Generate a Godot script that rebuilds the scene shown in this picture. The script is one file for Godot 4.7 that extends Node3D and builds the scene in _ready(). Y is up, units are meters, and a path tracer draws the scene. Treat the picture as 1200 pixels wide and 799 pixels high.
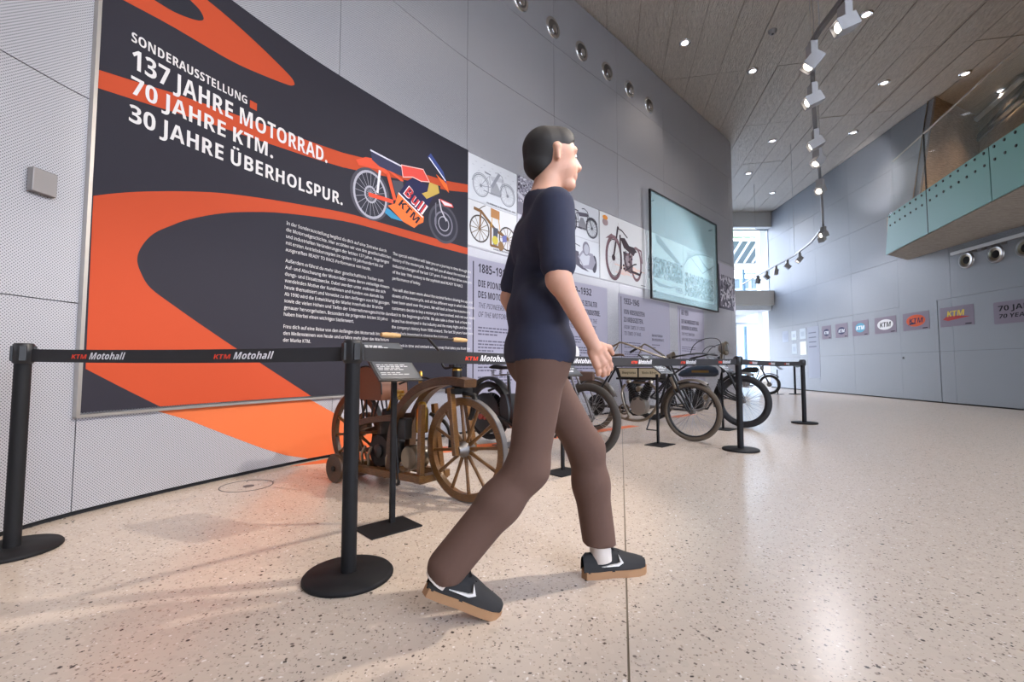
extends Node3D
# A museum hall: curved metal wall with a mural, vintage motorcycles behind a belt barrier, a walking visitor.

const CAM_HEIGHT := 0.884
const CEILING := 7.6
const TRACK_Y := 4.2
const LOOP_OUTER := [0.103, 3.268, 0.433, 3.318, 0.858, 3.342, 1.098, 3.379, 1.297, 3.419, 1.399, 3.444, 1.433, 3.464, 1.445, 3.487, 1.396, 3.532, 1.169, 3.606, 0.961, 3.657, 0.797, 3.685, 0.650, 3.700]
const LOOP_INNER := [0.288, 3.416, 0.428, 3.430, 0.564, 3.473, 0.626, 3.508, 0.640, 3.542, 0.604, 3.583, 0.528, 3.605]
const STRIPE_TOP := [0.003, 2.726, 0.452, 2.840, 0.778, 2.902, 1.353, 2.990, 2.001, 3.062, 2.355, 3.128, 2.931, 3.222, 3.513, 3.286, 3.912, 3.362]
const STRIPE_BOT := [0.002, 2.610, 0.457, 2.704, 0.784, 2.760, 1.358, 2.835, 2.005, 2.912, 2.358, 2.977, 2.934, 3.088, 3.515, 3.163, 3.913, 3.255]
const BAND_TOP := [0.008, 1.930, 0.134, 1.993, 0.302, 2.066, 0.579, 2.168, 0.897, 2.261, 1.398, 2.360, 2.016, 2.449, 2.556, 2.473, 3.188, 2.487, 3.919, 2.489]
const BAND_BOT := [3.920, 2.401, 3.189, 2.391, 2.557, 2.386, 2.019, 2.361, 1.402, 2.259, 1.014, 2.151, 0.789, 2.064, 0.587, 1.960, 0.473, 1.882, 0.366, 1.797, 0.297, 1.696, 0.270, 1.597, 0.299, 1.506, 0.361, 1.418, 0.513, 1.320, 0.714, 1.197, 1.018, 1.015, 1.181, 0.927, 1.704, 0.616]
const SWOOSH_LOW := [0.453, 0.612, 0.188, 0.770, 0.016, 0.873]
const VINYL := [1.713, 0.612, 1.959, 0.444, 2.277, 0.238, 2.859, -0.010, 2.860, -0.044, 2.283, -0.008, 1.713, 0.007, 1.486, 0.100, 1.259, 0.199, 0.945, 0.355, 0.674, 0.493, 0.453, 0.612]
const T_SOND := [0.173, 3.028, 1.008, 3.053, 0.170, 3.091]
const T_137 := [0.183, 2.853, 1.818, 2.880, 0.172, 2.987]
const T_70 := [0.183, 2.681, 1.255, 2.698, 0.170, 2.798]
const T_30 := [0.180, 2.490, 2.005, 2.516, 0.171, 2.607]
const SQ := [1.032, 3.103, 1.094, 3.061]
const P1 := [1.404, 2.170, 2.411, 2.124, 1.404, 1.929]
const P1b := [1.404, 1.829, 1.405, 1.353]
const P1c := [1.396, 1.238, 1.400, 1.125]
const P2 := [2.679, 2.160, 2.676, 1.876]
const P2b := [2.678, 1.750, 2.664, 1.256]
const P2c := [2.666, 1.122]
const W := [2.411, 2.124, 3.710, 2.117]
const RB_WHEEL_R := [2.349, 2.744, 2.094, 2.674, 2.616, 2.810, 2.334, 3.028, 2.365, 2.463]
const RB_RIM_R := [2.145, 2.691, 2.570, 2.804, 2.335, 2.985, 2.373, 2.491]
const RB_WHEEL_F := [3.468, 2.709, 3.215, 2.663, 3.731, 2.756, 3.448, 2.958, 3.502, 2.461]
const RB_TAIL := [2.154, 3.051, 2.277, 3.126, 2.359, 3.146, 2.454, 3.104, 2.468, 3.059, 2.315, 3.029, 2.190, 3.005]
const RB_SEAT := [2.338, 3.231, 2.367, 3.219, 2.781, 3.209, 2.793, 3.097, 2.600, 3.094, 2.464, 3.092, 2.359, 3.130]
const RB_SEATL := [2.339, 3.228, 2.780, 3.212]
const RB_TANK := [2.776, 3.227, 3.115, 3.295, 3.149, 3.255, 3.219, 3.173, 3.083, 3.137, 2.951, 3.143, 2.803, 3.092]
const RB_FRAME := [2.454, 3.088, 2.581, 3.055, 2.633, 2.928, 2.686, 2.792]
const RB_SWING := [2.331, 2.736, 2.490, 2.747, 2.656, 2.755]
const RB_SHOCK := [2.468, 3.046, 2.441, 2.794]
const RB_NAVY := [2.867, 3.069, 2.951, 3.135, 3.220, 3.121, 3.280, 2.998, 3.179, 2.810, 3.101, 2.728, 2.745, 2.883]
const RB_LOWER := [2.735, 2.888, 3.135, 2.711, 3.124, 2.639, 3.047, 2.594, 2.983, 2.535, 2.813, 2.567, 2.588, 2.690, 2.691, 2.744]
const RB_TEAL := [2.569, 2.660, 2.619, 2.651, 2.817, 2.568, 2.640, 2.561, 2.547, 2.599]
const RB_SCREEN := [3.187, 3.480, 3.237, 3.543, 3.459, 3.380, 3.525, 3.233, 3.387, 3.346]
const RB_SCREENL := [3.210, 3.480, 3.493, 3.282]
const RB_NOSE := [3.330, 3.309, 3.518, 3.244, 3.561, 3.138, 3.462, 3.189]
const RB_GOLD := [3.219, 3.170, 3.365, 3.176, 3.390, 3.085, 3.177, 2.945, 3.097, 2.990, 3.187, 3.040]
const RB_FORK := [3.387, 3.003, 3.424, 2.879, 3.516, 2.758]
const RB_FEND := [3.399, 3.010, 3.607, 3.003, 3.638, 2.971, 3.479, 2.948]
const RB_FORKB := [3.327, 3.012, 3.338, 2.677]
const RB_BULL := [2.811, 2.901, 3.089, 2.742, 2.888, 3.054]
const RB_KTMT := [2.744, 2.749, 3.003, 2.608, 2.829, 2.852]
const RB_DARKF := [3.083, 3.162, 3.408, 3.181, 3.410, 3.019, 3.270, 2.888, 3.176, 2.966]

# ------------------------------------------------------------------ mesh buffer
class Buf:
	var v := PackedVector3Array()
	var n := PackedVector3Array()
	var c := PackedColorArray()
	var uv := PackedVector2Array()
	var colored := false
	func tri(a: Vector3, b: Vector3, d: Vector3, na: Vector3, nb: Vector3, nd: Vector3, col := Color.WHITE, ua := Vector2.ZERO, ub := Vector2.ZERO, ud := Vector2.ZERO) -> void:
		if (a - d).cross(a - b).dot(na + nb + nd) < 0.0:
			v.append(a); v.append(d); v.append(b)
			n.append(na); n.append(nd); n.append(nb)
			uv.append(ua); uv.append(ud); uv.append(ub)
		else:
			v.append(a); v.append(b); v.append(d)
			n.append(na); n.append(nb); n.append(nd)
			uv.append(ua); uv.append(ub); uv.append(ud)
		c.append(col); c.append(col); c.append(col)
	func flat(a: Vector3, b: Vector3, d: Vector3, nn: Vector3, col := Color.WHITE) -> void:
		tri(a, b, d, nn, nn, nn, col)
	func quad(a: Vector3, b: Vector3, d: Vector3, e: Vector3, nn: Vector3, col := Color.WHITE) -> void:
		tri(a, b, d, nn, nn, nn, col, Vector2(0, 0), Vector2(1, 0), Vector2(1, 1))
		tri(a, d, e, nn, nn, nn, col, Vector2(0, 0), Vector2(1, 1), Vector2(0, 1))
	func quadn(a: Vector3, b: Vector3, d: Vector3, e: Vector3, na: Vector3, nb: Vector3, nd: Vector3, ne: Vector3, col := Color.WHITE) -> void:
		tri(a, b, d, na, nb, nd, col)
		tri(a, d, e, na, nd, ne, col)
	func mesh() -> ArrayMesh:
		var m := ArrayMesh.new()
		if v.is_empty():
			return m
		var arr := []
		arr.resize(Mesh.ARRAY_MAX)
		arr[Mesh.ARRAY_VERTEX] = v
		arr[Mesh.ARRAY_NORMAL] = n
		arr[Mesh.ARRAY_TEX_UV] = uv
		if colored:
			arr[Mesh.ARRAY_COLOR] = c
		m.add_surface_from_arrays(Mesh.PRIMITIVE_TRIANGLES, arr)
		return m

# ------------------------------------------------------------------ plan curve of a wall
class Plan:
	const DS := 0.1
	var p := PackedVector2Array()
	var n := PackedVector2Array()
	var k0 := 0
	func _init(cp: Array, origin: Vector2, side: float) -> void:
		var pts := PackedVector2Array()
		for i in cp.size() - 1:
			var a: Vector2 = cp[maxi(i - 1, 0)]
			var b: Vector2 = cp[i]
			var d: Vector2 = cp[i + 1]
			var e: Vector2 = cp[mini(i + 2, cp.size() - 1)]
			var l := b.distance_to(d)
			var m1 := (d - a) / (a.distance_to(b) + l) * l
			var m2 := (e - b) / (l + d.distance_to(e)) * l
			for q in 24:
				var t := q / 24.0
				pts.append(b * (2 * t ** 3 - 3 * t * t + 1) + m1 * (t ** 3 - 2 * t * t + t) + d * (-2 * t ** 3 + 3 * t * t) + m2 * (t ** 3 - t * t))
		pts.append(cp[-1])
		var s := PackedFloat32Array([0.0])
		var near := 0
		for i in range(1, pts.size()):
			s.append(s[i - 1] + pts[i].distance_to(pts[i - 1]))
			if pts[i].distance_to(origin) < pts[near].distance_to(origin):
				near = i
		var s_org := s[near]
		k0 = int(ceil((0.0 - s_org) / DS))
		var k1 := int(floor((s[-1] - s_org) / DS))
		var j := 0
		for k in range(k0, k1 + 1):
			var want := k * DS + s_org
			while j < s.size() - 2 and s[j + 1] < want:
				j += 1
			p.append(pts[j].lerp(pts[j + 1], clampf((want - s[j]) / (s[j + 1] - s[j]), 0, 1)))
		for i in p.size():
			var t := (p[mini(i + 1, p.size() - 1)] - p[maxi(i - 1, 0)]).normalized()
			n.append(Vector2(-t.y, t.x) * side)
	func at(s: float) -> Vector2:
		var x := clampf(s / DS - k0, 0.0, p.size() - 1.001)
		return p[int(x)].lerp(p[int(x) + 1], x - int(x))
	func nor(s: float) -> Vector2:
		var x := clampf(s / DS - k0, 0.0, p.size() - 1.001)
		return n[int(x)].lerp(n[int(x) + 1], x - int(x))
	func pos(s: float, y: float, off: float) -> Vector3:
		var a := at(s) + nor(s) * off
		return Vector3(a.x, y, a.y)
	func nor3(s: float) -> Vector3:
		var a := nor(s)
		return Vector3(a.x, 0, a.y).normalized()
	func s_of_z(z: float) -> float:
		for i in p.size() - 1:
			if (p[i].y - z) * (p[i + 1].y - z) <= 0.0:
				return (k0 + i + (p[i].y - z) / (p[i].y - p[i + 1].y)) * DS
		return 0.0
	func ends() -> Vector2:
		return Vector2(k0 * DS, (k0 + p.size() - 1) * DS)

# ------------------------------------------------------------------ nodes
var mats := {}
var taken := {}

func mat(key: String, hex: String, rough := 0.6, metal := 0.0) -> StandardMaterial3D:
	if not mats.has(key):
		var m := StandardMaterial3D.new()
		m.resource_name = key
		m.albedo_color = Color(hex)
		m.roughness = rough
		m.metallic = metal
		mats[key] = m
	return mats[key]

func numbered(called: String) -> String:
	if not taken.has(called):
		taken[called] = 0
		return called
	taken[called] += 1
	return "%s_%03d" % [called, taken[called]]

func part(called: String, b, m: Material, parent: Node = null) -> MeshInstance3D:
	var o := MeshInstance3D.new()
	o.name = called if parent else numbered(called)
	o.mesh = b.mesh() if b is Buf else b
	o.material_override = m
	(parent if parent else self).add_child(o, true)
	return o

func tag(o: Node, label: String, category: String, group := "") -> Node:
	o.set_meta("label", label)
	o.set_meta("category", category)
	if group:
		o.set_meta("group", group)
	return o

func thing(called: String, label: String, category: String, at := Vector3.ZERO, turn := 0.0, group := "") -> Node3D:
	var o := Node3D.new()
	o.name = numbered(called)
	add_child(o)
	o.position = at
	o.rotation.y = turn
	tag(o, label, category, group)
	return o

func structure(called: String, label := "") -> Node3D:
	var o := Node3D.new()
	o.name = called
	add_child(o)
	o.set_meta("kind", "structure")
	if label:
		o.set_meta("label", label)
	return o

# ------------------------------------------------------------------ shapes
func T(x: float, y: float, z: float) -> Transform3D:
	return Transform3D(Basis(), Vector3(x, y, z))

func across(x: float, y: float, z: float) -> Transform3D:   # the axis of a lathe laid along z
	return Transform3D(Basis(Vector3(1, 0, 0), Vector3(0, 0, 1), Vector3(0, -1, 0)), Vector3(x, y, z))

func along(a: Vector3, b: Vector3) -> Transform3D:   # y axis from a to b
	var y := (b - a).normalized()
	var x := y.cross(Vector3(0.13, 0.21, 0.97)).normalized()
	return Transform3D(Basis(x, y, x.cross(y)), a)

func box(b: Buf, xf: Transform3D, size: Vector3, bev := 0.0, col := Color.WHITE) -> void:
	var h := size / 2.0
	bev = minf(bev, minf(h.x, minf(h.y, h.z)) * 0.9)
	var ax := [Vector3.RIGHT, Vector3.UP, Vector3.BACK]
	for i in 3:
		var j := (i + 1) % 3
		var k := (i + 2) % 3
		for s in [-1.0, 1.0]:
			var q := []
			for w in [[-1, -1], [1, -1], [1, 1], [-1, 1]]:
				q.append(xf * (ax[i] * s * h[i] + ax[j] * w[0] * (h[j] - bev) + ax[k] * w[1] * (h[k] - bev)))
			b.quad(q[0], q[1], q[2], q[3], (xf.basis * (ax[i] * s)).normalized(), col)
			if bev > 0.0:
				for s2 in [-1.0, 1.0]:   # the edge between face i and face j
					var e := []
					for w in [[0.0, -1], [0.0, 1], [1.0, 1], [1.0, -1]]:
						var fi: float = h[i] - bev * w[0]
						var fj: float = h[j] - bev * (1.0 - w[0])
						e.append(xf * (ax[i] * s * fi + ax[j] * s2 * fj + ax[k] * w[1] * (h[k] - bev)))
					var na: Vector3 = (xf.basis * (ax[i] * s)).normalized()
					var nb: Vector3 = (xf.basis * (ax[j] * s2)).normalized()
					b.quadn(e[0], e[1], e[2], e[3], na, na, nb, nb, col)
	if bev > 0.0:
		for sx in [-1.0, 1.0]:
			for sy in [-1.0, 1.0]:
				for sz in [-1.0, 1.0]:
					var g := Vector3(sx, sy, sz)
					b.tri(xf * (g * (h - Vector3(0, bev, bev))), xf * (g * (h - Vector3(bev, 0, bev))), xf * (g * (h - Vector3(bev, bev, 0))), xf.basis * Vector3(sx, 0, 0), xf.basis * Vector3(0, sy, 0), xf.basis * Vector3(0, 0, sz), col)

func bar(b: Buf, p: Vector3, q: Vector3, w: float, d: float, up := Vector3.UP, bev := 0.0, col := Color.WHITE) -> void:   # a square bar from p to q
	var y := (q - p).normalized()
	var x := up.cross(y)
	x = Vector3.RIGHT if x.length() < 0.01 else x.normalized()
	box(b, Transform3D(Basis(x, y, x.cross(y)), (p + q) / 2.0), Vector3(w, p.distance_to(q), d), bev, col)

func tube(b: Buf, pts: Array, rad, seg := 8, closed := false, col := Color.WHITE) -> void:
	var count := pts.size()
	var ring := []
	var nrm := []
	var x := Vector3.ZERO
	for i in count:
		var a: Vector3 = pts[(i - 1 + count) % count] if closed else pts[maxi(i - 1, 0)]
		var d: Vector3 = pts[(i + 1) % count] if closed else pts[mini(i + 1, count - 1)]
		var t := (d - a).normalized()
		if i == 0:
			x = t.cross(Vector3(0.31, 0.87, 0.2) if absf(t.y) < 0.9 else Vector3(0.9, 0.1, 0.3)).normalized()
		else:
			x = (x - t * x.dot(t)).normalized()
		var y := t.cross(x)
		var r: float = rad[i] if rad is Array else rad
		var rr := []
		var nn := []
		for k in seg:
			var dir := x * cos(TAU * k / seg) + y * sin(TAU * k / seg)
			rr.append(pts[i] + dir * r)
			nn.append(dir)
		ring.append(rr)
		nrm.append(nn)
	for i in (count if closed else count - 1):
		var j := (i + 1) % count
		for k in seg:
			var l := (k + 1) % seg
			b.quadn(ring[i][k], ring[i][l], ring[j][l], ring[j][k], nrm[i][k], nrm[i][l], nrm[j][l], nrm[j][k], col)
	if not closed:
		for e in [0, count - 1]:
			var t: Vector3 = (pts[0] - pts[1] if e == 0 else pts[count - 1] - pts[count - 2]).normalized()
			for k in seg:
				b.flat(pts[e], ring[e][k], ring[e][(k + 1) % seg], t, col)

func smooth_path(pts: Array, steps := 6, closed := false) -> Array:
	var out := []
	var m := pts.size()
	for i in (m if closed else m - 1):
		var a: Vector3 = pts[(i - 1 + m) % m] if closed else pts[maxi(i - 1, 0)]
		var p: Vector3 = pts[i]
		var q: Vector3 = pts[(i + 1) % m]
		var d: Vector3 = pts[(i + 2) % m] if closed else pts[mini(i + 2, m - 1)]
		for k in steps:
			out.append(p.cubic_interpolate(q, a, d, k / float(steps)))
	if not closed:
		out.append(pts[-1])
	return out

func lathe(b: Buf, prof: Array, xf: Transform3D, seg := 20, col := Color.WHITE, closed := false) -> void:   # prof: Vector2(radius, height)
	var m := prof.size()
	var cnt := m if closed else m - 1
	var fn := []
	for i in cnt:
		var d: Vector2 = (prof[(i + 1) % m] - prof[i]).normalized()
		fn.append(Vector2(d.y, -d.x))
	var area := 0.0
	for i in m:
		area += prof[i].cross(prof[(i + 1) % m])
	if not closed:
		area = 1.0
	for i in cnt:
		var me: Vector2 = fn[i]
		var pr: Vector2 = fn[(i - 1 + cnt) % cnt] if closed or i > 0 else me
		var nx: Vector2 = fn[(i + 1) % cnt] if closed or i < cnt - 1 else me
		var n0 := (me + pr).normalized() if me.dot(pr) > 0.6 else me
		var n1 := (me + nx).normalized() if me.dot(nx) > 0.6 else me
		var sg := 1.0 if area > 0.0 else -1.0
		var p: Vector2 = prof[i]
		var q: Vector2 = prof[(i + 1) % m]
		for k in seg:
			var c0 := cos(TAU * k / seg)
			var s0 := sin(TAU * k / seg)
			var c1 := cos(TAU * (k + 1) / seg)
			var s1 := sin(TAU * (k + 1) / seg)
			var f := func(w: Vector2, cc: float, ss: float) -> Vector3: return Vector3(w.x * cc, w.y, w.x * ss)
			var pa: Vector3 = xf * f.call(p, c0, s0)
			var pb: Vector3 = xf * f.call(p, c1, s1)
			var pc: Vector3 = xf * f.call(q, c1, s1)
			var pd: Vector3 = xf * f.call(q, c0, s0)
			var na: Vector3 = xf.basis * f.call(n0 * sg, c0, s0)
			var nb: Vector3 = xf.basis * f.call(n0 * sg, c1, s1)
			var nc: Vector3 = xf.basis * f.call(n1 * sg, c1, s1)
			var nd: Vector3 = xf.basis * f.call(n1 * sg, c0, s0)
			if p.x > 0.00001:
				b.tri(pa, pb, pc, na, nb, nc, col)
			if q.x > 0.00001:
				b.tri(pa, pc, pd, na, nc, nd, col)

func ringprof(R: float, r: float, k := 10, squash := 1.0) -> Array:
	var out := []
	for i in k:
		out.append(Vector2(R + r * cos(TAU * i / k), r * squash * sin(TAU * i / k)))
	return out

func rod(b: Buf, p: Vector3, q: Vector3, r: float, seg := 8, col := Color.WHITE) -> void:
	tube(b, [p, q], r, seg, false, col)

func cyl(b: Buf, p: Vector3, q: Vector3, r: float, seg := 20, bev := 0.0, col := Color.WHITE) -> void:
	var l := p.distance_to(q)
	var prof := [Vector2(0, 0), Vector2(r - bev, 0), Vector2(r, bev), Vector2(r, l - bev), Vector2(r - bev, l), Vector2(0, l)] if bev > 0.0 else [Vector2(0, 0), Vector2(r, 0), Vector2(r, l), Vector2(0, l)]
	lathe(b, prof, along(p, q), seg, col)

func prism(b: Buf, poly: PackedVector2Array, xf: Transform3D, depth: float, col := Color.WHITE) -> void:   # polygon in xy, thick along z
	var idx := Geometry2D.triangulate_polygon(poly)
	var zn := xf.basis.z.normalized()
	for s in [-1.0, 1.0]:
		for i in range(0, idx.size(), 3):
			var a := poly[idx[i]]
			var p := poly[idx[i + 1]]
			var q := poly[idx[i + 2]]
			b.tri(xf * Vector3(a.x, a.y, s * depth / 2), xf * Vector3(p.x, p.y, s * depth / 2), xf * Vector3(q.x, q.y, s * depth / 2), zn * s, zn * s, zn * s, col, a, p, q)
	var m := poly.size()
	var ccw := not Geometry2D.is_polygon_clockwise(poly)
	var fn := []
	for i in m:
		var d := (poly[(i + 1) % m] - poly[i]).normalized()
		fn.append(Vector2(d.y, -d.x) * (1.0 if ccw else -1.0))
	for i in m:
		var j := (i + 1) % m
		var me: Vector2 = fn[i]
		var pr: Vector2 = fn[(i - 1 + m) % m]
		var nx: Vector2 = fn[j]
		var n0 := (me + pr).normalized() if me.dot(pr) > 0.75 else me
		var n1 := (me + nx).normalized() if me.dot(nx) > 0.75 else me
		var k0 := xf.basis * Vector3(n0.x, n0.y, 0)
		var k1 := xf.basis * Vector3(n1.x, n1.y, 0)
		var h := depth / 2
		b.quadn(xf * Vector3(poly[i].x, poly[i].y, -h), xf * Vector3(poly[j].x, poly[j].y, -h), xf * Vector3(poly[j].x, poly[j].y, h), xf * Vector3(poly[i].x, poly[i].y, h), k0, k1, k1, k0, col)

func pv(a: Array) -> PackedVector2Array:
	var out := PackedVector2Array()
	for i in range(0, a.size(), 2):
		out.append(Vector2(a[i], a[i + 1]))
	return out

func rect(x0: float, y0: float, x1: float, y1: float) -> PackedVector2Array:
	return PackedVector2Array([Vector2(x0, y0), Vector2(x1, y0), Vector2(x1, y1), Vector2(x0, y1)])

# ------------------------------------------------------------------ sheets and print bent onto a wall
func bent(b: Buf, w: Plan, poly: PackedVector2Array, off: float, col := Color.WHITE) -> void:
	var lo := INF
	var hi := -INF
	for p in poly:
		lo = minf(lo, p.x)
		hi = maxf(hi, p.x)
	var k0 := int(floor(lo / Plan.DS + 0.0001))
	var k1 := int(ceil(hi / Plan.DS - 0.0001))
	for k in range(k0, k1):
		var pieces: Array = [poly] if k1 - k0 <= 1 else Geometry2D.intersect_polygons(poly, rect(k * Plan.DS, -2, (k + 1) * Plan.DS, 12))
		for q in pieces:
			var idx := Geometry2D.triangulate_polygon(q)
			for i in range(0, idx.size(), 3):
				var x: Vector2 = q[idx[i]]
				var y: Vector2 = q[idx[i + 1]]
				var z: Vector2 = q[idx[i + 2]]
				b.tri(w.pos(x.x, x.y, off), w.pos(y.x, y.y, off), w.pos(z.x, z.y, off), w.nor3(x.x), w.nor3(y.x), w.nor3(z.x), col, x, y, z)

func bent_solid(b: Buf, w: Plan, poly: PackedVector2Array, back: float, front: float, col := Color.WHITE) -> void:
	bent(b, w, poly, front, col)
	var m := poly.size()
	var ccw := not Geometry2D.is_polygon_clockwise(poly)
	for i in m:
		var p := poly[i]
		var q := poly[(i + 1) % m]
		var d := (q - p).normalized()
		var o := Vector2(d.y, -d.x) * (1.0 if ccw else -1.0)
		var cuts := [0.0]
		if absf(q.x - p.x) > 0.0001:
			var ks := range(int(floor(minf(p.x, q.x) / Plan.DS)) + 1, int(ceil(maxf(p.x, q.x) / Plan.DS)))
			var ts := []
			for k in ks:
				ts.append((k * Plan.DS - p.x) / (q.x - p.x))
			ts.sort()
			for t in ts:
				if t > 0.001 and t < 0.999:
					cuts.append(t)
		cuts.append(1.0)
		for j in cuts.size() - 1:
			var a := p.lerp(q, cuts[j])
			var e := p.lerp(q, cuts[j + 1])
			var tan3 := (w.pos(a.x + 0.01, 0, 0) - w.pos(a.x - 0.01, 0, 0)).normalized()
			b.quad(w.pos(a.x, a.y, back), w.pos(e.x, e.y, back), w.pos(e.x, e.y, front), w.pos(a.x, a.y, front), (tan3 * o.x + Vector3.UP * o.y).normalized(), col)

func stroke(pts: PackedVector2Array, width: float, closed := false) -> Array:   # quads of a thick line, as polygons
	var out := []
	var m := pts.size()
	for i in (m if closed else m - 1):
		var p := pts[i]
		var q := pts[(i + 1) % m]
		var d := (q - p).normalized() * width / 2
		var o := Vector2(-d.y, d.x)
		out.append(PackedVector2Array([p - d * 0.35 - o, q + d * 0.35 - o, q + d * 0.35 + o, p - d * 0.35 + o]))
	return out

func ellipse(cx: float, cy: float, rx: float, ry: float, k := 28, turn := 0.0) -> PackedVector2Array:
	var out := PackedVector2Array()
	for i in k:
		out.append(Vector2(cx, cy) + Vector2(rx * cos(TAU * i / k), ry * sin(TAU * i / k)).rotated(turn))
	return out

# ------------------------------------------------------------------ lettering
var glyph_cache := {}
var fonts := {}

func font(kind: String) -> SystemFont:
	if not fonts.has(kind):
		var f := SystemFont.new()
		f.font_names = PackedStringArray(["Droid Serif" if kind.begins_with("serif") else "Droid Sans"])
		f.font_weight = 700 if kind.ends_with("bold") else 400
		f.allow_system_fallback = false
		fonts[kind] = f
	return fonts[kind]

func glyphs(text: String, kind: String, coarse: bool) -> Array:   # [triangle corners in units of the cap height with the baseline at 0, width]
	var key := kind + ("~" if coarse else "|") + text
	if not glyph_cache.has(key):
		var tm := TextMesh.new()
		tm.font = font(kind)
		tm.font_size = 24 if coarse else 48
		tm.pixel_size = 1.0 / tm.font_size
		tm.depth = 0.0
		tm.curve_step = 4.0 if coarse else 1.5
		tm.horizontal_alignment = HORIZONTAL_ALIGNMENT_LEFT
		tm.text = text
		var arr := tm.get_mesh_arrays()
		var vs: PackedVector3Array = arr[Mesh.ARRAY_VERTEX]
		var ix = arr[Mesh.ARRAY_INDEX]
		var out := PackedVector2Array()
		var lo := INF
		var hi := -INF
		for i in (ix if ix != null and ix.size() else range(vs.size())):
			out.append(Vector2(vs[i].x, vs[i].y))
			lo = minf(lo, vs[i].x)
			hi = maxf(hi, vs[i].x)
		var base := 0.0
		var cap := 0.714
		if text != "H":
			var ref: Array = glyphs("H", kind, coarse)
			base = ref[2]
			cap = ref[3]
		else:
			var ylo := INF
			var yhi := -INF
			for q in out:
				ylo = minf(ylo, q.y)
				yhi = maxf(yhi, q.y)
			base = ylo
			cap = yhi - ylo
		for i in out.size():
			out[i] = Vector2(out[i].x - lo, out[i].y - base) / cap
		glyph_cache[key] = [out, (hi - lo) / cap, base, cap]
	return glyph_cache[key]

# place: Callable(Vector2, float) -> Vector3
func letter(b: Buf, text: String, kind: String, place: Callable, o: Vector2, cap: float, off: float, col: Color, width := -1.0, coarse := false, slant := 0.0, turn := 0.0, squeeze := 1.0) -> float:
	var g: Array = glyphs(text, kind, coarse)
	var sx: float = width / g[1] if width > 0.0 else cap * squeeze
	var pts: PackedVector2Array = g[0]
	var n: Vector3 = (place.call(o, off + 0.05) - place.call(o, off)).normalized()
	for i in range(0, pts.size() - 2, 3):
		var q := []
		for j in 3:
			var e := pts[i + j]
			q.append(place.call(o + Vector2(e.x * sx + e.y * cap * slant, e.y * cap).rotated(turn), off))
		b.tri(q[0], q[1], q[2], n, n, n, col)
	return sx * g[1]

func on_wall(w: Plan) -> Callable:
	return func(q: Vector2, off: float) -> Vector3: return w.pos(q.x, q.y, off)

func on_plane(xf: Transform3D) -> Callable:
	return func(q: Vector2, off: float) -> Vector3: return xf * Vector3(q.x, q.y, off)

func srgb(hex: String) -> Color:
	return Color(hex).srgb_to_linear()

func ink() -> Buf:
	var b := Buf.new()
	b.colored = true
	return b

# ------------------------------------------------------------------ the scene
var wl: Plan
var wr: Plan
var rng := RandomNumberGenerator.new()

func _ready() -> void:
	rng.seed = 20231
	var cam := Camera3D.new()
	cam.name = "camera"
	add_child(cam)
	cam.position = Vector3(0, CAM_HEIGHT, 0)
	cam.rotation_degrees = Vector3(3.27, 0, 0)
	cam.fov = rad_to_deg(2.0 * atan(399.5 / 533.0))
	cam.near = 0.05
	cam.far = 200.0
	cam.current = true

	var env := Environment.new()
	env.background_mode = Environment.BG_SKY
	var sky_mat := ProceduralSkyMaterial.new()
	sky_mat.sky_top_color = Color(0.74, 0.81, 0.93)
	sky_mat.sky_horizon_color = Color(0.95, 0.97, 1.0)
	sky_mat.ground_horizon_color = Color(0.95, 0.97, 1.0)
	sky_mat.ground_bottom_color = Color(0.62, 0.64, 0.66)
	sky_mat.sky_energy_multiplier = 3.3
	sky_mat.ground_energy_multiplier = 3.3
	env.sky = Sky.new()
	env.sky.sky_material = sky_mat
	env.tonemap_mode = Environment.TONE_MAPPER_LINEAR
	env.tonemap_exposure = 0.87
	env.sdfgi_enabled = true
	env.ssao_enabled = true
	env.ssil_enabled = true
	var we := WorldEnvironment.new()
	we.name = "world_environment"
	we.environment = env
	add_child(we)

	wl = Plan.new([Vector2(-2.80, 4.0), Vector2(-2.79, 1.0), Vector2(-2.74, -1.2), Vector2(-2.637, -2.499), Vector2(-2.59, -2.751), Vector2(-2.379, -3.332), Vector2(-2.012, -4.089), Vector2(-1.736, -4.55), Vector2(-1.24, -5.28), Vector2(-0.624, -6.08), Vector2(0.198, -6.98), Vector2(1.16, -7.97), Vector2(2.2, -8.98), Vector2(3.63, -10.4), Vector2(5.05, -11.78), Vector2(6.30, -13.0), Vector2(6.58, -13.33), Vector2(6.72, -13.72), Vector2(6.76, -16.0), Vector2(6.76, -20.0)], Vector2(-2.595, -2.725), 1.0)
	wr = Plan.new([Vector2(9.9, 4.0), Vector2(10.1, -3.0), Vector2(10.25, -7.0), Vector2(10.42, -9.5), Vector2(10.52, -11.0), Vector2(10.75, -13.4), Vector2(11.0, -16.3), Vector2(11.26, -19.4), Vector2(11.30, -20.0)], Vector2(9.9, 4.0), -1.0)

	make_materials()
	build_lamps()
	build_shell()
	build_left_wall()
	build_right_wall()
	build_window_end()
	build_gallery()
	build_ceiling()
	build_mural()
	build_wall_posters()
	build_text_panels()
	build_right_wall_prints()
	build_floor_prints()
	build_barrier()
	build_info_stands()
	build_riding_car()
	build_low_bike()
	build_twin_bike()
	build_blue_bike()
	build_far_bike()
	build_person()
	build_small_things()

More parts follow.
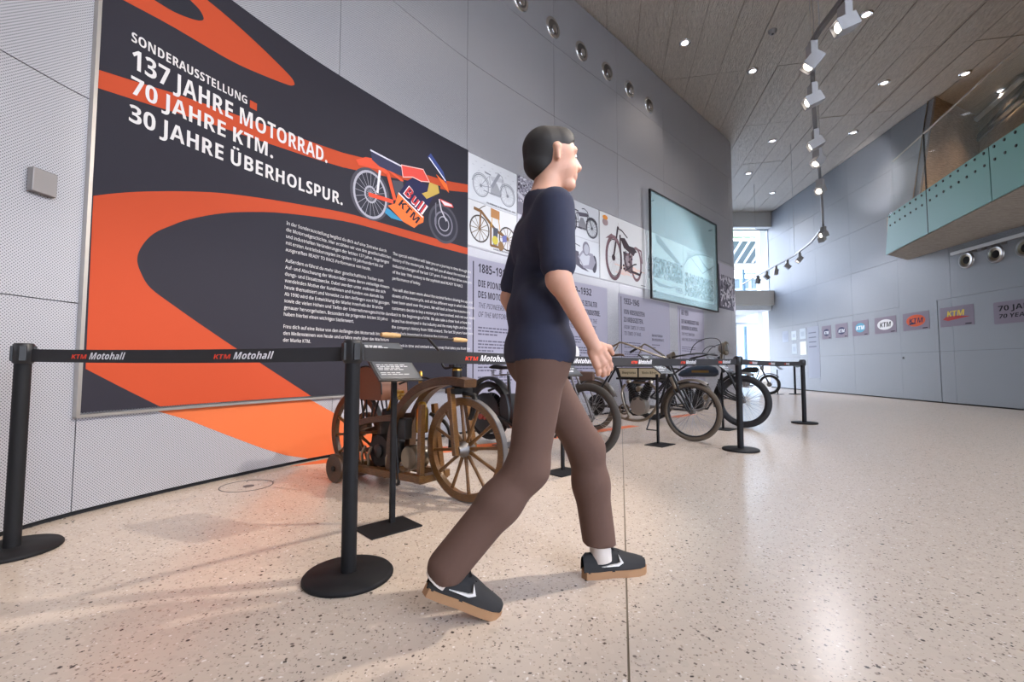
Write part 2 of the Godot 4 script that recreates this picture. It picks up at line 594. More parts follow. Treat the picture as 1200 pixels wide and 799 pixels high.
# ------------------------------------------------------------------ materials
func make_materials() -> void:
	# terrazzo: a pinkish beige ground with chips of several stones
	var im := Image.create(1024, 1024, false, Image.FORMAT_RGB8)
	im.fill(Color8(197, 181, 165))
	for i in 5200:
		var t := 1.0 + rng.randf_range(-0.045, 0.045)
		im.fill_rect(Rect2i(rng.randi() % 1024, rng.randi() % 1024, 3 + rng.randi() % 9, 3 + rng.randi() % 9), Color8(int(197 * t), int(181 * t), int(165 * t)))
	var stones := [Color8(96, 84, 76), Color8(120, 106, 96), Color8(148, 132, 120), Color8(160, 140, 122), Color8(228, 220, 212), Color8(176, 160, 148), Color8(72, 64, 60)]
	for i in 21000:
		var x := rng.randi() % 1024
		var y := rng.randi() % 1024
		var big := 1.0 if rng.randf() < 0.93 else 2.2
		var rx := rng.randf_range(0.5, 1.5) * big
		var ry := rng.randf_range(0.5, 1.3) * big
		var ang := rng.randf() * PI
		var stone: Color = stones[rng.randi() % stones.size()]
		var rr := int(ceil(maxf(rx, ry)))
		for dy in range(-rr, rr + 1):
			for dx in range(-rr, rr + 1):
				var q := Vector2(dx, dy).rotated(ang)
				if absf(q.x) / rx + absf(q.y) / ry < 1.25 and absf(q.x) <= rx and absf(q.y) <= ry:
					im.set_pixel((x + dx) & 1023, (y + dy) & 1023, stone)
	var terrazzo := mat("terrazzo", "ffffff", 0.27)
	terrazzo.albedo_texture = ImageTexture.create_from_image(im)
	terrazzo.uv1_triplanar = true
	terrazzo.uv1_world_triplanar = true
	terrazzo.uv1_scale = Vector3(0.42, 0.42, 0.42)
	terrazzo.metallic_specular = 0.55

	# perforated sheet: rows of staggered holes
	var pf := Image.create(64, 64, false, Image.FORMAT_RGB8)
	pf.fill(Color8(255, 255, 255))
	for y in 64:
		for x in 64:
			for ctr in [Vector2(16, 16), Vector2(48, 48)]:
				if Vector2(x + 0.5, y + 0.5).distance_to(ctr) < 11.5:
					pf.set_pixel(x, y, Color8(132, 132, 136))
	var perf := mat("perforated_aluminium", "aeadb1", 0.42, 0.25)
	perf.albedo_texture = ImageTexture.create_from_image(pf)
	perf.uv1_scale = Vector3(1.0 / 0.0175, 1.0 / 0.0175, 1)
	perf.texture_repeat = true
	var rwm := mat("grey_wall_sheet", "8d9197", 0.58, 0.1)
	rwm.albedo_texture = perf.albedo_texture
	rwm.uv1_scale = perf.uv1_scale

	# board-marked concrete: streaks along the boards
	var ns := FastNoiseLite.new()
	ns.seed = 5
	ns.frequency = 0.05
	ns.fractal_octaves = 4
	var cc := Image.create(512, 512, false, Image.FORMAT_RGB8)
	var ch := Image.create(512, 512, false, Image.FORMAT_RGB8)
	for y in 512:
		var line := ns.get_noise_2d(y * 4.0, 900.0)
		for x in 512:
			var f := ns.get_noise_2d(x * 0.35, y * 2.6) * 0.6 + ns.get_noise_2d(x * 1.7 + 300.0, y * 1.7) * 0.3 + line * 0.35
			var g := clampf(0.5 + f * 0.55, 0.0, 1.0)
			var t := 0.70 + 0.36 * g
			cc.set_pixel(x, y, Color(minf(t * 0.92, 1), minf(t * 0.905, 1), minf(t * 0.885, 1)))
			ch.set_pixel(x, y, Color(g, g, g))
	var con := mat("board_marked_concrete", "e8e2da", 0.36)
	con.albedo_texture = ImageTexture.create_from_image(cc)
	con.heightmap_enabled = true
	con.heightmap_texture = ImageTexture.create_from_image(ch)
	con.heightmap_scale = 3.5
	con.metallic_specular = 0.5
	var con2 := mat("plain_concrete", "c6bfb4", 0.7)
	con2.albedo_texture = con.albedo_texture
	con2.uv1_triplanar = true
	con2.uv1_world_triplanar = true
	con2.uv1_scale = Vector3(0.4, 0.4, 0.4)

	# wood grain
	var wi := Image.create(256, 256, false, Image.FORMAT_RGB8)
	for y in 256:
		for x in 256:
			var g := 0.82 + 0.3 * ns.get_noise_2d(x * 0.4, y * 5.0) + 0.1 * ns.get_noise_2d(x * 2.0, y * 9.0)
			wi.set_pixel(x, y, Color(clampf(g, 0, 1), clampf(g * 0.98, 0, 1), clampf(g * 0.94, 0, 1)))
	for k in [["oak", "80592f", 0.34], ["oak_dark", "5a3d24", 0.4], ["wood_pale", "d6b07a", 0.5], ["gallery_wood", "b9a48e", 0.4]]:
		var m := mat(k[0], k[1], k[2])
		m.albedo_texture = ImageTexture.create_from_image(wi)
		m.uv1_triplanar = true
		m.uv1_scale = Vector3(4, 4, 4) if k[0] != "gallery_wood" else Vector3(0.8, 0.8, 0.8)

	var pr := mat("print", "ffffff", 0.65)
	pr.vertex_color_use_as_albedo = true
	pr.metallic_specular = 0.3
	mat("dark_gap", "1c1c1e", 0.9)
	mat("black_paint", "1b1a1b", 0.45)
	mat("black_powder", "1d1c1d", 0.6).metallic_specular = 0.3
	mat("black_rubber", "222021", 0.85)
	mat("tan_rubber", "5b4f42", 0.85)
	mat("dusty_rubber", "3a342e", 0.85)
	mat("chrome", "d8d8da", 0.16, 1.0)
	mat("steel", "a2a0a0", 0.35, 1.0)
	mat("dull_steel", "7a7674", 0.5, 0.9)
	mat("nickel", "8d8272", 0.3, 1.0)
	mat("brass", "b78f45", 0.28, 1.0)
	mat("dark_iron", "2c2a2a", 0.5, 0.6)
	mat("brown_leather", "6b4431", 0.55)
	mat("old_leather", "5d4536", 0.6)
	mat("black_leather", "1e1c1c", 0.5)
	mat("mural_board", "2a2830", 0.65).metallic_specular = 0.3
	mat("aluminium_edge", "b5b0aa", 0.4, 0.8)
	mat("orange_vinyl", "cc6330", 0.55)
	var glass := mat("clear_glass", "e8f2f0", 0.03)
	glass.transparency = BaseMaterial3D.TRANSPARENCY_ALPHA
	glass.albedo_color = Color(0.85, 0.95, 0.93, 0.03)
	glass.metallic_specular = 0.3
	var teal := mat("tinted_glass", "8fc8c8", 0.05)
	teal.transparency = BaseMaterial3D.TRANSPARENCY_ALPHA
	teal.albedo_color = Color(0.74, 0.91, 0.94, 0.26)
	teal.metallic_specular = 0.12
	var lit := mat("lamp_glow", "ffffff", 0.5)
	lit.emission_enabled = true
	lit.emission = Color(1.0, 0.96, 0.90)
	lit.emission_energy_multiplier = 6.0
	var lit3 := mat("strip_glow", "e8e8ea", 0.5)
	lit3.emission_enabled = true
	lit3.emission = Color(0.9, 0.92, 0.95)
	lit3.emission_energy_multiplier = 0.5
	var lit2 := mat("lamp_glow_soft", "ffffff", 0.5)
	lit2.emission_enabled = true
	lit2.emission = Color(0.98, 0.98, 1.0)
	lit2.emission_energy_multiplier = 2.5

# ------------------------------------------------------------------ lamps
func spot_light(parent: Node3D, at: Vector3, target: Vector3, energy: float, angle: float, color: Color, size := 0.05, soft := 0.6) -> void:
	var l := SpotLight3D.new()
	l.name = "beam"
	parent.add_child(l, true)
	l.transform = Transform3D(Basis.looking_at(target - at, Vector3.UP if absf((target - at).normalized().y) < 0.98 else Vector3.RIGHT), at)
	l.light_energy = energy
	l.light_color = color
	l.spot_range = 40.0
	l.spot_attenuation = 2.0
	l.spot_angle = angle
	l.spot_angle_attenuation = soft
	l.light_size = size
	l.shadow_enabled = true

func build_lamps() -> void:
	# suspended track with spotlights
	var tr := thing("lighting_track", "grey suspended lighting track running through the hall below the ceiling", "light track")
	var path := [Vector3(2.2, TRACK_Y, 1.5), Vector3(2.55, TRACK_Y, -1.2), Vector3(2.99, TRACK_Y, -3.93), Vector3(3.03, TRACK_Y, -4.3), Vector3(3.08, TRACK_Y, -4.5), Vector3(3.21, TRACK_Y, -4.74), Vector3(3.39, TRACK_Y, -4.95), Vector3(3.66, TRACK_Y, -5.35), Vector3(4.33, TRACK_Y, -6.31), Vector3(5.2, TRACK_Y, -7.52), Vector3(6.12, TRACK_Y, -8.81), Vector3(7.39, TRACK_Y, -10.63), Vector3(7.95, TRACK_Y, -11.9), Vector3(8.4, TRACK_Y, -13.35), Vector3(8.64, TRACK_Y, -14.84), Vector3(8.91, TRACK_Y, -16.39), Vector3(9.25, TRACK_Y, -18.1)]
	var b := Buf.new()
	for i in path.size() - 1:
		var d: Vector3 = (path[i + 1] - path[i]).normalized() * 0.02
		bar(b, path[i] - d, path[i + 1] + d, 0.045, 0.05, Vector3.UP, 0.006)
	part("rail", b, mat("track_grey", "6b6a6c", 0.4, 0.4), tr)
	for i in [0, 3, 7, 9, 11, 13, 15]:
		b = Buf.new()
		rod(b, path[i] + Vector3(0, 0.02, 0), Vector3(path[i].x, CEILING, path[i].z), 0.005, 6)
		part("suspension_cable", b, mat("steel", "a2a0a0", 0.35, 1.0), tr)
	# [x, z, target, energy, angle]; every head hangs on the rail
	var warm := Color(1.0, 0.955, 0.91)
	var cool := Color(0.97, 0.97, 1.0)
	var heads := [
		[2.42, -0.2, Vector3(-2.7, 1.6, -1.6), 20.0, 34.0, warm], [2.60, -1.6, Vector3(-2.6, 1.6, -2.9), 20.0, 32.0, warm], [2.80, -2.75, Vector3(-0.9, 0.4, -3.0), 84.0, 25.0, warm],
		[3.02, -3.95, Vector3(-1.9, 1.9, -4.4), 26.0, 28.0, warm], [3.05, -4.45, Vector3(0.1, 0.4, -5.0), 24.0, 27.0, warm], [3.50, -5.12, Vector3(-0.9, 2.0, -5.8), 26.0, 28.0, cool],
		[4.22, -6.15, Vector3(0.6, 2.0, -7.5), 26.0, 28.0, cool], [4.60, -6.68, Vector3(1.8, 0.4, -5.9), 24.0, 28.0, cool], [5.40, -7.80, Vector3(1.0, 0.5, -5.2), 30.0, 26.0, cool],
		[7.30, -10.50, Vector3(3.4, 2.7, -10.1), 52.0, 38.0, cool], [7.50, -10.85, Vector3(10.7, 6.4, -13.1), 80.0, 14.0, cool], [8.28, -12.95, Vector3(6.4, 1.5, -13.3), 16.0, 28.0, cool],
		[8.48, -13.85, Vector3(10.8, 1.8, -13.0), 16.0, 55.0, cool], [8.62, -14.7, Vector3(8.2, 0.4, -14.8), 8.0, 30.0, cool], [8.76, -15.5, Vector3(10.9, 1.8, -15.4), 12.0, 55.0, cool], [8.90, -16.3, Vector3(8.6, 0.0, -17.4), 8.0, 30.0, cool]]
	var where := ["hanging over the camera side of the rail", "second on the rail", "third on the rail", "at the top edge by the rail's first bend", "white one at the rail's bend", "just below the bend in the rail", "upper one of a close pair on the rail", "lower one of a close pair on the rail", "glaring towards the viewer", "at the second bend of the rail", "just past the second bend", "first on the rail's far run", "second on the rail's far run", "third on the rail's far run", "fourth on the rail's far run", "last on the rail's far run"]
	for i in heads.size():
		var h: Array = heads[i]
		var at := Vector3(h[0], TRACK_Y, h[1])
		var t := thing("track_spotlight", "grey track spotlight %s" % where[i], "spotlight", at, 0.0, "spotlights on the track")
		var dir: Vector3 = (h[2] - (at - Vector3(0, 0.2, 0))).normalized()
		var yaw := atan2(-dir.z, dir.x)
		b = Buf.new()
		box(b, Transform3D(Basis(Vector3.UP, yaw), Vector3(0, -0.115, 0)), Vector3(0.07, 0.17, 0.12), 0.006)
		part("gear_box", b, mat("lamp_grey", "8b8a8c", 0.45, 0.2), t)
		b = Buf.new()
		var pivot := Vector3(0, -0.22, 0)
		rod(b, Vector3(0, -0.2, 0), pivot, 0.014, 10)
		part("swivel", b, mat("dark_iron", "2c2a2a"), t)
		b = Buf.new()
		var side := dir.cross(Vector3.UP).normalized()
		var hx := Transform3D(Basis(side, dir, side.cross(dir)), pivot)
		box(b, hx.translated_local(Vector3(0, -0.015, 0)), Vector3(0.125, 0.15, 0.125), 0.006)
		for k in 4:
			box(b, hx * Transform3D(Basis(Vector3.UP, k * PI / 2), Vector3.ZERO) * T(0.058, 0.075, 0), Vector3(0.008, 0.04, 0.124), 0.001)
		var hd := part("lamp_head", b, mat("lamp_grey", "8b8a8c"), t)
		b = Buf.new()
		cyl(b, pivot + dir * 0.066, pivot + dir * 0.07, 0.046, 18)
		part("lens", b, mat("lamp_glow", "ffffff"), hd)
		spot_light(t, pivot + dir * 0.10, h[2] - at, h[3] * 0.25, h[4], h[5])
	# recessed downlights in the concrete ceiling
	var spots := [[3.59, -9.07], [5.47, -9.97], [6.76, -8.31], [8.81, -10.4], [9.79, -12.68], [7.74, -13.17], [8.21, -15.44], [10.06, -17.22], [10.39, -10.06], [11.9, -10.7], [1.4, -5.6], [4.4, -6.2], [-0.4, -3.0], [2.4, -3.2], [5.3, -3.6], [-1.2, 0.0], [1.6, -0.3], [4.6, -0.6], [-1.0, 2.4], [2.0, 2.2], [5.0, 2.0]]
	for i in spots.size():
		var s: Array = spots[i]
		var spot_names := ["closest to the curved wall", "between the curved wall and the first bend of the track", "beside the track at the top of the picture", "just left of the ceiling groove", "close to the top of the right wall", "beyond the rounded end of the curved wall", "second before the far window", "nearest the far window", "over the glass balustrade", "over the gallery's brown end wall"]
		var t := thing("ceiling_downlight", "small round recessed ceiling downlight %s" % (spot_names[i] if i < spot_names.size() else "above the viewer, outside the picture"), "downlight", Vector3(s[0], CEILING, s[1]), 0.0, "recessed ceiling downlights")
		b = Buf.new()
		lathe(b, [Vector2(0.075, -0.012), Vector2(0.098, -0.022), Vector2(0.115, -0.012), Vector2(0.118, 0.004)], T(0, 0, 0), 20)
		part("trim_ring", b, mat("chrome", "d8d8da"), t)
		b = Buf.new()
		cyl(b, Vector3(0, -0.012, 0), Vector3(0, -0.006, 0), 0.072, 18)
		part("diffuser", b, mat("lamp_glow_soft", "ffffff"), t)
		spot_light(t, Vector3(0, -0.05, 0), Vector3(0, -3, 0), 3.9 if i != 8 and i != 9 else 8.0, 52.0, Color(1.0, 0.95, 0.90) if i != 8 and i != 9 else Color(1.0, 0.90, 0.80), 0.08, 0.8)

# ------------------------------------------------------------------ floor, outer shell
func build_shell() -> void:
	var f := structure("floor", "pale terrazzo floor with small dark chips")
	var b := Buf.new()
	box(b, T(4.0, -0.22, -9.0), Vector3(30, 0.3, 30), 0.0)
	part("floor_bed", b, mat("dark_gap", "1c1c1e"), f)
	# two slabs with a thin joint between them
	var o := Vector2(0.329, -1.331)
	var d := Vector2(0.799, -3.352).normalized()
	var s := Vector2(-d.y, d.x)   # towards the right
	var flat := Transform3D(Basis(Vector3(1, 0, 0), Vector3(0, 0, 1), Vector3(0, -1, 0)), Vector3(0, -0.03, 0))
	for side in [-1.0, 1.0]:
		var q := PackedVector2Array([o - d * 8.0 + s * side * 0.0035, o + d * 28.0 + s * side * 0.0035, o + d * 28.0 + s * side * 22.0, o - d * 8.0 + s * side * 22.0])
		var room := PackedVector2Array([Vector2(-4, 5), Vector2(12.5, 5), Vector2(12.5, -24), Vector2(-4, -24)])
		for piece in Geometry2D.intersect_polygons(q, room):
			b = Buf.new()
			prism(b, piece, flat, 0.06)
			part("floor_slab", b, mat("terrazzo", "ffffff"), f)
	b = Buf.new()
	bar(b, Vector3(o.x, -0.012, o.y) - Vector3(d.x, 0, d.y) * 6.0, Vector3(o.x, -0.012, o.y) + Vector3(d.x, 0, d.y) * 20.0, 0.02, 0.02, Vector3.UP)
	part("joint_filler", b, mat("joint_brown", "6e6252", 0.8), f)
	# behind the viewer: a plain wall and, towards the right, an unseen glazed front added for daylight
	var w := structure("wall_rear", "plain wall behind the viewer")
	b = Buf.new()
	box(b, T(-0.4, 3.8, 4.1), Vector3(6.0, 7.8, 0.25), 0.0)
	box(b, T(6.6, 7.25, 4.1), Vector3(8.0, 0.9, 0.25), 0.0)
	part("wall_slab", b, mat("rear_wall_paint", "b4aaa2", 0.8), w)
	var gz := structure("window_3", "unseen glazed front added behind the viewer to let in daylight")  # added daylight source for the right wall and ceiling
	b = Buf.new()
	box(b, T(6.35, 3.4, 4.1), Vector3(7.5, 6.8, 0.012))
	part("pane", b, mat("clear_glass", "e8f2f0"), gz)
	b = Buf.new()
	for k in 5:
		box(b, T(2.65 + k * 1.82, 3.4, 4.1), Vector3(0.07, 6.8, 0.12), 0.004)
	for y in [0.04, 2.6, 5.0, 6.76]:
		box(b, T(6.35, y, 4.1), Vector3(7.5, 0.08, 0.10), 0.004)
	part("window_frame", b, mat("frame_grey", "8a9299", 0.5, 0.3), gz)
	var fc := structure("ground_added_forecourt", "unseen pale paving added before the rear glazing to bounce daylight")  # unseen paving added to bounce skylight into the hall
	b = Buf.new()
	box(b, T(5.0, -0.3, 20.0), Vector3(50, 0.3, 30))
	part("paving", b, mat("pale_paving", "c9c6c0", 0.9), fc)

# ------------------------------------------------------------------ curved wall
const ROWS := [0.03, 1.265, 2.53, 3.845, 5.15, 6.42, 7.585]

func build_left_wall() -> void:
	var w := structure("wall_left", "curved wall of perforated grey metal sheets")
	var e := wl.ends()
	var b := Buf.new()
	bent_solid(b, wl, rect(e.x + 0.05, -0.01, e.y - 0.05, 7.63), -0.25, -0.03)
	var core := part("wall_core", b, mat("dark_gap", "1c1c1e"), w)
	core.set_meta("label", "dark wall behind the sheets")
	var cols := [-6.6, -3.92, -1.96, 0.0, 1.958, 3.92, 5.88, 7.84, 9.80, 11.76, 13.72, 14.55, 16.5, 18.5, 20.6]
	for i in cols.size() - 1:
		for j in 6:
			b = Buf.new()
			bent_solid(b, wl, rect(cols[i] + 0.003, ROWS[j] + 0.003, cols[i + 1] - 0.003, ROWS[j + 1] - 0.003), -0.03, 0.0)
			part("wall_panel", b, mat("perforated_aluminium", "aeadb1"), w)
	var names := ["nearest", "second", "third", "fourth", "fifth", "sixth"]
	for i in 6:
		var s := 5.03 + i * 0.826
		var at := wl.pos(s, 6.71, 0.0)
		var nn := wl.nor3(s)
		var t := thing("wall_spotlight", "round chrome spotlight set high in the curved wall, %s from the mural" % names[i].replace("nearest", "first"), "wall light", at, 0.0, "round lights in the curved wall")
		var xf := along(Vector3.ZERO, nn)
		b = Buf.new()
		lathe(b, [Vector2(0.185, 0.0), Vector2(0.18, 0.016), Vector2(0.155, 0.028), Vector2(0.13, 0.02)], xf, 28)
		part("trim_ring", b, mat("chrome", "d8d8da"), t)
		b = Buf.new()
		lathe(b, [Vector2(0.0, 0.004), Vector2(0.09, 0.006), Vector2(0.13, 0.02)], Transform3D(xf.basis, Vector3.ZERO), 28)
		part("reflector", b, mat("dull_steel", "7a7674"), t)
		b = Buf.new()
		lathe(b, [Vector2(0.065, 0.0), Vector2(0.065, 0.05), Vector2(0.045, 0.06), Vector2(0.0, 0.062)], Transform3D(xf.basis, xf.basis * Vector3(0, 0, 0) + Vector3(0, -0.05, 0)), 18)
		part("lamp_capsule", b, mat("chrome", "d8d8da"), t)
	# small square box on the near part of the wall
	var p := wl.pos(-0.25, 1.91, 0.0)
	var q := wl.nor3(-0.25)
	var bx := Buf.new()
	box(bx, Transform3D(Basis(q.cross(Vector3.UP) * -1.0, Vector3.UP, q), Vector3(0, 0, 0) + q * 0.02), Vector3(0.125, 0.135, 0.04), 0.006)
	var sb := thing("wall_box", "small square grey metal box mounted on the perforated wall", "sensor box", p)
	part("cover", bx, mat("box_grey", "8e8987", 0.5, 0.3), sb)
	bx = Buf.new()
	box(bx, Transform3D(Basis(q.cross(Vector3.UP) * -1.0, Vector3.UP, q), q * 0.004), Vector3(0.105, 0.115, 0.008), 0.0)
	part("back_plate", bx, mat("dark_iron", "2c2a2a"), sb)

# ------------------------------------------------------------------ right wall
func rz(z: float) -> float:
	return wr.s_of_z(z)

func build_right_wall() -> void:
	var w := structure("wall_right", "tall grey wall of flat metal sheets")
	var e := wr.ends()
	var b := Buf.new()
	var full := PackedVector2Array([Vector2(e.x, -0.01), Vector2(e.y, -0.01), Vector2(e.y, 7.63), Vector2(rz(-11.05), 7.63), Vector2(rz(-11.98), 4.2), Vector2(rz(-11.98), 3.8), Vector2(e.x, 3.8)])
	bent_solid(b, wr, full, -0.2, -0.03)
	part("wall_core", b, mat("dark_gap", "1c1c1e"), w)
	var zs := [4.0, 2.0, 0.0, -2.0, -4.0, -5.7, -7.4, -9.1, -10.8, -12.45, -14.4, -16.3, -18.0, -19.95]
	for i in zs.size() - 1:
		var s0 := rz(zs[i]) if i > 0 else e.x
		var s1 := rz(zs[i + 1])
		for j in 6:
			var y1: float = ROWS[j + 1]
			if i < 8 and j >= 3:
				continue
			var r := rect(s0 + 0.003, ROWS[j] + 0.003, s1 - 0.003, y1 - 0.003)
			if i == 8 and j < 2:
				r = rect(s0 + 0.003, ROWS[j] + 0.003, rz(-11.19), y1 - 0.003)
			if i == 8 and j >= 3:
				var cut := PackedVector2Array([Vector2(rz(-10.915), 7.7), Vector2(rz(-11.85), 4.2), Vector2(rz(-11.95), 3.75), Vector2(s1 + 1, 3.75), Vector2(s1 + 1, 7.7)])
				var got := Geometry2D.intersect_polygons(r, cut)
				if got.is_empty():
					continue
				r = got[0]
			b = Buf.new()
			bent_solid(b, wr, r, -0.03, 0.0)
			part("wall_panel", b, mat("grey_wall_sheet", "8d9197"), w)
	# flush door
	var dr := structure("door_1", "flush grey metal door without a handle")
	var s2 := rz(-11.215)
	var s3 := rz(-12.45) - 0.004
	for r in [[0.033, 1.262], [1.268, 2.545]]:
		b = Buf.new()
		bent_solid(b, wr, rect(s2, r[0], s3, r[1]), -0.028, 0.002)
		part("door_leaf", b, mat("grey_wall_sheet", "8d9197"), dr)
	b = Buf.new()
	bent_solid(b, wr, ellipse(s3 - 0.07, 1.13, 0.028, 0.028, 16), 0.0, 0.012)
	part("door_lock", b, mat("dark_iron", "2c2a2a"), dr)
	# round nozzles, bar and hooks under the gallery
	var names := ["first from the flush door", "second from the flush door", "third from the flush door, at the picture's edge"]
	var spots := [[-10.35, 3.34], [-9.68, 3.31], [-9.08, 3.29]]
	for i in 3:
		var s := rz(spots[i][0])
		var t := thing("wall_nozzle", "round steel ventilation nozzle under the gallery, %s" % names[i], "air nozzle", wr.pos(s, spots[i][1], 0.0), 0.0, "round nozzles under the gallery")
		var xf := along(Vector3.ZERO, wr.nor3(s))
		b = Buf.new()
		lathe(b, [Vector2(0.19, 0.0), Vector2(0.187, 0.02), Vector2(0.165, 0.035), Vector2(0.135, 0.024)], xf, 28)
		part("flange", b, mat("steel", "a2a0a0"), t)
		b = Buf.new()
		lathe(b, [Vector2(0.085, 0.008), Vector2(0.105, 0.012), Vector2(0.135, 0.024)], xf, 28)
		part("nozzle_cone", b, mat("nickel", "8d8272"), t)
		b = Buf.new()
		lathe(b, [Vector2(0.09, 0.003), Vector2(0.085, 0.007), Vector2(0.0, 0.007)], xf, 24)
		part("nozzle_mouth", b, mat("dark_gap", "1c1c1e"), t)
	var lt := thing("strip_light", "long pale strip light below the gallery slab", "strip light", Vector3.ZERO)
	b = Buf.new()
	var sa := rz(-10.55)
	var sb := rz(-7.6)
	bar(b, wr.pos(sa, 3.53, 0.16), wr.pos(sb, 3.53, 0.16), 0.06, 0.07, Vector3.UP, 0.008)
	part("profile", b, mat("pale_profile", "c9cdd2", 0.5), lt)
	for k in 4:
		var s := rz(-10.1 + k * 0.22)
		b = Buf.new()
		bar(b, wr.pos(s, 3.60, 0.05), wr.pos(s, 3.46, 0.05), 0.02, 0.10, Vector3.UP, 0.003)
		part("bracket", b, mat("dull_steel", "7a7674"), lt)

# ------------------------------------------------------------------ far end with the windows
func build_window_end() -> void:
	var z := -19.45
	var w := structure("wall_far", "concrete lintels of the glazed far end")
	for r in [[6.96, 7.62, 0.30, z], [3.55, 4.17, 0.5, z + 0.05]]:
		var b := Buf.new()
		box(b, T(9.1, (r[0] + r[1]) / 2, r[3] - r[2] / 2), Vector3(4.9, r[1] - r[0], r[2]), 0.01)
		part("concrete_beam", b, mat("beam_concrete", "bdbcb8", 0.8), w)
	var n := 0
	for r in [[4.17, 6.96], [0.0, 3.0]]:
		n += 1
		var win := structure("window_%d" % n, "tall clear window at the far end")
		var b := Buf.new()
		box(b, T(9.1, (r[0] + r[1]) / 2, z - 0.35 - (n - 1) * 2.0), Vector3(5.6, r[1] - r[0], 0.012))
		part("pane", b, mat("clear_glass", "e8f2f0"), win)
		b = Buf.new()
		for x in ([6.9, 11.3] if n == 1 else [6.9, 10.75, 12.0]):
			box(b, T(x, (r[0] + r[1]) / 2, z - 0.35 - (n - 1) * 2.0), Vector3(0.07, r[1] - r[0], 0.08), 0.005)
		for y in [r[0] + 0.03, r[1] - 0.03]:
			box(b, T(9.1, y, z - 0.35 - (n - 1) * 2.0), Vector3(5.6, 0.06, 0.08), 0.005)
		part("window_frame", b, mat("frame_grey", "8a9299", 0.5, 0.3), win)
	# lobby beyond the lower opening: ceiling, side wall
	var lob := structure("ceiling_lobby", "white lobby ceiling beyond the opening")
	var b2 := Buf.new()
	box(b2, T(9.0, 3.45, z - 1.5), Vector3(4.6, 0.2, 2.6))
	box(b2, T(9.0, 3.1, z - 2.42), Vector3(4.6, 0.5, 0.2))
	part("soffit", b2, mat("white_paint", "d5dade", 0.8), lob)
	# outside, seen through the upper window: a roof of slanting beams, a pale pillar, a parapet, a blue pipe frame
	var roof := thing("neighbouring_roof", "slanting pale roof beams of the neighbouring hall behind the upper window", "roof")
	var b := Buf.new()
	for k in 6:
		b = Buf.new()
		bar(b, Vector3(11.75 + k * 0.45, 6.55, -24.5), Vector3(12.5 + k * 0.45, 7.85, -24.2), 0.07, 0.16, Vector3(0, 0, 1), 0.01)
		part("roof_beam", b, mat("beam_grey", "b4bab8", 0.6), roof)
	b = Buf.new()
	box(b, T(13.2, 7.2, -25.2), Vector3(5.0, 1.5, 0.1))
	part("roof_deck", b, mat("roof_dark", "3f4b50", 0.7), roof)
	b = Buf.new()
	box(b, T(13.2, 6.38, -24.7), Vector3(5.0, 0.34, 0.2), 0.01)
	part("parapet", b, mat("plain_concrete", "c6bfb4"), roof)
	b = Buf.new()
	box(b, T(13.2, 8.12, -24.5), Vector3(5.0, 0.36, 0.3), 0.01)
	part("eaves", b, mat("pale_green_paint", "8fb07e", 0.7), roof)
	b = Buf.new()
	box(b, T(13.2, 2.85, -25.4), Vector3(5.0, 6.0, 0.2))
	part("facade", b, mat("pale_facade", "a9bcc6", 0.7), roof)
	for k in 6:
		b = Buf.new()
		box(b, T(11.6 + k * 0.5, 5.55, -25.28), Vector3(0.3, 0.5, 0.05))
		part("facade_window", b, mat("facade_glass", "4d6470", 0.3), roof)
	var pil := thing("outdoor_pillar", "broad white pillar outside the upper window", "pillar")
	b = Buf.new()
	box(b, T(11.62, 3.7, -20.7), Vector3(0.58, 7.2, 0.4), 0.02)
	part("shaft", b, mat("white_paint", "d5dade"), pil)
	b = Buf.new()
	box(b, T(11.62, 0.05, -20.7), Vector3(0.68, 0.4, 0.5), 0.02)
	part("plinth", b, mat("plain_concrete", "c6bfb4"), pil)
	var fr := thing("pipe_rack", "dark blue pipe rack outside the upper window", "rack")
	b = Buf.new()
	bar(b, Vector3(11.62, -0.15, -22.6), Vector3(11.62, 5.75, -22.6), 0.1, 0.1)
	part("post", b, mat("blue_steel", "2d5068", 0.5, 0.3), fr)
	b = Buf.new()
	bar(b, Vector3(11.6, 5.55, -22.6), Vector3(13.4, 5.55, -22.6), 0.07, 0.07)
	part("crossbar", b, mat("blue_steel", "2d5068"), fr)
	var g := structure("ground_outside", "pale paving outside the windows")
	b = Buf.new()
	box(b, T(10.0, -0.3, -40.0), Vector3(60, 0.3, 36))
	part("paving", b, mat("pale_paving", "c9c6c0", 0.9), g)

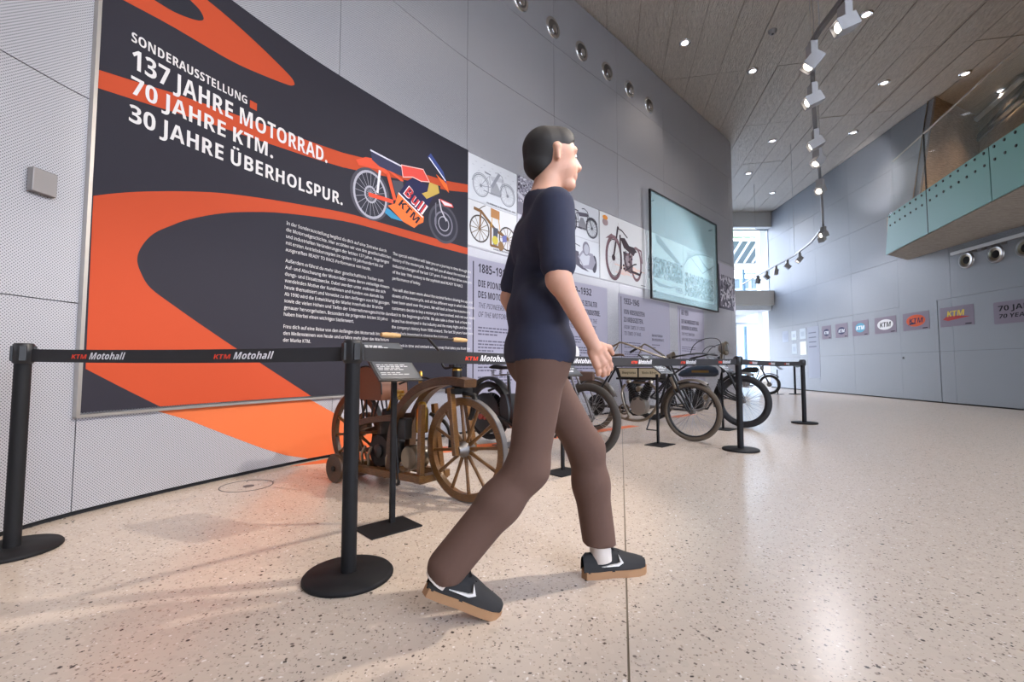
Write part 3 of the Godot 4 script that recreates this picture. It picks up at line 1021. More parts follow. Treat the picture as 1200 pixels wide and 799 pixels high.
# ------------------------------------------------------------------ gallery on the right
func build_gallery() -> void:
	var g := structure("gallery_floor", "concrete slab of the upper gallery")
	var p0 := Vector2(9.63, -11.50)
	var d := (Vector2(8.13, -7.08) - p0).normalized()
	var p1 := p0 + d * 9.5
	var flat := Transform3D(Basis(Vector3(1, 0, 0), Vector3(0, 0, 1), Vector3(0, -1, 0)), Vector3(0, 4.23, 0))
	var b := Buf.new()
	prism(b, PackedVector2Array([p0, p1, Vector2(10.0, p1.y), wr.at(rz(-9.0)) + Vector2(-0.01, 0), Vector2(10.62, -12.06)]), flat, 0.96)
	prism(b, PackedVector2Array([Vector2(10.60, -12.0), wr.at(rz(-9.0)), Vector2(10.0, p1.y), Vector2(13.4, p1.y), Vector2(13.4, -12.3)]), flat, 0.96)
	part("slab", b, mat("plain_concrete", "c6bfb4"), g)
	# glass in front of the slab edge: tinted skirt below, clear balustrade above
	var t := thing("glass_balustrade", "gallery balustrade of teal skirt glass and clear upper panes", "balustrade")
	var o := Vector2(d.y, -d.x) * (1.0 if Vector2(d.y, -d.x).x < 0 else -1.0)
	var lens := [0.0, 2.02, 4.04, 6.06, 8.08, 9.5]
	var d3 := Vector3(d.x, 0, d.y)
	var o3 := Vector3(o.x, 0, o.y)
	var at := func(l: float, y: float, off: float) -> Vector3: return Vector3(p0.x, y, p0.y) + d3 * l + o3 * off
	for i in 5:
		for r in [[3.745, 4.70, "skirt_pane"], [4.705, 5.93, "clear_pane"]]:
			b = Buf.new()
			var l0: float = lens[i] + 0.012
			var l1: float = lens[i + 1] - 0.012
			var lean := 0.27 if i == 0 else 0.0
			prism(b, PackedVector2Array([Vector2(l0 + lean * (r[0] - 3.745), r[0]), Vector2(l1, r[0]), Vector2(l1, r[1]), Vector2(l0 + lean * (r[1] - 3.745), r[1])]), Transform3D(Basis(d3, Vector3.UP, d3.cross(Vector3.UP)), at.call(0.0, 0.0, 0.05)), 0.016)
			part(r[2], b, mat("teal_skirt", "63938d", 0.55) if r[2] == "skirt_pane" else mat("clear_glass", "e8f2f0"), t)
		for k in 8:
			for y in [4.42, 4.64]:
				b = Buf.new()
				var c: Vector3 = at.call(lens[i] + 0.14 + k * 0.25 + (0.2 if i == 0 else 0.0), y, 0.058)
				if lens[i] + 0.14 + k * 0.25 + (0.2 if i == 0 else 0.0) > lens[i + 1] - 0.05:
					continue
				lathe(b, [Vector2(0.026, 0.0), Vector2(0.024, 0.012), Vector2(0.0, 0.014)], along(c, c + o3), 10)
				part("glass_bolt", b, mat("dark_iron", "2c2a2a"), t)
	b = Buf.new()
	for l in [2.02]:
		bar(b, at.call(l, 3.75, 0.05), at.call(l, 5.93, 0.05), 0.02, 0.03, d3)
	part("joint_profile", b, mat("black_powder", "201f20"), t)
	b = Buf.new()
	bar(b, at.call(0.6, 5.94, 0.05), at.call(9.5, 5.94, 0.05), 0.02, 0.03, Vector3.UP)
	part("edge_profile", b, mat("aluminium_edge", "b5b0aa"), t)
	# walls of the gallery
	var w := structure("wall_gallery", "warm brown inner walls of the upper gallery")
	b = Buf.new()
	var a0 := Vector3(10.50, 7.62, -10.93)
	var a1 := Vector3(10.585, 4.2, -11.86)
	var a2 := Vector3(12.83, 4.2, -12.35)
	var a3 := Vector3(12.83, 7.62, -12.0)
	b.quad(a0, a1, a2, a3, Vector3(0.25, 0, 0.97).normalized())
	b.quad(a0 + Vector3(0, 0, -0.2), a1 + Vector3(0, 0, -0.2), a2 + Vector3(0, 0, -0.2), a3 + Vector3(0, 0, -0.2), Vector3(-0.25, 0, -0.97).normalized())
	part("end_face", b, mat("gallery_wood", "b9a48e"), w)
	b = Buf.new()
	var q0 := Vector3(12.83, 5.9, -12.15)
	var q1 := Vector3(9.7, 5.9, -4.6)
	var q2 := Vector3(8.8, 5.9, -2.0)
	bar(b, q0, q1, 0.2, 3.5, Vector3.UP)
	bar(b, q1, q2, 0.2, 3.5, Vector3.UP)
	part("back_wall", b, mat("gallery_wood", "b9a48e"), w)
	b = Buf.new()
	box(b, T(9.2, 6.1, -2.3), Vector3(9.0, 3.0, 0.2))
	part("near_wall", b, mat("gallery_wood", "b9a48e"), w)
	var br := thing("roof_brace", "dark diagonal steel braces on the gallery wall", "brace")
	var dv := (q1 - q0).normalized()
	var inn := Vector3(dv.z, 0, -dv.x)
	if inn.x > 0:
		inn = -inn
	for k in 2:
		b = Buf.new()
		var st: Vector3 = q0 + dv * 0.15 + inn * (0.16 + 0.02 * k)
		bar(b, Vector3(st.x, 7.05 - 0.05 * k, st.z), Vector3(st.x + dv.x * 2.2, 7.35 - 0.30 * k, st.z + dv.z * 2.2), 0.10, 0.06, Vector3(dv.z, 0, -dv.x))
		part("brace_bar", b, mat("brace_brown", "4a4039", 0.6), br)
	var lt := thing("ceiling_profile", "pale metal profile at the top of the gallery wall", "profile")
	b = Buf.new()
	bar(b, q0 + dv * 0.1 + inn * 0.25 + Vector3(0, 1.58, 0), q0 + dv * 2.4 + inn * 0.25 + Vector3(0, 1.58, 0), 0.12, 0.05, Vector3.UP, 0.005)
	part("channel", b, mat("pale_profile", "c9cdd2"), lt)
	b = Buf.new()
	bar(b, q0 + dv * 0.1 + inn * 0.25 + Vector3(0, 1.63, 0), q0 + dv * 2.4 + inn * 0.25 + Vector3(0, 1.63, 0), 0.14, 0.05, Vector3.UP, 0.005)
	part("housing", b, mat("lamp_grey", "8b8a8c"), lt)

# ------------------------------------------------------------------ ceiling
func build_ceiling() -> void:
	var c := structure("ceiling", "board-marked concrete ceiling")
	var b := Buf.new()
	box(b, T(5.0, CEILING + 0.20, -8.0), Vector3(22, 0.34, 26))
	part("ceiling_slab", b, mat("plain_concrete", "c6bfb4"), c)
	var u := Vector2(0.977, 0.212)    # across the boards
	var v := Vector2(0.212, -0.977)   # along the boards
	for i in range(-14, 12):
		for j in range(-4, 5):
			var a0 := 6.825 + i * 0.62
			var b0 := 10.85 + j * 2.6
			var mid := u * (a0 + 0.31) + v * (b0 + 1.3)
			if mid.x < -3.5 or mid.x > 13.5 or mid.y > 2.0 or mid.y < -20.5 or mid.x > 11.6 - 0.0 and mid.y < -13.5 or mid.x < 5.0 and mid.y < -13.8 - 0.0 or mid.x < 1.0 and mid.y < -9.5:
				continue
			var gap0 := 0.035 if i == 0 and j < 1 else 0.007
			var gap1 := 0.035 if i == -1 and j < 1 else 0.007
			var lift := rng.randf_range(0.0, 0.012)
			var q0 := u * (a0 + gap0) + v * (b0 + 0.004)
			var q1 := u * (a0 + 0.62 - gap1) + v * (b0 + 0.004)
			var q2 := u * (a0 + 0.62 - gap1) + v * (b0 + 2.596)
			var q3 := u * (a0 + gap0) + v * (b0 + 2.596)
			b = Buf.new()
			var y := CEILING + lift
			var P := func(q: Vector2, yy: float) -> Vector3: return Vector3(q.x, yy, q.y)
			var so := Vector2(rng.randf(), rng.randf())
			var uvs := [so + Vector2(0, 0), so + Vector2(0, 0.48), so + Vector2(1.3, 0.48), so + Vector2(1.3, 0)]
			b.tri(P.call(q0, y), P.call(q1, y), P.call(q2, y), Vector3.DOWN, Vector3.DOWN, Vector3.DOWN, Color.WHITE, uvs[0], uvs[1], uvs[2])
			b.tri(P.call(q0, y), P.call(q2, y), P.call(q3, y), Vector3.DOWN, Vector3.DOWN, Vector3.DOWN, Color.WHITE, uvs[0], uvs[2], uvs[3])
			var ring := [q0, q1, q2, q3]
			var outs := [-v, u, v, -u]
			for k in 4:
				var m: Vector2 = outs[k]
				b.quad(P.call(ring[k], y), P.call(ring[(k + 1) % 4], y), P.call(ring[(k + 1) % 4], CEILING + 0.03), P.call(ring[k], CEILING + 0.03), Vector3(m.x, 0, m.y))
			part("concrete_board", b, mat("board_marked_concrete", "e8e2da"), c)
	var sd := thing("smoke_detector", "small round smoke detector on the concrete ceiling", "smoke detector", Vector3(5.21, CEILING, -8.73))
	b = Buf.new()
	lathe(b, [Vector2(0.0, -0.07), Vector2(0.05, -0.068), Vector2(0.075, -0.03), Vector2(0.08, 0.004)], T(0, 0, 0), 20)
	part("housing", b, mat("lamp_grey", "8b8a8c"), sd)
	b = Buf.new()
	lathe(b, [Vector2(0.0, -0.078), Vector2(0.02, -0.076), Vector2(0.025, -0.066)], T(0, 0, 0), 12)
	part("sensor_cap", b, mat("dark_iron", "2c2a2a"), sd)

# ------------------------------------------------------------------ print on the walls
func art(w: Plan, s0: float, y0: float, s1: float, y1: float, off: float) -> Dictionary:
	return {"b": ink(), "w": w, "s0": s0, "y0": y0, "s1": s1, "y1": y1, "off": off}

func to_wall(A: Dictionary, p: PackedVector2Array) -> PackedVector2Array:
	var out := PackedVector2Array()
	for q in p:
		out.append(Vector2(lerpf(A.s0, A.s1, q.x), lerpf(A.y0, A.y1, q.y)))
	return out

func fill(A: Dictionary, p: PackedVector2Array, col: Color) -> void:
	A.off += 0.00008
	bent(A.b, A.w, to_wall(A, p), A.off, col)

func line(A: Dictionary, p: PackedVector2Array, width: float, col: Color, closed := false) -> void:
	A.off += 0.00008
	for q in stroke(to_wall(A, p), width, closed):
		bent(A.b, A.w, q, A.off, col)

func L(a: Array) -> PackedVector2Array:
	return pv(a)

func ring_at(A: Dictionary, cx: float, cy: float, r: float, width: float, col: Color, flatten := 1.0) -> void:   # radius in parts of the poster's height
	var k: float = (A.y1 - A.y0) / (A.s1 - A.s0)
	line(A, ellipse(cx, cy, r * k * flatten, r, 26), width, col, true)

func spokes_at(A: Dictionary, cx: float, cy: float, r: float, count: int, width: float, col: Color, flatten := 1.0) -> void:
	var k: float = (A.y1 - A.y0) / (A.s1 - A.s0)
	for i in count:
		var a := TAU * i / count
		line(A, PackedVector2Array([Vector2(cx, cy), Vector2(cx + r * k * flatten * cos(a), cy + r * sin(a))]), width, col)

func curve2(a: Array, steps := 4) -> PackedVector2Array:   # a flowing line through the points
	var p := pv(a)
	var out := PackedVector2Array()
	for i in p.size() - 1:
		for k in steps:
			out.append(p[i].cubic_interpolate(p[i + 1], p[maxi(i - 1, 0)], p[mini(i + 2, p.size() - 1)], k / float(steps)))
	out.append(p[-1])
	return out

func build_mural() -> void:
	var W := 3.915
	var top := 3.846
	var bot := 0.612
	var f := 0.034
	var mural := thing("exhibition_mural", "huge dark mural with orange curves, white headline and a racing motorcycle", "mural")
	var b := Buf.new()
	bent_solid(b, wl, rect(0.0, bot, W, top), 0.0, 0.03)
	part("board", b, mat("mural_board", "3f3d47"), mural)
	b = Buf.new()
	bent_solid(b, wl, rect(-0.022, bot - 0.015, 0.0, top), 0.0, f)
	part("edge_strip", b, mat("aluminium_edge", "b5b0aa"), mural)
	b = Buf.new()
	bent_solid(b, wl, rect(-0.022, bot - 0.03, W, bot - 0.012), 0.0, f)
	part("edge_strip", b, mat("aluminium_edge", "b5b0aa"), mural)
	var orange := srgb("b04529")
	var dark := Color(srgb("2a2830"))
	var g := ink()
	var loop := curve2(LOOP_OUTER)
	loop.append_array(PackedVector2Array([Vector2(0.50, 3.76), Vector2(0.30, top), Vector2(0.002, top), Vector2(0.002, 3.22)]))
	bent(g, wl, loop, 0.031, orange)
	part("upper_loop", g, mat("print", "ffffff"), mural)
	g = ink()
	var inner := curve2(LOOP_INNER)
	inner.append_array(PackedVector2Array([Vector2(0.36, 3.66), Vector2(0.16, 3.60), Vector2(0.12, 3.42), Vector2(0.20, 3.39)]))
	bent(g, wl, inner, 0.0312, dark)
	part("loop_eye", g, mat("print", "ffffff"), mural)
	g = ink()
	var stripe := pv(STRIPE_TOP)
	var low := pv(STRIPE_BOT)
	low.reverse()
	stripe.append_array(low)
	stripe[0].x = 0.002
	stripe[stripe.size() - 1].x = 0.002
	bent(g, wl, stripe, 0.031, orange)
	part("orange_stripe", g, mat("print", "ffffff"), mural)
	g = ink()
	var band := curve2(BAND_TOP)
	band.append_array(curve2(BAND_BOT))
	band.append_array(pv(SWOOSH_LOW))
	for i in band.size():
		if band[i].y < 0.63:
			band[i].y = bot + 0.001
		band[i].x = clampf(band[i].x, 0.002, W - 0.002)
	bent(g, wl, band, 0.031, orange)
	part("orange_swoosh", g, mat("print", "ffffff"), mural)
	# headline
	var white := srgb("cfcbc9")
	var on := on_wall(wl)
	var up := 0.022
	var heads := [["SONDERAUSSTELLUNG", T_SOND, 0.066, "sans"], ["137 JAHRE MOTORRAD.", T_137, 0.134, "sans_bold"], ["70 JAHRE KTM.", T_70, 0.119, "sans_bold"], ["30 JAHRE ÜBERHOLSPUR.", T_30, 0.119, "sans_bold"]]
	for h in heads:
		g = ink()
		var c: Array = h[1]
		letter(g, h[0], "sans_bold", on, Vector2(c[0], c[1] + 0.004), h[2], 0.034, white, c[2] - c[0], false, 0.0, atan2(c[3] - c[1], c[2] - c[0]))
		part("headline", g, mat("print", "ffffff"), mural)
	g = ink()
	bent(g, wl, rect(SQ[0], 3.045, SQ[2], 3.108), 0.033, orange)
	part("headline_square", g, mat("print", "ffffff"), mural)
	# two columns of small text
	var col1 := [["In der Sonderausstellung begibst du dich auf eine Zeitreise durch", "die Motorradgeschichte. Hier erzählen wir von den gesellschaftlichen", "und industriellen Veränderungen der letzten 137 Jahre. Angefangen", "mit ersten Antriebskonzepten im späten 19 Jahrhundert bis zur", "ausgereiften READY TO RACE-Performance von heute."],
		["Außerdem erfährst du mehr über gesellschaftliche Treiber zum", "Auf- und Abschwung der Motorräder sowie deren vielseitige Anwen-", "dungs- und Einsatzzwecke. Dabei werden unter anderem die sich", "wandelnden Motive der Kundinnen und Kunden von damals bis", "heute thematisiert und Verweise zu den Anfängen von KTM gezogen.", "Ab 1990 wird die Entwicklung der Marke innerhalb der Branche", "sowie die vielen Höhen und Tiefen der Unternehmensgeschichte dann", "genauer hervorgehoben. Besonders die prägenden letzten 30 Jahre", "haben hierbei einen wichtigen Stellenwert."],
		["Freu dich auf eine Reise von den Anfängen des Motorrads bis zu", "den Meilensteinen von heute und erfahre mehr über das Wachstum", "der Marke KTM."]]
	var col2 := [["The special exhibition will take you on a journey in time through the", "history of the motorcycle. We will tell you all about the societal and", "industrial changes of the last 137 years. From the first drive concepts", "of the late 19th century to the sophisticated READY TO RACE", "performance of today."],
		["You will also learn more about the societal factors driving the ups and", "downs of the motorcycle, and all the different ways in which these bikes", "have been used over the years. We will look at how the reasons why", "customers decide to buy a motorcycle have evolved, and cast our minds", "back to the beginnings of KTM. We also take a closer look at how the", "brand has developed in the industry and the many highs and lows in", "the company's history from 1990 onward. The last 30 years have been", "particularly important in shaping the company."],
		["Look back in time and embark on a journey that takes you from the", "beginnings of the motorcycle to the milestones of today."]]
	var starts := [[2.158, 1.818, 1.228], [2.150, 1.740, 1.112]]
	for ci in 2:
		var cols: Array = [col1, col2][ci]
		var x: float = [1.404, 2.672][ci]
		var pitch: float = [0.060, 0.0705][ci]
		for pi in cols.size():
			g = ink()
			for li in cols[pi].size():
				letter(g, cols[pi][li], "sans", on, Vector2(x, starts[ci][pi] - li * pitch), 0.031 if ci == 0 else 0.033, 0.033, white, -1.0, true, 0.0, 0.0, 0.92)
			part("paragraph", g, mat("print", "ffffff"), mural).set_meta("kind", "stuff")
	# the racing motorcycle
	var A := art(wl, 0, 0, 1, 1, 0.032)
	var z := func(name: Array) -> PackedVector2Array: return pv(name)
	var tyre := srgb("4a4850")
	var grey := srgb("a9a7b0")
	for wh in [[2.352, 2.744, 0.262, 0.283], [3.472, 2.710, 0.258, 0.252]]:
		fill(A, ellipse(wh[0], wh[1], wh[2], wh[3], 36), tyre)
		fill(A, ellipse(wh[0], wh[1], wh[2] * 0.86, wh[3] * 0.87, 36), srgb("34323b"))
	line(A, ellipse(2.352, 2.740, 0.213, 0.247, 36), 0.026, grey, true)
	for i in 20:
		var t := TAU * i / 20.0
		line(A, PackedVector2Array([Vector2(2.352, 2.742), Vector2(2.352 + 0.205 * cos(t), 2.742 + 0.238 * sin(t))]), 0.004, grey)
	line(A, ellipse(2.352, 2.742, 0.075, 0.085, 20), 0.02, grey, true)
	line(A, ellipse(3.472, 2.71, 0.15, 0.15, 24), 0.022, srgb("77747f"), true)
	line(A, ellipse(3.472, 2.71, 0.09, 0.09, 20), 0.012, grey, true)
	line(A, z.call(RB_FORKB), 0.02, srgb("6f6c78"))
	fill(A, z.call(RB_TAIL), srgb("cf5136"))
	line(A, z.call(RB_FRAME), 0.05, srgb("d9583a"))
	line(A, PackedVector2Array([Vector2(2.60, 3.10), Vector2(2.80, 3.04)]), 0.03, srgb("d9583a"))
	fill(A, PackedVector2Array([Vector2(2.64, 3.0), Vector2(2.80, 3.04), Vector2(2.84, 2.86), Vector2(2.70, 2.84)]), srgb("4c4a52"))
	fill(A, z.call(RB_SEAT), srgb("3a3950"))
	line(A, z.call(RB_SEATL), 0.018, srgb("cfcdd8"))
	fill(A, z.call(RB_DARKF), srgb("2b2a33"))
	fill(A, z.call(RB_TANK), srgb("cf4a42"))
	line(A, z.call(RB_TANK), 0.01, srgb("e8b8b0"), true)
	fill(A, z.call(RB_TEAL), srgb("3c86aa"))
	fill(A, z.call(RB_NAVY), srgb("2a2947"))
	fill(A, z.call(RB_LOWER), srgb("e8703a"))
	line(A, z.call(RB_SWING), 0.045, srgb("d9503a"))
	line(A, z.call(RB_SHOCK), 0.03, srgb("d8d5da"))
	fill(A, z.call(RB_GOLD), srgb("b5984f"))
	fill(A, z.call(RB_SCREEN), srgb("38477e"))
	line(A, z.call(RB_SCREENL), 0.016, srgb("e0e2ee"))
	fill(A, z.call(RB_NOSE), srgb("e2682f"))
	line(A, z.call(RB_FORK), 0.022, srgb("b9b3ba"))
	fill(A, z.call(RB_FEND), srgb("d9c9cc"))
	line(A, z.call(RB_FEND), 0.012, srgb("c8423c"), true)
	line(A, PackedVector2Array([Vector2(2.742, 2.883), Vector2(3.115, 2.700)]), 0.014, srgb("e8e4e6"))
	letter(A.b, "Bull", "sans_bold", on, Vector2(2.806, 2.898), 0.15, A.off + 0.0006, srgb("e9e3e6"), 0.345, false, 0.1, -0.52)
	letter(A.b, "Bull", "sans_bold", on, Vector2(2.820, 2.903), 0.132, A.off + 0.0012, srgb("b8383c"), 0.315, false, 0.1, -0.52)
	letter(A.b, "KTM", "sans_bold", on, Vector2(2.735, 2.745), 0.10, A.off + 0.0006, srgb("2a2530"), 0.32, false, 0.15, -0.49)
	part("racing_motorcycle_picture", A.b, mat("print", "ffffff"), mural)
	# orange vinyl that carries the swoosh on below the board and over the floor
	var vin := thing("wall_vinyl", "orange vinyl sweeping down the wall below the mural", "wall decal")
	var vb := Buf.new()
	var poly := pv(VINYL)
	for i in poly.size():
		poly[i].y = clampf(poly[i].y, 0.034, 0.581)
	bent_solid(vb, wl, poly, 0.0, 0.0012)
	part("vinyl_sheet", vb, mat("orange_vinyl", "dd6a33"), vin)

func frame_poster(called: String, label: String, s0: float, y0: float, s1: float, y1: float, paper: String) -> Array:
	var t := thing(called, label, "poster", Vector3.ZERO, 0.0, "posters along the curved wall")
	var b := ink()
	bent_solid(b, wl, rect(s0, y0, s1, y1), 0.0, 0.006, srgb(paper))
	part("sheet", b, mat("print", "ffffff"), t)
	return [t, art(wl, s0, y0, s1, y1, 0.0065)]

func old_bike(A: Dictionary, ink_col: Color, tank: Color, thick: float, x0: float, x1: float, y: float, r: float) -> void:
	# side view of an early motorcycle: wheels at x0 (rear) and x1 (front)
	var k: float = (A.y1 - A.y0) / (A.s1 - A.s0)
	for x in [x0, x1]:
		ring_at(A, x, y, r, thick * 2.2, ink_col)
		ring_at(A, x, y, r * 0.86, thick * 0.7, ink_col)
		spokes_at(A, x, y, r * 0.84, 14, thick * 0.4, ink_col)
		fill(A, ellipse(x, y, r * 0.16 * k, r * 0.16, 14), ink_col)
	var d := (x1 - x0)
	fill(A, L([x0 + d * 0.30, y + r * 1.25, x1 - d * 0.24, y + r * 1.45, x1 - d * 0.18, y + r * 1.10, x0 + d * 0.40, y + r * 0.85]), tank)
	fill(A, L([x0 + d * 0.34, y - r * 0.45, x0 + d * 0.72, y - r * 0.45, x0 + d * 0.70, y + r * 0.25, x0 + d * 0.58, y + r * 0.80, x0 + d * 0.46, y + r * 0.78, x0 + d * 0.36, y + r * 0.1]), ink_col.lerp(Color(0.5, 0.5, 0.52), 0.35))
	line(A, L([x0, y, x0 + d * 0.36, y + r * 0.2, x0 + d * 0.30, y + r * 1.2]), thick * 1.3, ink_col)
	line(A, L([x0 + d * 0.36, y - r * 0.3, x0 + d * 0.74, y - r * 0.3, x1 - d * 0.20, y + r * 1.4]), thick * 1.3, ink_col)
	line(A, L([x0, y, x0 + d * 0.28, y + r * 1.15]), thick, ink_col)
	line(A, L([x1, y, x1 - d * 0.22, y + r * 1.65]), thick * 1.7, ink_col)
	line(A, L([x1 - d * 0.22, y + r * 1.65, x1 - d * 0.36, y + r * 1.85, x1 - d * 0.48, y + r * 1.75]), thick * 1.2, ink_col)
	fill(A, L([x0 + d * 0.12, y + r * 1.50, x0 + d * 0.36, y + r * 1.42, x0 + d * 0.36, y + r * 1.30, x0 + d * 0.14, y + r * 1.34]), ink_col)
	var arc := PackedVector2Array()
	for i in 9:
		var a := lerpf(0.35, 3.0, i / 8.0)
		arc.append(Vector2(x0 + r * 1.14 * k * cos(a), y + r * 1.14 * sin(a)))
	line(A, arc, thick * 1.5, ink_col)
	arc = PackedVector2Array()
	for i in 9:
		var a := lerpf(0.6, 2.7, i / 8.0)
		arc.append(Vector2(x1 + r * 1.14 * k * cos(a), y + r * 1.14 * sin(a)))
	line(A, arc, thick * 1.5, ink_col)
	line(A, L([x0 + d * 0.5, y - r * 0.4, x0 + d * 0.1, y - r * 0.35]), thick * 1.8, ink_col)

func speckle(A: Dictionary, count: int, x0: float, y0: float, x1: float, y1: float, tones: Array, lo: float, hi: float) -> void:
	for i in count:
		var x := rng.randf_range(x0, x1)
		var y := rng.randf_range(y0, y1)
		var rx := rng.randf_range(lo, hi)
		var ry := rng.randf_range(lo, hi) * 1.5
		var q := PackedVector2Array()
		for k in 5:
			var a := TAU * k / 5.0 + rng.randf() * 0.7
			q.append(Vector2(clampf(x + rx * cos(a), x0, x1), clampf(y + ry * sin(a), y0, y1)))
		if Geometry2D.triangulate_polygon(q).size():
			if i % 24 == 0:
				A.off += 0.00006
			bent(A.b, A.w, to_wall(A, q), A.off, tones[rng.randi() % tones.size()])

func build_wall_posters() -> void:
	var on := on_wall(wl)
	var grey := srgb("6d6c74")
	var dark := srgb("34323c")
	var pos := frame_poster("poster", "pale poster with a thin line drawing of an early motorcycle", 3.935, 3.195, 4.935, 3.84, "c9cacd")
	var A: Dictionary = pos[1]
	old_bike(A, srgb("85868c"), srgb("b4b5ba"), 0.007, 0.25, 0.80, 0.38, 0.24)
	line(A, L([0.47, 0.45, 0.62, 0.80]), 0.05, srgb("8c8d94"))
	for k in 16:
		line(A, L([0.08 + 0.055 * k, 0.78 + 0.1 * sin(k * 2.1), 0.11 + 0.055 * k, 0.78 + 0.1 * sin(k * 2.1)]), 0.006, srgb("a0a1a6"))
	letter(A.b, "HILDEBRAND & WOLFMÜLLER, 1894", "sans_bold", on, Vector2(4.30, 3.215), 0.022, A.off + 0.0005, dark, 0.60, true)
	part("picture", A.b, mat("print", "ffffff"), pos[0])

	pos = frame_poster("poster", "pale poster picturing a wooden riding car with brown seat", 3.935, 2.55, 4.935, 3.185, "cdcccb")
	A = pos[1]
	for wx in [[0.23, 0.42, 0.29], [0.80, 0.37, 0.27]]:
		ring_at(A, wx[0], wx[1], wx[2], 0.022, srgb("4b443f"))
		spokes_at(A, wx[0], wx[1], wx[2] * 0.95, 12, 0.011, srgb("7a6550"))
	line(A, L([0.12, 0.84, 0.26, 0.82, 0.42, 0.64, 0.55, 0.50, 0.80, 0.38]), 0.045, srgb("7b5b3c"))
	line(A, L([0.23, 0.42, 0.25, 0.82]), 0.03, srgb("7b5b3c"))
	line(A, L([0.45, 0.62, 0.45, 0.12, 0.62, 0.12]), 0.035, srgb("7b5b3c"))
	fill(A, L([0.45, 0.98, 0.63, 0.96, 0.63, 0.76, 0.45, 0.77]), srgb("a8784c"))
	line(A, L([0.48, 0.78, 0.46, 0.55]), 0.014, srgb("c99a4a"))
	line(A, L([0.61, 0.78, 0.64, 0.52]), 0.014, srgb("c99a4a"))
	fill(A, L([0.50, 0.55, 0.60, 0.55, 0.58, 0.15, 0.50, 0.15]), srgb("50525c"))
	fill(A, ellipse(0.54, 0.26, 0.06, 0.1), srgb("c3b34a"))
	fill(A, ellipse(0.66, 0.16, 0.06, 0.11), srgb("8a6a48"))
	fill(A, L([0.68, 0.40, 0.78, 0.46, 0.78, 0.30, 0.70, 0.26]), srgb("6c6fa0"))
	line(A, L([0.22, 0.86, 0.30, 0.95, 0.34, 1.0 - 0.02]), 0.012, srgb("5b5048"))
	letter(A.b, "DAIMLER REITWAGEN, 1885", "sans_bold", on, Vector2(4.44, 2.57), 0.022, A.off + 0.0005, dark, 0.47, true)
	part("picture", A.b, mat("print", "ffffff"), pos[0])

	pos = frame_poster("photo_print", "old black and white photo of a crowd on a slope", 4.965, 3.245, 6.06, 3.84, "8f8d97")
	A = pos[1]
	var tones := [srgb("35323d"), srgb("57545f"), srgb("a3a1aa"), srgb("c6c4cb"), srgb("76737e")]
	fill(A, L([0.0, 0.35, 0.0, 0.0, 1.0, 0.0, 1.0, 0.10, 0.5, 0.06]), srgb("7d7a84"))
	speckle(A, 520, 0.0, 0.30, 1.0, 1.0, tones, 0.008, 0.028)
	speckle(A, 160, 0.35, 0.02, 1.0, 0.32, tones, 0.008, 0.024)
	line(A, L([0.0, 0.55, 0.25, 0.28, 0.55, 0.10]), 0.05, srgb("b9b7bf"))
	part("picture", A.b, mat("print", "ffffff"), pos[0])
	pos = frame_poster("photo_print", "old black and white photo of workers in a row", 4.965, 2.95, 6.06, 3.235, "c0bfc6")
	A = pos[1]
	for k in 14:
		fill(A, L([0.02 + k * 0.07, 0.02, 0.055 + k * 0.07, 0.02, 0.05 + k * 0.07, 0.72 + 0.12 * sin(k * 3.0), 0.03 + k * 0.07, 0.74]), tones[k % 2])
	part("picture", A.b, mat("print", "ffffff"), pos[0])
	pos = frame_poster("photo_print", "old pale photo of an early automobile", 4.965, 2.55, 6.06, 2.94, "b7b8c0")
	A = pos[1]
	fill(A, L([0.08, 0.30, 0.45, 0.32, 0.50, 0.62, 0.30, 0.66, 0.10, 0.50]), srgb("5a5864"))
	ring_at(A, 0.16, 0.26, 0.16, 0.014, dark)
	ring_at(A, 0.42, 0.26, 0.16, 0.014, dark)
	part("picture", A.b, mat("print", "ffffff"), pos[0])

	pos = frame_poster("poster", "pale poster with a grey photo of a single motorcycle", 6.09, 3.205, 7.16, 3.84, "c6c8cd")
	A = pos[1]
	old_bike(A, srgb("48464f"), srgb("5a5862"), 0.013, 0.21, 0.80, 0.36, 0.27)
	part("picture", A.b, mat("print", "ffffff"), pos[0])
	pos = frame_poster("poster", "pale poster with a grey motorcycle and sidecar", 6.09, 2.545, 7.16, 3.195, "c6c8cd")
	A = pos[1]
	var k2: float = (A.y1 - A.y0) / (A.s1 - A.s0)
	fill(A, ellipse(0.22, 0.36, 0.27 * k2 * 0.62, 0.27, 24), dark)
	fill(A, ellipse(0.24, 0.36, 0.18 * k2 * 0.6, 0.18, 20), srgb("8d8b95"))
	fill(A, ellipse(0.86, 0.36, 0.24 * k2 * 0.5, 0.25, 24), srgb("4a4852"))
	fill(A, L([0.25, 0.62, 0.42, 0.60, 0.46, 0.28, 0.72, 0.10, 0.50, 0.14, 0.28, 0.26]), srgb("5a5863"))
	fill(A, L([0.40, 0.46, 0.52, 0.66, 0.82, 0.64, 0.90, 0.42, 0.80, 0.18, 0.55, 0.18]), srgb("8f8d98"))
	fill(A, L([0.44, 0.44, 0.54, 0.60, 0.74, 0.56, 0.70, 0.30, 0.55, 0.24]), srgb("b9bac2"))
	fill(A, ellipse(0.63, 0.74, 0.10, 0.20, 20), srgb("7b7984"))
	fill(A, ellipse(0.64, 0.72, 0.07, 0.15, 20), srgb("a9aab4"))
	line(A, L([0.26, 0.62, 0.30, 0.84, 0.22, 0.86]), 0.02, dark)
	line(A, L([0.30, 0.80, 0.46, 0.76]), 0.016, srgb("5a5863"))
	fill(A, ellipse(0.27, 0.98 - 0.04, 0.018, 0.03, 12), dark)
	part("picture", A.b, mat("print", "ffffff"), pos[0])

	pos = frame_poster("poster", "large white poster with a brown and orange motorcycle drawing", 7.20, 2.55, 8.90, 3.835, "d7d6d6")
	A = pos[1]
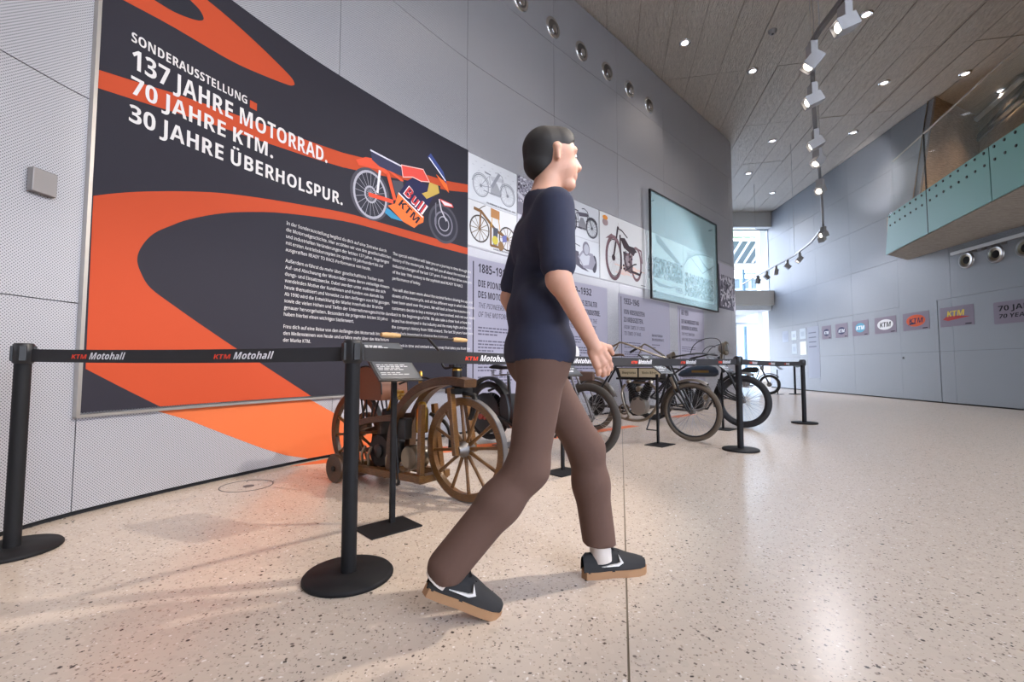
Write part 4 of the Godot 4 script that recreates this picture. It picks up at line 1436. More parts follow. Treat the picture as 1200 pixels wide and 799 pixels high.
	k2 = (A.y1 - A.y0) / (A.s1 - A.s0)
	for i in 26:
		var yy := rng.randf_range(0.13, 0.30)
		var xx := rng.randf_range(0.25, 0.75)
		line(A, PackedVector2Array([Vector2(xx, yy), Vector2(xx + rng.randf_range(0.08, 0.25), yy - 0.01)]), 0.012, srgb("ecc0ac"))
	var br := srgb("382a30")
	var rose := srgb("7d5f66")
	line(A, ellipse(0.27, 0.36, 0.30 * k2 * 0.66, 0.32, 34), 0.07, rose, true)
	line(A, ellipse(0.27, 0.36, 0.27 * k2 * 0.66, 0.28, 34), 0.014, br, true)
	line(A, ellipse(0.76, 0.36, 0.24 * k2 * 0.62, 0.26, 30), 0.06, rose, true)
	for i in 12:
		var a := TAU * i / 12.0
		line(A, PackedVector2Array([Vector2(0.27, 0.36), Vector2(0.27 + 0.26 * k2 * 0.64 * cos(a), 0.36 + 0.27 * sin(a))]), 0.004, srgb("b09a9a"))
	fill(A, ellipse(0.26, 0.36, 0.035, 0.05, 16), br)
	line(A, L([0.26, 0.36, 0.36, 0.86]), 0.05, br)
	line(A, L([0.42, 0.22, 0.40, 0.74]), 0.05, br)
	fill(A, L([0.40, 0.70, 0.50, 0.72, 0.66, 0.56, 0.74, 0.55, 0.70, 0.48, 0.48, 0.56]), br)
	fill(A, L([0.46, 0.50, 0.60, 0.50, 0.68, 0.30, 0.64, 0.18, 0.50, 0.22]), srgb("5c4a50"))
	fill(A, L([0.50, 0.44, 0.58, 0.46, 0.60, 0.30, 0.52, 0.28]), srgb("93858a"))
	for i in 14:
		var px := rng.randf_range(0.46, 0.66)
		var py := rng.randf_range(0.20, 0.50)
		fill(A, ellipse(px, py, 0.02, 0.022, 8), [br, srgb("2f262c"), srgb("a99a9c"), rose][i % 4])
	line(A, L([0.50, 0.20, 0.70, 0.34, 0.76, 0.36]), 0.03, srgb("2f262c"))
	line(A, L([0.52, 0.52, 0.50, 0.36, 0.56, 0.24]), 0.03, srgb("2f262c"))
	fill(A, L([0.56, 0.62, 0.70, 0.62, 0.78, 0.56, 0.72, 0.53, 0.60, 0.56]), srgb("2f262c"))
	line(A, L([0.76, 0.62, 0.88, 0.60, 0.90, 0.40]), 0.04, rose)
	line(A, L([0.34, 0.84, 0.44, 0.82, 0.56, 0.74]), 0.03, br)
	line(A, L([0.64, 0.22, 0.84, 0.20, 0.88, 0.26]), 0.05, br)
	fill(A, L([0.10, 0.62, 0.22, 0.72, 0.34, 0.66, 0.36, 0.58, 0.24, 0.66]), rose)
	fill(A, ellipse(0.10, 0.86, 0.055, 0.055 / k2 * 0.75, 24), srgb("a08a8c"))
	fill(A, ellipse(0.10, 0.93, 0.05, 0.035, 20), srgb("dd8f3e"))
	line(A, L([0.36, 0.92, 0.39, 0.80]), 0.01, srgb("a89a92"))
	line(A, L([0.86, 0.035, 0.97, 0.035]), 0.012, dark)
	part("picture", A.b, mat("print", "ffffff"), pos[0])

	pos = frame_poster("photo_print", "pale photo of a busy assembly hall behind the glass board, left", 8.95, 2.55, 10.70, 3.84, "e6ecec")
	A = pos[1]
	var pale := [srgb("7a8088"), srgb("a4aab0"), srgb("666c76"), srgb("b2b8bc"), srgb("555b66")]
	speckle(A, 620, 0.02, 0.24, 0.98, 0.60, pale, 0.008, 0.026)
	fill(A, L([0.22, 0.98, 0.30, 0.99, 0.92, 0.62, 0.80, 0.60, 0.25, 0.86]), srgb("9fa5ab"))
	for i in 12:
		line(A, L([0.25 + i * 0.05, 0.95 - i * 0.028, 0.29 + i * 0.05, 0.86 - i * 0.024]), 0.012, srgb("7d838b"))
	fill(A, L([0.02, 0.26, 0.30, 0.16, 0.60, 0.14, 0.85, 0.20, 0.60, 0.10, 0.30, 0.10, 0.02, 0.20]), srgb("a2a8ad"))
	letter(A.b, "1955", "sans_bold", on, Vector2(10.26, 2.63), 0.13, A.off + 0.0005, srgb("5d6169"), 0.36)
	part("picture", A.b, mat("print", "ffffff"), pos[0])
	pos = frame_poster("photo_print", "pale photo of a hall under steel trusses behind the glass board", 10.72, 2.55, 12.50, 3.84, "e6ecec")
	A = pos[1]
	speckle(A, 520, 0.02, 0.05, 0.98, 0.50, pale, 0.010, 0.03)
	for i in 8:
		line(A, L([0.0 + i * 0.02, 0.60 + i * 0.055, 0.25 + i * 0.11, 0.98]), 0.014, srgb("6a7078"))
		line(A, L([0.98, 0.50 + i * 0.05, 0.40 + i * 0.06, 0.98 - i * 0.06]), 0.012, srgb("6a7078"))
	line(A, L([0.05, 0.92, 0.60, 0.58, 0.98, 0.80]), 0.02, srgb("555b64"))
	part("picture", A.b, mat("print", "ffffff"), pos[0])
	pos = frame_poster("photo_print", "black and white street photo at the rounded end of the curved wall", 12.70, 2.50, 14.42, 3.78, "b9b6c2")
	A = pos[1]
	fill(A, L([0.0, 0.0, 0.0, 1.0, 0.10, 0.95, 0.14, 0.0]), srgb("4b4854"))
	fill(A, L([0.14, 0.0, 0.14, 0.72, 0.40, 0.60, 0.60, 0.30, 0.72, 0.0]), srgb("5d5a66"))
	speckle(A, 300, 0.12, 0.05, 1.0, 0.75, [srgb("4f4c58"), srgb("8f8c98"), srgb("d2d0d8"), srgb("6e6b77")], 0.015, 0.045)
	part("picture", A.b, mat("print", "ffffff"), pos[0])

	# tinted glass board standing off the wall in front of the posters
	var gl := thing("glass_board", "large teal tinted glass board with black edge in front of wall photos", "glass board")
	var p0 := wl.pos(8.955, 0, 0.10)
	var p1 := wl.pos(12.47, 0, 0.10)
	var ax := (p1 - p0).normalized()
	var nn := ax.cross(Vector3.UP)
	if nn.dot(wl.nor3(10.5)) < 0:
		nn = -nn
	var mid := (p0 + p1) / 2 + Vector3(0, 3.53, 0)
	var len := p0.distance_to(p1)
	var basis := Basis(ax, Vector3.UP, ax.cross(Vector3.UP))
	var b := Buf.new()
	box(b, Transform3D(basis, mid), Vector3(len, 2.33, 0.012))
	part("tinted_pane", b, mat("tinted_glass", "8fc8c8"), gl)
	b = Buf.new()
	for sy in [-1.0, 1.0]:
		box(b, Transform3D(basis, mid + Vector3(0, sy * 1.175, 0)), Vector3(len + 0.05, 0.03, 0.05), 0.003)
	for sx in [-1.0, 1.0]:
		box(b, Transform3D(basis, mid + ax * sx * (len / 2 + 0.012)), Vector3(0.03, 2.38, 0.05), 0.003)
	part("black_edge", b, mat("black_paint", "1b1a1b"), gl)
	b = Buf.new()
	for sx in [-1.0, 1.0]:
		for sy in [-1.0, 1.0]:
			var q: Vector3 = mid + ax * sx * (len / 2 - 0.2) + Vector3(0, sy * 1.0, 0)
			cyl(b, q - nn * 0.17, q - nn * 0.006, 0.02, 12)
	part("standoff", b, mat("steel", "a2a0a0"), gl)

func greek(b: Buf, s0: float, s1: float, y: float, lines: int, pitch: float, h: float, col: Color) -> void:   # small print too fine to read
	for i in lines:
		var x := s0
		var stop := s1 if i < lines - 1 else lerpf(s0, s1, 0.55)
		stop -= rng.randf_range(0.0, 0.12) * (s1 - s0)
		while x < stop:
			var w := minf(rng.randf_range(0.03, 0.10), stop - x)
			bent(b, wl, rect(x, y - i * pitch, x + w, y - i * pitch + h), 0.0042, col)
			x += w + 0.014

func build_text_panels() -> void:
	var on := on_wall(wl)
	var dark := srgb("2c2a33")
	var soft := srgb("5a5866")
	var defs := [
		{"s": [3.955, 5.12], "y": 2.40, "title": "1885–1918", "de": ["DIE PIONIERZEIT", "DES MOTORRADES."], "en": ["THE PIONEERING DAYS", "OF THE MOTORCYCLE."], "label": "lilac text panel headed 1885–1918 next to the mural", "wid": 0.98},
		{"s": [5.98, 7.42], "y": 2.38, "title": "1919–1932", "de": ["DAS GOLDENE ZEITALTER", "DER MOTORRADINDUSTRIE."], "en": ["THE GOLDEN AGE OF THE", "MOTORCYCLE INDUSTRY."], "label": "lilac text panel headed 1919–1932", "wid": 1.18},
		{"s": [7.80, 9.95], "y": 2.34, "title": "1933–1945", "de": ["VON KRISENZEITEN", "ZU KRIEGSZEITEN."], "en": ["FROM TIMES OF CRISIS", "TO TIMES OF WAR."], "label": "lilac text panel headed 1933–1945 below the glass board's left end", "wid": 0.95},
		{"s": [10.35, 11.80], "y": 2.33, "title": "AB 1950", "de": ["DIE NACHKRIEGSZEIT UND", "DER BOOM DES MOPEDS."], "en": ["THE POST-WAR ERA", "AND THE BOOM OF THE MOPED."], "label": "lilac text panel below the glass board's right half", "wid": 1.1}]
	for d in defs:
		var t := thing("text_panel", d.label, "text panel", Vector3.ZERO, 0.0, "lilac text panels on the curved wall")
		var b := ink()
		var s0: float = d.s[0]
		var s1: float = d.s[1]
		var y: float = d.y
		bent_solid(b, wl, rect(s0, 0.40, s1, y), 0.0, 0.003, srgb("95919e"))
		part("sheet", b, mat("print", "ffffff"), t)
		b = ink()
		bent(b, wl, rect(s0 + 0.085, 0.42, s0 + 0.105, y - 0.06), 0.0045, dark)
		part("margin_line", b, mat("print", "ffffff"), t)
		b = ink()
		var x: float = s0 + 0.19
		letter(b, d.title, "sans_bold", on, Vector2(x, y - 0.20), 0.125, 0.0045, dark, 0.62 * (d.wid / 0.98 if d.title.length() > 8 else 0.6))
		var wide := 0.0
		for i in 2:
			wide = maxf(wide, glyphs(d.de[i], "sans_bold", false)[1])
		for i in 2:
			letter(b, d.de[i], "sans_bold", on, Vector2(x, y - 0.40 - i * 0.155), 0.095, 0.0045, dark, d.wid * 0.86 * glyphs(d.de[i], "sans_bold", false)[1] / wide)
		for i in 2:
			letter(b, d.en[i], "sans", on, Vector2(x, y - 0.695 - i * 0.125), 0.072, 0.0045, dark, -1.0, false, 0.18, 0.0, 0.78)
		part("heading", b, mat("print", "ffffff"), t)
		b = ink()
		var yy := y - 0.98
		for q in [3, 4, 5, 4, 5]:
			greek(b, x, x + d.wid * 0.72, yy, q, 0.045, 0.02, soft)
			yy -= q * 0.045 + 0.05
			if yy < 0.55:
				break
		if d.title == "1933–1945":
			var x2 := x + 1.12
			letter(b, "DAS MOTORRAD", "sans_bold", on, Vector2(x2, y - 0.80), 0.05, 0.0045, dark, 0.48)
			letter(b, "IM KRIEGSEINSATZ.", "sans_bold", on, Vector2(x2, y - 0.89), 0.05, 0.0045, dark, 0.55)
			greek(b, x2, x2 + 0.36, y - 0.99, 2, 0.06, 0.022, soft)
			yy = y - 1.22
			for q in [5, 2, 5, 4]:
				greek(b, x2, x2 + 0.68, yy, q, 0.045, 0.02, soft)
				yy -= q * 0.045 + 0.06
		part("fine_print", b, mat("print", "ffffff"), t).set_meta("kind", "stuff")

func wr_quad(z0: float, y0: float, z1: float, y1: float) -> PackedVector2Array:
	return rect(rz(z0), y0, rz(z1), y1)

func build_right_wall_prints() -> void:
	# on this wall s grows away from the viewer, so lettering is mirrored along s
	var place := func(q: Vector2, off: float) -> Vector3: return wr.pos(-q.x, q.y, off)
	var bg := srgb("7d7480")
	var names := ["sticker with a yellow and red winged logo beside the flush door", "sticker with an orange oval logo on the flush door", "sticker with a white oval logo next to the flush door", "sticker with a pale blue round logo", "sticker with a dark oval logo beside the pale blue one", "sticker with a dark oval logo, farthest of the row"]
	var boxes := [[-10.25, -11.13], [-11.45, -12.33], [-12.58, -13.43], [-13.70, -14.43], [-14.67, -15.29], [-15.54, -16.06]]
	for i in 6:
		var t := thing("logo_sticker", "mauve %s" % names[i], "sticker", Vector3.ZERO, 0.0, "logo stickers on the right wall")
		var z0: float = boxes[i][0]
		var z1: float = boxes[i][1]
		var b := ink()
		bent_solid(b, wr, wr_quad(z0, 1.85, z1, 2.32), 0.0, 0.006, bg)
		part("sheet", b, mat("print", "ffffff"), t)
		b = ink()
		var sc := (rz(z0) + rz(z1)) / 2
		var hw := absf(rz(z1) - rz(z0)) / 2
		var cy := 2.10
		if i == 0:
			bent(b, wr, PackedVector2Array([Vector2(sc - hw * 0.8, 2.05), Vector2(sc + hw * 0.5, 1.99), Vector2(sc + hw * 0.82, 2.03), Vector2(sc + hw * 0.6, 2.10), Vector2(sc, 2.10)]), 0.0066, srgb("a83a35"))
			letter(b, "KTM", "sans_bold", place, Vector2(-sc - hw * 0.55, 2.09), 0.13, 0.0075, srgb("d3b63e"), hw * 1.0, false, 0.15)
		elif i == 1:
			bent(b, wr, ellipse(sc, cy, hw * 0.72, 0.155, 30), 0.0066, srgb("c9552f"))
			letter(b, "KTM", "sans_bold", place, Vector2(-sc - hw * 0.5, cy - 0.065), 0.13, 0.0075, srgb("2e2a48"), hw * 1.0, false, 0.2)
			bent(b, wr, PackedVector2Array([Vector2(sc + hw * 0.6, cy - 0.11), Vector2(sc - hw * 0.1, cy - 0.08), Vector2(sc + hw * 0.3, cy - 0.03)]), 0.007, srgb("2e2a48"))
		elif i == 2:
			bent(b, wr, ellipse(sc, cy, hw * 0.74, 0.15, 30), 0.0066, srgb("d9dadb"))
			letter(b, "KTM", "sans_bold", place, Vector2(-sc - hw * 0.5, cy - 0.07), 0.14, 0.0075, srgb("232226"), hw * 0.98, false, 0.2)
		elif i == 3:
			bent(b, wr, ellipse(sc, cy, hw * 0.62, 0.145, 30), 0.0066, srgb("5d9bb4"))
			letter(b, "KTM", "sans_bold", place, Vector2(-sc - hw * 0.5, cy - 0.06), 0.12, 0.0075, srgb("e6ecee"), hw * 0.96, false, 0.2)
		else:
			bent(b, wr, ellipse(sc, cy - 0.02, hw * 0.66, 0.12, 30), 0.0066, srgb("3f3e5a"))
			letter(b, "KTM", "sans_bold", place, Vector2(-sc - hw * 0.5, cy - 0.08), 0.11, 0.0075, srgb("dfe2e8"), hw * 0.96, false, 0.2)
		bent(b, wr, rect(sc - hw * 0.86, 1.875, sc - hw * 0.5, 1.90), 0.0066, srgb("2c2830"))
		part("logo", b, mat("print", "ffffff"), t)
	var sg := thing("title_sign", "mauve sign lettered 70 JAHRE at the picture's right edge", "sign")
	var b2 := ink()
	bent_solid(b2, wr, rect(rz(-7.9), 1.80, rz(-9.80), 2.27), 0.0, 0.006, bg)
	part("sheet", b2, mat("print", "ffffff"), sg)
	b2 = ink()
	letter(b2, "70 JAHRE KTM", "sans_bold", place, Vector2(-rz(-9.70), 2.075), 0.11, 0.0075, srgb("26242a"), 1.40)
	letter(b2, "70 YEARS OF KTM", "sans_bold", place, Vector2(-rz(-9.70), 1.92), 0.085, 0.0075, srgb("26242a"), 1.36, false, 0.2)
	part("lettering", b2, mat("print", "ffffff"), sg)
	# pale sheets near the window
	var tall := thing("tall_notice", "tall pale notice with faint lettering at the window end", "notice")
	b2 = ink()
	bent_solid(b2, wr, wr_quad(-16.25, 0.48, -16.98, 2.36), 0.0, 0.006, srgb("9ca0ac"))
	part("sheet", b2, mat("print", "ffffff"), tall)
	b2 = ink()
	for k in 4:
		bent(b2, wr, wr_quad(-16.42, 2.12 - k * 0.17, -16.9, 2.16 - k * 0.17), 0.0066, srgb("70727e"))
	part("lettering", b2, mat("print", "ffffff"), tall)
	var sm := [[-17.1, 1.95, -17.5, 2.35, "b9c2c8"], [-17.1, 1.35, -17.5, 1.85, "ecefe9"], [-17.75, 1.95, -18.1, 2.3, "c3cbd0"], [-17.75, 1.4, -18.1, 1.8, "b4bcc4"], [-18.35, 1.9, -18.8, 2.35, "a2a8b6"]]  # glare from the far window is put into these pale tones
	var lab := ["glare-paled photo above a white sheet at the window end", "glare-whitened sheet at the window end", "glare-paled upper photo between the white sheet and window", "glare-paled lower photo between the white sheet and window", "grey framed photo nearest the far window"]
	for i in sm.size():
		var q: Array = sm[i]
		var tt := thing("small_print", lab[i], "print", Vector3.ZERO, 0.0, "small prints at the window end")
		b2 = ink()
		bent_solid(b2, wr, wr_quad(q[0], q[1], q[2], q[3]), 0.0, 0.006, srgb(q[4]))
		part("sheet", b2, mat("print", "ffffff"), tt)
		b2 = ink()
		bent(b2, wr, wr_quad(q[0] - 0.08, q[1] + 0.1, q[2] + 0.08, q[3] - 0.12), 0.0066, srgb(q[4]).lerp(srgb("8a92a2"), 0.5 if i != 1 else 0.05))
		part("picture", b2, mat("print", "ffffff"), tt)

func build_floor_prints() -> void:
	var flat := Transform3D(Basis(Vector3(1, 0, 0), Vector3(0, 0, 1), Vector3(0, -1, 0)), Vector3(0, 0.001, 0))
	var t := thing("floor_stripe", "orange vinyl stripe on the floor behind the motorcycles", "floor marking")
	var b := Buf.new()
	prism(b, PackedVector2Array([Vector2(-1.98, -4.11), Vector2(-1.3, -4.46), Vector2(-0.62, -4.80), Vector2(0.09, -5.29), Vector2(1.90, -6.86), Vector2(1.78, -6.96), Vector2(-0.03, -5.43), Vector2(-0.70, -5.10), Vector2(-1.30, -5.14), Vector2(-1.66, -4.64)]), flat, 0.0016)
	part("vinyl_sheet", b, mat("orange_vinyl", "dd6a33"), t)
	t = thing("floor_dash", "short orange vinyl dash on the floor under the twin-cylinder motorcycle", "floor marking")
	b = Buf.new()
	prism(b, PackedVector2Array([Vector2(2.90, -8.02), Vector2(3.46, -8.56), Vector2(3.35, -8.68), Vector2(2.79, -8.14)]), flat, 0.0016)
	part("vinyl_sheet", b, mat("orange_vinyl", "dd6a33"), t)
	t = thing("floor_socket", "round floor socket with metal centre set in the terrazzo", "floor socket", Vector3(-1.98, 0, -3.45))
	b = Buf.new()
	lathe(b, [Vector2(0.172, 0.0), Vector2(0.172, 0.0015), Vector2(0.179, 0.0015), Vector2(0.179, 0.0)], T(0, 0, 0), 40)
	part("rim", b, mat("dark_iron", "2c2a2a"), t)
	b = Buf.new()
	lathe(b, [Vector2(0.038, 0.0), Vector2(0.036, 0.003), Vector2(0.0, 0.003)], T(0.02, 0, 0.01), 20)
	part("cover_plate", b, mat("dull_steel", "7a7674"), t)

# ------------------------------------------------------------------ belt barrier
func build_barrier() -> void:
	var posts := [Vector2(-2.40, -2.235), Vector2(-0.69, -1.972), Vector2(2.433, -4.896), Vector2(4.598, -7.208), Vector2(9.173, -14.80)]
	var labels := ["black belt post at the left edge beside the perforated wall", "black belt post in front of the wooden riding car, nearest the viewer", "black belt post in front of the large blue-tanked motorcycle's front wheel", "black belt post standing free in the hall, right of the motorcycles", "small black belt post far back by the right wall"]
	for i in posts.size():
		var t := thing("belt_post", labels[i], "barrier post", Vector3(posts[i].x, 0, posts[i].y), 0.0, "belt barrier posts")
		var b := Buf.new()
		lathe(b, [Vector2(0.0, 0.0), Vector2(0.178, 0.0), Vector2(0.183, 0.006), Vector2(0.183, 0.014), Vector2(0.176, 0.022), Vector2(0.05, 0.026), Vector2(0.0, 0.026)], T(0, 0, 0), 48)
		part("base", b, mat("black_powder", "201f20"), t)
		b = Buf.new()
		lathe(b, [Vector2(0.0315, 0.02), Vector2(0.0315, 0.905), Vector2(0.0, 0.905)], T(0, 0, 0), 28)
		part("pole", b, mat("black_powder", "201f20"), t)
		b = Buf.new()
		lathe(b, [Vector2(0.033, 0.90), Vector2(0.039, 0.905), Vector2(0.039, 0.993), Vector2(0.034, 1.0), Vector2(0.0, 1.0)], T(0, 0, 0), 28)
		for k in 4:
			box(b, Transform3D(Basis(Vector3.UP, TAU * k / 4.0 + 0.75), Vector3(0, 0.95, 0).rotated(Vector3.UP, 0) + Vector3(0.036, 0, 0).rotated(Vector3.UP, TAU * k / 4.0 + 0.75)), Vector3(0.02, 0.075, 0.028), 0.003)
		part("belt_head", b, mat("black_paint", "1b1a1b"), t)
	var blabels := ["black printed barrier belt between the left edge post and the nearest post", "long black printed barrier belt passing behind the walking person", "black printed barrier belt between the two free-standing posts by the last motorcycle", "black barrier belt running back to the far post"]
	for i in 4:
		var p := Vector3(posts[i].x, 0, posts[i].y)
		var q := Vector3(posts[i + 1].x, 0, posts[i + 1].y)
		var ax := (q - p).normalized()
		p += ax * 0.048
		q -= ax * 0.048
		var l := p.distance_to(q)
		var nrm := ax.cross(Vector3.UP) * -1.0
		var belt := thing("barrier_belt", blabels[i], "barrier belt", Vector3.ZERO, 0.0, "printed barrier belts")
		var sag := 0.012 * l
		var b := Buf.new()
		var n := 24
		var yy := func(t: float) -> float: return 0.940 - sag * 4.0 * t * (1.0 - t) * 0.35
		for k in n:
			var t0 := k / float(n)
			var t1 := (k + 1) / float(n)
			for s in [-1.0, 1.0]:
				var o: Vector3 = nrm * s * 0.001
				b.quad(p.lerp(q, t0) + Vector3(0, yy.call(t0) - 0.031, 0) + o, p.lerp(q, t1) + Vector3(0, yy.call(t1) - 0.031, 0) + o, p.lerp(q, t1) + Vector3(0, yy.call(t1) + 0.031, 0) + o, p.lerp(q, t0) + Vector3(0, yy.call(t0) + 0.031, 0) + o, nrm * s)
			for s in [-1.0, 1.0]:
				b.quad(p.lerp(q, t0) + Vector3(0, yy.call(t0) + s * 0.031, 0) + nrm * 0.001, p.lerp(q, t1) + Vector3(0, yy.call(t1) + s * 0.031, 0) + nrm * 0.001, p.lerp(q, t1) + Vector3(0, yy.call(t1) + s * 0.031, 0) - nrm * 0.001, p.lerp(q, t0) + Vector3(0, yy.call(t0) + s * 0.031, 0) - nrm * 0.001, Vector3.UP * s)
		part("webbing", b, mat("black_webbing", "232123", 0.8), belt)
		# lettering repeats along the belt, readable from the viewer's side
		var g := ink()
		var flip := 1.0 if ax.cross(Vector3.UP).dot(Vector3(0, 0, 1) - (p + q) * 0.05) > 0.0 else -1.0
		var x: float = [0.235, 0.56, 0.35, 0.5][i]
		var step: float = [0.77, 0.79, 0.80, 0.85][i]
		while x < l - 0.40:
			var place := func(u: Vector2, off: float) -> Vector3:
				var t: float = u.x / l
				var side := ax.cross(Vector3.UP)
				return p.lerp(q, t) + Vector3(0, yy.call(t) + u.y, 0) + side * off
			letter(g, "KTM", "sans_bold", place, Vector2(x, -0.013), 0.021, 0.002, srgb("d8452f"), 0.082, false, 0.22)
			letter(g, "Motohall", "sans_bold", place, Vector2(x + 0.10, -0.015), 0.032, 0.002, srgb("d9d6d6"), 0.19, false, 0.35)
			x += step
		part("belt_print", g, mat("print", "ffffff"), belt)

# ------------------------------------------------------------------ info stands
func build_info_stands() -> void:
	var spots := [Vector2(-0.682, -2.56), Vector2(0.432, -3.88), Vector2(1.682, -5.23), Vector2(3.03, -6.52), Vector2(8.648, -14.80)]
	var labels := ["black info stand with slanted board in front of the wooden riding car", "black info stand with slanted board behind the walking person", "black info stand with slanted board in front of the twin-cylinder motorcycle", "black info stand with slanted board before the large blue-tanked motorcycle", "small black info stand by the farthest motorcycle"]
	for i in spots.size():
		var t := thing("info_stand", labels[i], "info stand", Vector3(spots[i].x, 0, spots[i].y), deg_to_rad(-45.0 + 90.0), "info stands before the motorcycles")
		# local x runs along the barrier, local z points to the viewer's side
		t.rotation.y = deg_to_rad(43.0)
		var b := Buf.new()
		box(b, T(0, 0.004, 0), Vector3(0.30, 0.008, 0.22), 0.001)
		part("base_plate", b, mat("black_powder", "201f20"), t)
		b = Buf.new()
		bar(b, Vector3(0.05, 0.006, -0.05), Vector3(0.05, 0.80, -0.05), 0.03, 0.022, Vector3(0, 0, 1), 0.002)
		part("stem", b, mat("black_powder", "201f20"), t)
		b = Buf.new()
		var xf := Transform3D(Basis(Vector3.RIGHT, deg_to_rad(-52.0)), Vector3(0.02, 0.918, -0.05))
		box(b, xf, Vector3(0.27, 0.36, 0.012), 0.002)
		var brd := part("board", b, mat("board_black", "1d1c1e", 0.35), t)
		b = Buf.new()
		box(b, xf.translated_local(Vector3(0, 0, 0.007)), Vector3(0.245, 0.335, 0.002), 0.0)
		part("info_sheet", b, mat("info_grey", "4d5055", 0.22), brd)
		var g := ink()
		var pl := on_plane(xf)
		for r in [[0.13, 0.10, 3], [0.09, 0.06, 2], [0.04, 0.17, 5], [-0.05, 0.15, 4], [-0.12, 0.12, 2]]:
			for k in r[2]:
				var x := -0.105
				var y: float = r[0] - k * 0.014
				while x < -0.105 + r[1] + 0.03 * sin(k * 2.0 + i):
					var w := rng.randf_range(0.012, 0.035)
					var n := xf.basis.z
					g.quad(pl.call(Vector2(x, y), 0.0085), pl.call(Vector2(x + w, y), 0.0085), pl.call(Vector2(x + w, y + 0.006), 0.0085), pl.call(Vector2(x, y + 0.006), 0.0085), n, srgb("c2c4c6"))
					x += w + 0.006
		part("small_text", g, mat("print", "ffffff"), brd).set_meta("kind", "stuff")

# ------------------------------------------------------------------ motorcycles
func wheel(parent: Node3D, called: String, c: Vector3, R: float, tr: float, tyre: Material, rim: Material, count: int, hub := 0.03, hub_w := 0.09) -> MeshInstance3D:
	var b := Buf.new()
	lathe(b, ringprof(R - tr, tr, 12), across(c.x, c.y, c.z), 44, Color.WHITE, true)
	var w := part(called, b, tyre, parent)
	b = Buf.new()
	var ri := R - tr * 1.8
	lathe(b, [Vector2(ri - 0.012, -tr * 0.45), Vector2(ri + tr * 0.35, -tr * 0.8), Vector2(ri + tr * 0.35, tr * 0.8), Vector2(ri - 0.012, tr * 0.45)], across(c.x, c.y, c.z), 40, Color.WHITE, true)
	part("rim", b, rim, w)
	b = Buf.new()
	lathe(b, [Vector2(0.0, -hub_w / 2), Vector2(hub, -hub_w / 2), Vector2(hub, -hub_w / 2 + 0.008), Vector2(hub * 0.6, -hub_w / 2 + 0.015), Vector2(hub * 0.6, hub_w / 2 - 0.015), Vector2(hub, hub_w / 2 - 0.008), Vector2(hub, hub_w / 2), Vector2(0.0, hub_w / 2)], across(c.x, c.y, c.z), 18)
	part("hub", b, mats["dull_steel"], w)
	b = Buf.new()
	for i in count:
		var a := TAU * i / count
		var a2 := a + (0.5 if i % 2 == 0 else -0.5)
		var s := 1.0 if i % 4 < 2 else -1.0
		rod(b, c + Vector3(hub * 0.95 * cos(a2), hub * 0.95 * sin(a2), s * (hub_w / 2 - 0.004)), c + Vector3((ri - 0.005) * cos(a), (ri - 0.005) * sin(a), 0), 0.0016, 4)
	part("spokes", b, mats["steel"], w)
	return w

func fender(parent: Node3D, c: Vector3, R: float, a0: float, a1: float, w: float, m: Material) -> void:   # angles in degrees, 0 is forward
	var b := Buf.new()
	var n := 22
	var prof := [Vector2(-w / 2, -0.018), Vector2(-w / 2 * 0.8, 0.0), Vector2(-w * 0.2, 0.01), Vector2(w * 0.2, 0.01), Vector2(w / 2 * 0.8, 0.0), Vector2(w / 2, -0.018)]
	for i in n:
		var t0 := deg_to_rad(lerpf(a0, a1, i / float(n)))
		var t1 := deg_to_rad(lerpf(a0, a1, (i + 1) / float(n)))
		for k in prof.size() - 1:
			var f := func(t: float, q: Vector2) -> Vector3: return c + Vector3((R + q.y) * cos(t), (R + q.y) * sin(t), q.x)
			var nn := func(t: float, q: Vector2) -> Vector3: return Vector3(cos(t), sin(t), q.x / w * 1.2).normalized()
			b.quadn(f.call(t0, prof[k]), f.call(t0, prof[k + 1]), f.call(t1, prof[k + 1]), f.call(t1, prof[k]), nn.call(t0, prof[k]), nn.call(t0, prof[k + 1]), nn.call(t1, prof[k + 1]), nn.call(t1, prof[k]))
			var dn := Vector3(0, 0, 0)
			var inner := func(t: float, q: Vector2) -> Vector3: return c + Vector3((R + q.y - 0.004) * cos(t), (R + q.y - 0.004) * sin(t), q.x)
			b.quadn(inner.call(t0, prof[k]), inner.call(t0, prof[k + 1]), inner.call(t1, prof[k + 1]), inner.call(t1, prof[k]), -nn.call(t0, prof[k]), -nn.call(t0, prof[k + 1]), -nn.call(t1, prof[k + 1]), -nn.call(t1, prof[k]))
	part("mudguard", b, m, parent)

func rods(parent: Node3D, called: String, list: Array, r: float, m: Material, seg := 10) -> MeshInstance3D:   # list of polylines
	var b := Buf.new()
	for q in list:
		tube(b, q, r, seg)
	return part(called, b, m, parent)

func V(x: float, y: float, z := 0.0) -> Vector3:
	return Vector3(x, y, z)

func cylinder_barrel(b: Buf, p: Vector3, q: Vector3, r: float, fins: int) -> void:
	var l := p.distance_to(q)
	var prof := [Vector2(0.0, 0.0)]
	for i in fins:
		var y0 := l * i / fins
		var y1 := l * (i + 0.45) / fins
		prof.append_array([Vector2(r, y0), Vector2(r, y1), Vector2(r * 0.68, y1 + 0.0005), Vector2(r * 0.68, l * (i + 1) / fins - 0.0005)])
	prof.append_array([Vector2(r * 0.7, l), Vector2(0.0, l + 0.012)])
	lathe(b, prof, along(p, q), 20)

